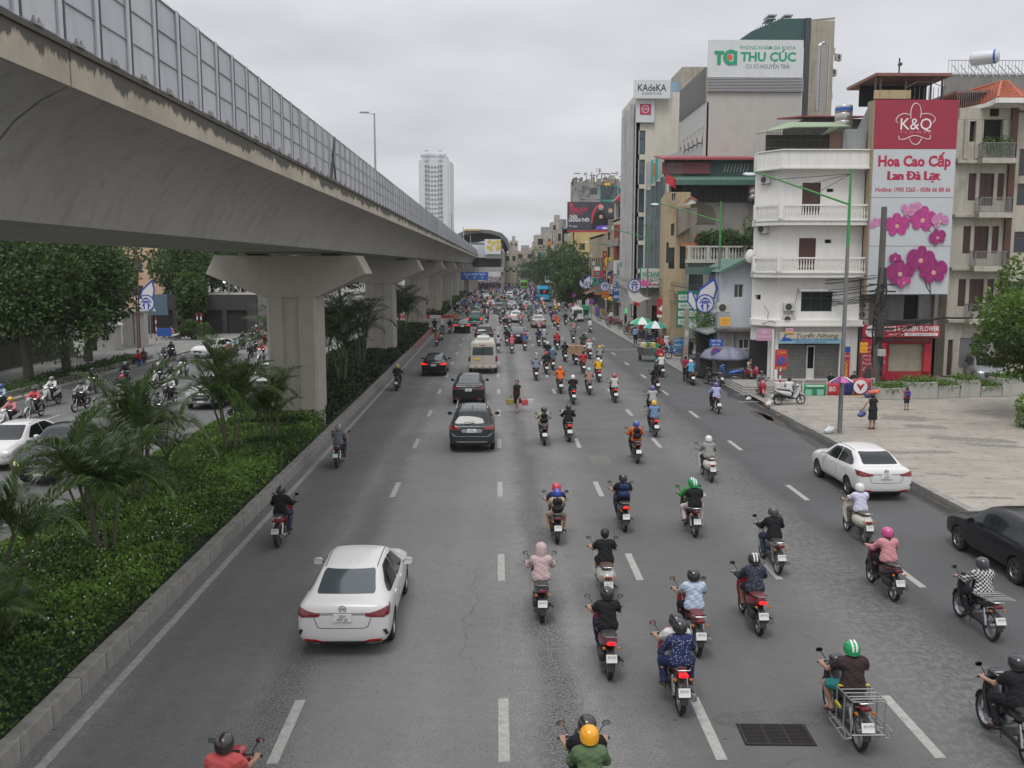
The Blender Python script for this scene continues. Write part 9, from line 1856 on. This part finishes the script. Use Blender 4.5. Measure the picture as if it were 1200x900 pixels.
  # ============================================================ the traffic, one by one
M_plaidb=cK('plaid_black',(.03,.03,.035),(.5,.5,.48),26);M_plaidl=cK('plaid_light',(.30,.38,.50),(.42,.48,.56),11);M_polka=spots('polka_navy',(.02,.028,.09),(.45,.45,.5),34,.22);M_camo=spots('camo_dark',(.03,.035,.05),(.07,.08,.11),18,.35);M_floral=spots('floral_blue',(.10,.18,.32),(.4,.45,.5),24,.3);M_bag_pat=spots('patterned_bag',(.05,.035,.03),(.35,.3,.24),26,.28)
DN=(.035,.05,.09)
SR=mat('seat_red',(.13,.03,.03),.5)
# nearest row
rb(0,0,'red motorbike cut off by the bottom picture edge, bottom left','person in coral t-shirt and dark brown helmet riding at the bottom edge','underbone',(.3,.03,.04),0,xy=(-3.4,10.6),shirt='coral',pants=DN,helmet=(.03,.02,.018),la=False)
rb(0,0,'dark motorbike with two riders at the bottom picture edge','driver in black shirt and black helmet in front of the yellow helmet','scooter','black',0,xy=(1.16,11.0),shirt='black',helmet='black',la=False,pil=('passenger in green coat wearing a bright yellow helmet at the bottom edge',dict(shirt=(.09,.14,.07),helmet=(.75,.33,.01))))
rb(1006,878,'dark motorbike with wide steel carrier rack and yellow straps','heavy person in dark brown polo, teal shorts and green striped helmet','rack','black',pose_='ride_wide',shirt=(.04,.026,.026),pants=(.03,.20,.19),helmet=(.01,.26,.08),stripe=True,la=False,ll=False,sD=True)
rb(0,0,'black motorbike partly outside the right edge of the picture','person in black shirt and black helmet cut by the right picture edge','underbone','black',0,xy=(7.78,12.8),shirt='black',helmet='black',la=False,sD=True)
rb(1161,750,'black motorbike with flat rear rack and a green bag','person in black and white checked shirt with patterned dark helmet','rack','black',0,bk=dict(skip=('side_rack','yellow_strap')),shirt='grey',helmet=(.04,.04,.045),smat=M_plaidb)
rb(797,836,'red motorbike with glowing brake light carrying two riders','driver in white t-shirt and black helmet ahead of the polka dot jacket','underbone',(.25,.015,.02),0,lit=True,shirt='white',pants=DN,helmet='black',la=False,pil=('passenger in navy polka dot jacket and black helmet',dict(shirt='navy',pants='navy',helmet='black',smat=M_polka,sD=True)))
rb(817,768,'dark red scooter under the rider in pale blue checks','person in pale blue checked shirt and black helmet','underbone',(.22,.015,.02),0,bk=dict(seat=SR),shirt='lightblue',pants=(.02,.02,.03),helmet='black',smat=M_plaidl,la=False)
rb(889,744,'maroon motorbike with glowing tail lamp ridden in camouflage jacket','person in dark camouflage jacket and black white striped helmet','scooter',(.16,.012,.018),0,lit=True,bk=dict(seat=SR),shirt='navy',helmet='black',stripe=True,smat=M_camo,ll=False,sD=True)
rb(1047,704,'dark maroon scooter of the rider with pink helmet','person in pink jumper and pink helmet with long brown ponytail','scooter',(.05,.01,.014),0,shirt=(.52,.24,.26),helmet=(.5,.06,.2),hair='long')
rb(1013,637,'cream white rounded scooter beside the parked white sedan','person in pale lavender shirt, khaki trousers and white helmet','vespa',(.50,.48,.42),0,shirt=(.52,.52,.64),pants=(.15,.13,.10),helmet='white',la=False)
rb(911,673,'silver grey motorbike ridden in black jacket and jeans','person in black jacket and jeans with mottled helmet','underbone',(.32,.32,.31),0,shirt='black',pants=DN,helmet=(.05,.05,.04))
rb(714,795,'black scooter with maroon leg shield and glowing brake light','person in black t-shirt and navy trousers with black helmet','scooter',(.13,.012,.02),0,lit=True,shirt='black',pants='navy',helmet='black',la=False)
rb(711,706,'white round tailed scooter ridden without helmet','bareheaded person in black t-shirt and black shorts','vespa',(.42,.42,.40),0,shirt='black',la=False,ll=False,sD=True)
rb(635,729,'black scooter under the rider in the pink hooded jacket','person in pale pink hooded jacket with the hood up','scooter','black',0,shirt=(.48,.36,.36),pants='white',hood=(.48,.36,.36))
rb(653,637,'black scooter carrying a child passenger with patterned bag','driver in navy t-shirt with red helmet','scooter','black',0,shirt='navy',pants='beige',helmet=(.5,.02,.03),la=False,pil=('child passenger with blue helmet, patterned backpack and yellow sandals',dict(shirt='beige',pants='beige',helmet=(.03,.06,.35),ll=False,la=False,pack=(.02,.02,.02),scale=.93,sD=True,shoe=(.6,.4,.02))))
rb(732,623,'black scooter with small glowing tail lamp and navy backpack rider','person in black t-shirt with big navy backpack and black cap helmet','scooter','black',0,lit=True,shirt='black',pants=DN,helmet='black',pack=(.02,.035,.09),la=False)
rb(814,629,'dark motorbike carrying two riders in green helmets','driver in bright green jacket and green striped helmet','underbone','black',0,shirt=(.03,.26,.05),helmet=(.01,.26,.08),stripe=True,pil=('passenger in black t-shirt, white trousers and green striped helmet',dict(shirt='black',pants=(.5,.45,.43),helmet=(.01,.26,.08),stripe=True,la=False)))
# left lane
rb(395,548,'dark motorbike close to the median kerb, nearer the first pier','person in grey t-shirt and grey helmet beside the median kerb','underbone','black',1,shirt=(.13,.14,.15),pants=(.05,.05,.06),helmet=(.2,.2,.21),la=False)
rb(326,641,'motorbike with red tail near the median kerb','person in black jacket and black helmet near the median kerb','underbone',(.3,.02,.02),0,shirt='black',pants=DN,helmet='black',sD=True)
rb(465,458,'dark motorbike close to the median kerb between the piers','person in dark jacket with yellow banded helmet by the kerb','scooter','black',1,shirt=(.03,.03,.03),helmet=(.35,.3,.1))
rb(512,406,'motorbike with glowing lamp by the red and white kerb','person in brown coat beside the red and white kerb',lit=True,shirt=(.3,.17,.09),helmet='black')
rb(518,390,'dark motorbike passing the median nose','person in white shirt at the median nose',shirt='white',helmet='white');rb(509,390,'motorbike waiting at the median nose','person in black beside the one in white at the median nose',shirt='black',helmet='black');rb(527,391,'motorbike with red lamp right of the median nose','person in dark jacket right of the median nose','scooter','red',lit=True,shirt='black',helmet='black')
# middle distance
rb(833,565,'white rounded scooter alone in the right lane','person in grey beige jacket and white helmet on the white scooter','vespa',(.55,.55,.53),0,shirt=(.28,.27,.25),pants=DN,helmet='white')
rb(747,543,'dark scooter under the rider in orange with a backpack','person in orange shirt, blue helmet and small dark backpack',shirt='orange',helmet=(.04,.07,.3),pack='black')
rb(768,512,'maroon scooter with glowing lamp and flowered shirt rider','person in flowered blue shirt and yellow helmet','scooter','maroon',lit=True,shirt='blue',smat=M_floral,helmet='yellow',la=False)
rb(766,490,'scooter just ahead of the yellow helmet rider','person in pale grey top and purple helmet',shirt=(.35,.35,.36),helmet='purple',la=False)
rb(638,522,'dark scooter ridden with a large black backpack','person in beige t-shirt with large black backpack and black helmet',shirt='beige',helmet='black',pack='black',la=False)
rb(667,518,'scooter with two red lamps under the rider all in black','person in black jacket and black helmet in the middle lane',lit=True,shirt='black',helmet='black')
rb(841,485,'dark motorbike in the right lane near the stone steps','person in pale violet shirt and purple helmet near the steps','underbone','black',shirt=(.36,.37,.58),helmet='purple')
rb(721,472,'scooter under the rider in white shirt and red helmet','person in off white shirt and red helmet',lit=True,shirt=(.45,.45,.43),helmet='red')
rb(691,463,'silver sided scooter ridden with a mint helmet','person in brown beige jacket and mint green helmet','scooter','silver',shirt=(.32,.2,.17),helmet='mint')
rb(672,474,'scooter with bright red lamp under a black shirt rider','person in black t-shirt with white and black helmet',lit=True,shirt='black',helmet='white',la=False,stripe=True)
rb(657,461,'scooter under the rider in orange jacket and orange helmet','person in orange delivery jacket with orange helmet',shirt=(.65,.14,.02),helmet=(.6,.12,.03))
rb(628.5,446,'dark scooter of the rider in blue grey shirt','person in blue grey shirt and dark grey helmet',shirt=(.2,.22,.28),helmet='grey')
rb(640.5,439,'scooter of the rider in black with red helmet','person in black jacket with bright red helmet',shirt='black',helmet='red');rb(648,433.5,'scooter of the rider with sky blue helmet','person in slate blue jacket and sky blue helmet',shirt=(.08,.12,.18),helmet=(.1,.4,.6))
rb(702,448,'scooter with red lamp under the bulky yellow coat','person in bulky yellow coat and white helmet',lit=True,shirt='yellow',pants='blue',helmet='white');rb(703.5,430,'scooter just ahead of the yellow coat rider','person in dark checked shirt with yellow helmet',shirt='maroon',smat=M_plaidb,helmet='yellow')
rb(684,438,'scooter of the bareheaded rider in red','bareheaded person in red t-shirt',shirt='red');rb(675,428,'motorbike carrying a big brown carton','person in black carrying a big brown carton on the back seat','underbone','black',shirt='black',helmet='black')
g_=G(675,428);cbx=eM('carton_box',(g_.x,g_.y+.02,.84),0,'big brown carton strapped on the motorbike seat','box');MB().box(-.55,.55,-.25,.3,0,.62).mk('carton',mat('cardboard',(.34,.2,.11),.8,var=.12),cbx,bevel=.01);MB().box(-.03,.03,-.256,.306,-.002,.625).mk('packing_tape',mat('tape_brown',(.22,.12,.06),.4),cbx)
rb(691.5,421,'scooter with red tail under a pale shirt','person in white blouse with pink helmet','scooter','red',shirt='white',helmet=(.5,.15,.2));rb(662.5,424,'scooter of the bareheaded rider in black jacket','bareheaded person in black jacket',shirt='black')
rb(642,424,'scooter of the white helmeted rider with black top','person in black top with white helmet behind the bareheaded one',shirt='black',pants='grey',helmet='white');rb(684,412,'scooter ahead of the white blouse rider','person in dark green shirt ahead of the white blouse',shirt=(.03,.06,.03),helmet='black')
rb(770,460,'black motorbike by the right kerb lane','person in black hooded top in the right lane',shirt='black',hood='black');rb(776,442,'motorbike ridden in white shirt and orange helmet','person in white shirt, grey trousers and orange helmet',shirt='white',pants='grey',helmet='orange',pose_='peg')
rb(653,410,'motorbike carrying a red topped passenger','driver in black ahead of the red topped passenger',lit=False,shirt='black',helmet='black',pil=('passenger in bright red top behind a driver in black',dict(shirt='red',helmet='red')))
rb(638,406,'pale scooter beside the silver sedan rear','person in light grey jacket beside the silver sedan rear','scooter','silver',shirt='silver',helmet='white');rb(631.5,405.5,'dark scooter of the navy shirted rider behind the silver sedan','bareheaded person in navy shirt behind the silver sedan',shirt='navy')
rb(615,411,'red side scooter carrying blue jacket and red helmet','person in wide blue jacket with red helmet','scooter','red',shirt=(.07,.12,.25),helmet='red');rb(600,414,'scooter of the all pink rider','person in pink coat with pink helmet','scooter','silver',shirt=(.55,.13,.18),helmet=(.55,.15,.2));rb(584,414,'scooter of the grey shirted rider right of the beige van','person in pale grey shirt beside the beige van',shirt=(.38,.38,.4),helmet='black');rb(594,405,'dark scooter squeezed behind the crowded black sedan','person in black squeezed left of the crowded black sedan',shirt='black',helmet='black')
rb(672,402,'scooter ridden in grey camouflage','person in grey camouflage jacket with grey helmet','scooter','green',shirt=(.14,.15,.13),pants='grey',helmet='grey');rb(692,390,'white scooter near the right kerb further up','person in white shirt near the right kerb further up','scooter','white',shirt='white',pants='white');rb(674.5,379,'dark motorbike behind the white minivan','person in black behind the white minivan',shirt='black');rb(663,381,'slim dark motorbike left of the white minivan','person in black left of the white minivan',shirt='black',helmet='black')
rb(652,368,'motorbike of the lone rider in yellow','lone person in yellow jacket on the open right lanes','scooter','red',shirt='yellow',helmet='yellow');rb(654,387,'motorbike loaded with a teal parcel','person in orange top beside the teal parcel',shirt='orange',helmet='red');rb(650,383,'motorbike of the rider in coral vest','person in coral vest ahead of the teal parcel',shirt='coral',helmet='red')
# crossing woman
g_=G(606,483);pE(g_.x,g_.y,R(155),'woman in long black dress walking across the road with shopping bags',shirt=(.02,.02,.022),dress=True,pose_='walk',lod=0,hair='bun',faces=True,sD=True,z=0)
def bag(x,y,z,c,lab,s=1.):
 o=eM('shopping_bag',(x,y,z),.4,lab,'bag');mb=MB();mb.pR([(-.16,0),(.16,0),(.19,.3),(-.19,.3)],-.08,.08,'y');mb.mk('bag_body',mat('bagc_'+lab[:6],c,.6,var=.2,vq=9),o,bevel=.03);MB().tU([(-.1,0,.3),(-.06,0,.42),(.06,0,.42),(.1,0,.3)],.008,5).mk('bag_handle',MPL,o);o.scale=(s,)*3;return o
bag(g_.x-.36,g_.y-.1,.38,(.3,.25,.06),'olive yellow shopping bag in the crossing woman left side',1.0);bag(g_.x+.38,g_.y-.08,.36,(.5,.06,.08),'red shopping bag carried by the crossing woman',.95);bag(g_.x+.66,g_.y-.02,.42,(.55,.5,.5),'white plastic bag carried by the crossing woman',.85)
# people on foot, right
g_=G(1022,503,.15);pE(g_.x,g_.y,R(10),'woman in black dress walking away on the forecourt with coral cloth on head',shirt=(.02,.02,.022),dress=True,pose_='headload',lod=0,hair='short',sD=True,z=.15)
hl_=link('head_cloth',nets('head_cloth',[((-.18,0,0),(.16,.05,.03),.10,.09),((.1,-.05,.0),(.22,.02,.12),.07,.04)],mat('cloth_coral',(.55,.12,.09),.8),h=.02,k=.06,wK=.006));hl_.location=(g_.x+.04,g_.y+.08,.15+1.62);tag(hl_,'folded coral cloth carried on the head of the woman in black','cloth')
sK(g_.x-.48,g_.y+.05,.15+.55,1.0,(.05,.07,.2),'blue white striped bag held by the woman in black','carrier_bag','bag')
g_=G(1062,481,.15);pE(g_.x,g_.y,R(-5),'child in red top with blue school backpack on the forecourt',shirt=(.35,.04,.06),pants=(.03,.03,.06),pose_='stand',lod=0,la=False,ll=False,pack=(.03,.06,.25),scale=.72,z=.15)
x0,y0=G(925,474,.15).xy;bike(x0,y0,R(-82),'white scooter parked on its stand at the forecourt corner facing right','scooter',(.55,.56,.57),z=.147);pE(x0+.05,y0+.3,R(-20),'person in white shirt sitting sideways on the parked white scooter',shirt=(.55,.56,.58),pants=(.02,.02,.03),pose_='sit',lod=0,la=False,z=.42)
x0,y0=G(952,452,.15).xy;pE(x0+.2,53.0,R(170),'person in black sitting low behind the green banner',shirt=(.02,.02,.02),pants=(.02,.02,.02),pose_='sit',lod=1,z=.15);pE(PX(1007,53.5),53.5,R(150),'person in black crouching behind the navy banner',shirt=(.03,.03,.035),pants=(.02,.02,.02),pose_='sit',lod=1,z=.14)
x0,y0=G(893,466,.0).xy;rb(0,0,'red motorbike facing the camera by the stone steps','person in grey shirt on the red motorbike facing the camera','scooter',(.4,.02,.04),1,rz=172,xy=(x0,y0+.5),shirt='grey',pants='grey',helmet='black',mask=True,faces=True)
x0,y0=G(866,452).xy;bike(PX(857,58),57.6,R(82),'blue and white motorbike parked sideways before the stall','scooter',(.02,.10,.42),z=.14);x1,y1=G(878,452,.1).xy;rb(0,0,'red scooter parked by the grey wall with a seated rider','person in beige shirt and trousers sitting on the red scooter','scooter',(.4,.02,.05),1,rz=200,xy=(PX(878,59),59.0),shirt='beige',pants='beige',la=False,faces=True)
x0,y0=G(836,452).xy;bike(x0,y0+.3,R(25),'dark parked motorbike left of the no stopping sign','underbone',(.02,.02,.02));bike(x0-1.1,y0+.8,R(-10),'second dark motorbike parked at the kerb by the umbrella','scooter',(.03,.03,.03))
rb(811,451,'motorbike with bright red brake light at the kerb','person in sky blue shirt and white helmet at the kerb','scooter','black',1,lit=True,shirt=(.08,.32,.5),helmet='white',la=False)
g_=G(803,447);pE(g_.x,g_.y,R(-30),'standing person in dark red shirt beside the sky blue rider',shirt=(.28,.03,.05),pants=(.02,.02,.03),pose_='stand',lod=1,la=False)
for k,(px,py,c,po,lab,zz__)in enumerate(((858,440,(.02,.02,.02),'sit','person in black seated under the big umbrella',.13),(863.5,441,(.4,.1,.06),'sit','person in orange seated at the stall under the umbrella',.13),(869,437,(.4,.06,.06),'stand','person in red standing behind the stall',.13),(851,437,(.03,.02,.02),'stand','person in dark brown standing behind the white stall box',.13))):pE(PX(px,60+k*.4),60.3+k*.4,R(150+k*12),lab,shirt=c,pants=(.02,.02,.03),pose_=po,lod=1,z=zz__,faces=True)
g_=G(766.5,429);pE(g_.x+.25,g_.y,R(20),'street cleaner in green overalls pushing the rubbish cart',shirt=(.02,.28,.14),pants=(.02,.28,.14),pose_='walk',lod=1,hood=(.02,.28,.14));g_=G(770,430);pE(g_.x+.1,g_.y-.4,R(10),'person in red top walking behind the green overalls',shirt=(.45,.05,.09),pants=(.05,.06,.12),pose_='walk',lod=1)
g_=G(744.5,403,.15);pE(g_.x,g_.y,R(0),'person in pale blue shirt standing left of the green umbrella',shirt=(.25,.35,.5),pants=(.02,.02,.03),pose_='stand',lod=1,z=.13);pE(PX(771,83),83,R(90),'dark clothed person under the teal and white umbrella',shirt=(.03,.03,.04),pants=(.02,.02,.03),pose_='stand',lod=1,z=.13);pE(PX(778,80.5),80.5,R(-60),'person in red seated beside the teal umbrella',shirt=(.4,.04,.05),pants=(.03,.03,.05),pose_='sit',lod=1,z=.14)
rg=random.Random(21)
parkl=['nearest','second','third','fourth','fifth','sixth','seventh','eighth','ninth','tenth','eleventh','twelfth','thirteenth','fourteenth']
for k in range(14):y=68+k*4.1+rg.uniform(-.6,.6);st_=rg.choice(['scooter','underbone','scooter']);c=rg.choice(['black','red','white','silver','blue','maroon']);bike(13.9+rg.uniform(-.2,.6),y,R(70+rg.uniform(-20,20)),f'{c} motorbike parked on the right pavement, {parkl[k]} from the umbrella',st_,CN[c],z=.14,group='motorbikes parked on the right pavement')
for k in range(12):
 y=72+k*6.3+rg.uniform(-1,1);c,cn=[(v,n)for n,v in CN.items()if n in('white','black','red','blue','beige','grey')][k%6],0;nm=c[1];pE(14.6+rg.uniform(-.6,.5),y,rg.random()*6,f'person in {nm} top standing on the far right pavement, {parkl[k]} along',shirt=c[0],pants=(.03,.03,.05),pose_='stand',lod=2,z=.13,group='people on the right pavement')
 # market boxes and goods on the far pavement
for k in range(5):
 o=eM('rickshaw_cart' if k==0 else 'goods_pile',(12.0+(0 if k==0 else 2.5),122+k*5 if k else 128,.0 if k==0 else .13),.2*k,['green covered cargo tricycle parked at the far right kerb','pile of crates by the shop with the orange sign','blue crates stacked on the far pavement','stack of boxes near the maroon vertical sign','heap of goods by the farthest shops'][k],'cart' if k==0 else 'crates');col=[(.03,.25,.1),(.3,.2,.1),(.05,.1,.3),(.3,.25,.18),(.2,.2,.2)][k];m=mat('goods_%d'%k,col,.7)
 for q in range(5):MB().box(-.5+(q%2)*.55,0+(q%2)*.5,-.4,.4,(q//2)*.45+(.5 if k==0 else 0),(q//2)*.45+.43+(.5 if k==0 else 0)).mk('crate',m,o,bevel=.02)
 if k==0:
  for s,yy in((-1,-.4),(1,-.4),(0,1.1)):MB().lH([(.2,-.03),(.28,0),(.2,.03)],(s*.55,yy,.28),'x',14).mk('wheel',M_tyre,o)
  MB().pR([(-.7,1.3),(.7,1.3),(.4,1.9),(-.4,1.9)],-.8,.8,'y').mk('cover',m,o)
  # ------------------------------------------------------------ left carriageway, coming towards the camera
LB=[(14,505,'pink','yellow','partly cut at the left edge','scooter','white'),(1.5,486,'lightblue','blue','at the very left edge','scooter','black'),(41,490,'coral','black','with a white bag on the leg shield','underbone','silver'),(62,475,'white','grey','right of the coral shirt rider','scooter','white'),(96,481,'silver','black','on the inner left lane','underbone','black'),(108,462,'black','black','beside the left kerb','scooter','silver'),(143,472,'navy','red','left of the palm fronds','scooter','white'),(146,453,'black','grey','behind the navy shirt rider','scooter','black'),(142.5,497,'white','beige','half hidden by the palm','scooter','white'),(168,483,'green','black','with white mask between palms','scooter','grey'),(186,454,'black','white','on the middle left lane','scooter','white'),(201,458,'black','brown','bareheaded look behind white shirt','scooter','black'),(200,474,'white','silver','just behind the palm clump','underbone','black'),(215,442,'black','grey','on the white scooter','vespa','white'),(184,497,'grey','black','behind the palm fronds','scooter','black'),(192,431,'grey','grey','left of the white hatchback','scooter','silver'),(201,423,'black','black','nearer the left kerb by the hatchback','scooter','black'),(255,432,'navy','red','right of the white hatchback','scooter','red'),(268,424,'red','white','behind the first pier palms','scooter','white'),(275,417,'lightblue','green','with a lime green bag','scooter','silver'),(284,409,'black','black','far on the left carriageway','scooter','black'),(293,419,'silver','white','left of the first pier','scooter','black'),(299,416,'grey','grey','beside the first pier','scooter','black'),(307,424,'coral','red','close to the first pier','vespa','white'),(309,404,'white','pink','behind the first pier','scooter','red'),(301,399,'red','white','farthest before the pier','scooter','black'),(297,402,'black','black','deep before the pier','scooter','black')]
for px,py,sh_,he,ph,st_,bc in LB:
 x,y=G(px,py).xy
 rb(0,0,f'{bc} motorbike coming towards the camera, rider {ph}',f'person in {sh_} shirt with {he} helmet riding {ph}',st_,bc,1,rz=180+random.uniform(-6,6),xy=(x,y+.62),shirt=sh_,helmet=he,mask=True)
g_=G(208,399,.1);rb(0,0,'pale motorbike stopped at the left side street','person in pink shirt stopped at the left side street','scooter','white',1,rz=100,xy=(g_.x,g_.y),shirt='pink',pants='grey')
for k,(px,py,c)in enumerate(((163,428,'red'),(169,426,'brown'))):g_=G(px,py,.1);pE(g_.x,g_.y,R(120+60*k),f'person in {c} top sitting on the left pavement corner',shirt=CN[c],pants=(.05,.04,.04),pose_='sit',lod=1,z=.12,faces=True)
# ------------------------------------------------------------ the dense traffic ahead
from mathutils import Euler
def far_person(pn,helm,hcol,pcol):
 ms=[MSK,MCL,mat('fp_'+pcol,CN[pcol],.8),mat('fh_'+hcol,CN[hcol],.3)if helm else M_hair]
 h=POSES[pn]['head'];top=HELM['plain']if helm else HAIR['short']
 return jme('person',[(hme(pn,'body',2),None,0),(hme(pn,'shirt',2),None,1),(hme(pn,'pants',2),None,2),(top,Matrix.Translation(h),3)],ms)
FP={}
taken=[(x,y)for _,x,y in LIST]
placed=[(o.location.x,o.location.y)for o in COL.objects if o.parent is None and o.name.startswith('motorbike')]
SHC=['black','grey','white','navy','blue','red','lightblue','brown','beige','pink','green','orange','purple','silver','maroon','teal'];SW=[9,8,7,6,4,4,4,3,4,2,2,1.2,2,4,2,2]
HC=['black','white','grey','red','blue','pink','green','yellow','silver','brown'];HW_=[10,7,6,4,3,2,2,1,3,3]
rg=random.Random(77);used=set();nfar=0;tries=0;CAP=205
while nfar<CAP and tries<40000:
 tries+=1;y=92+135*rg.random()**.85;x=rg.uniform(-6.2,12.2)
 dens=(.30 if y<118 else .8)if-4<x<8 else .18
 if x>8:dens=.05 if y<150 else .45
 if y>150 and x<8:dens=1
 if x<-4:dens=.12 if y<130 else .8
 if rg.random()>dens:continue
 if any(abs(x-a)<1.45 and abs(y-b)<3.3 for a,b in taken)or any(abs(x-a)<.85 and abs(y-b)<2.3 for a,b in placed):continue
 near=min(LIST,key=lambda q:abs(q[1]-x)+abs(q[2]-y)*.3);dx,dy=x-near[1],y-near[2]
 rel=('well ' if abs(dy)>12 else '')+('ahead of' if dy>abs(dx)*2.5 else 'behind' if-dy>abs(dx)*2.5 else 'right of' if dx>0 else 'left of')
 if rel.startswith('well r')or rel.startswith('well l'):rel=rel[5:]
 for t in range(60):
  sh_=rg.choices(SHC,SW)[0];he=rg.choices(HC,HW_)[0];bc=rg.choice(['black','black','black','red','silver','white','blue','maroon']);key=(sh_,he,rel,near[0])
  if key not in used:break
 used.add(key);placed.append((x,y));nfar+=1
 who=f'{sh_} clad rider with {he} helmet {rel} the {near[0]}';bl=f'{bc} motorbike under the {sh_} clad, {he} helmeted rider {rel} the {near[0]}'
 rz=R(rg.gauss(0,3));st_='lit' if rg.random()<.1 else rg.choice(['scooter','scooter','underbone'])
 o=link('motorbike',FARB[st_],None,(x,y,0),(0,0,rz),CN[bc]);tag(o,bl,'motorbike','motorbikes in the dense traffic')
 pc=rg.choice(['black','navy','grey']);pn='ride' if st_!='underbone' else 'peg';kk=(pn,he,pc)
 if kk not in FP:FP[kk]=far_person(pn,True,he,pc)
 o=link('person',FP[kk],None,(x,y,0),(0,0,rz),CN[sh_]);tag(o,who,'person','riders in the dense traffic')
 # beyond that the crowd is one mass
def crowd(n,y0,y1,x0,x1,seed):
 rgc=random.Random(seed);items=[];cells=[]
 for t in range(n*12):
  if len(cells)>=n:break
  x,y=rgc.uniform(x0,x1),y0+(y1-y0)*rgc.random()**1.2
  if any(abs(x-a)<1.5 and abs(y-b)<4 for a,b in taken)or any(abs(x-a)<.8 and abs(y-b)<2.0 for a,b in cells[-400:]):continue
  cells.append((x,y))
 mats_c=[mat('crowd_'+c,CN[c],.7)for c in SHC];mb=MB();ms=mats_c+[MSK,MPL,MTL]
 nS=len(mats_c)
 for x,y in cells:
  c=rgc.choices(range(nS),SW)[0];hc=rgc.choices(range(nS),SW)[0]
  mb.cur=nS+1;mb.box(x-.15,x+.15,y-.8,y+.55,.25,.8);mb.box(x-.045,x+.045,y-.9,y-.35,0,.55);mb.box(x-.045,x+.045,y+.35,y+.9,0,.5);mb.box(x-.3,x+.3,y+.28,y+.36,.95,1.02)
  mb.cur=c;mb.pR([(x-.15,.78),(x+.15,.78),(x+.21,1.18),(x+.1,1.28),(x-.1,1.28),(x-.21,1.18)],y-.32,y-.06,'y');mb.box(x-.28,x-.19,y-.2,y+.28,.95,1.1);mb.box(x+.19,x+.28,y-.2,y+.28,.95,1.1)
  mb.cur=hc;mb.lH([(.07,1.3),(.125,1.36),(.12,1.46),(.06,1.54)],(x,y-.12,0),'z',6)
  if rgc.random()<.3:mb.cur=nS+2;mb.box(x-.08,x+.08,y-.86,y-.8,.7,.78)
 return mb,ms
mb,ms=crowd(900,228,520,-6.3,12.3,5);tag(mb.mk('crowd_of_riders',ms,rC=False),'far dense mass of motorbikes and riders filling the road to the station','crowd',kind='stuff')
mb,ms=crowd(60,140,300,-25,-13,6);tag(mb.mk('crowd_of_riders',ms,rC=False),'far riders on the left carriageway behind the piers','crowd',kind='stuff')
hm=bpy.data.materials.new('haze');hm.use_nodes=True;N=hm.node_tree.nodes;N.remove(N['Principled BSDF'])
pv=N.new('ShaderNodeVolumePrincipled');pv.inputs['Density'].default_value=.0002;pv.inputs['Color'].default_value=(.93,.95,.97,1)
hm.node_tree.links.new(pv.outputs[0],N['Material Output'].inputs['Volume']);tag(MB().box(-3050,3050,-90,5050,-1.2,125).mk('haze',hm),kind='stuff')
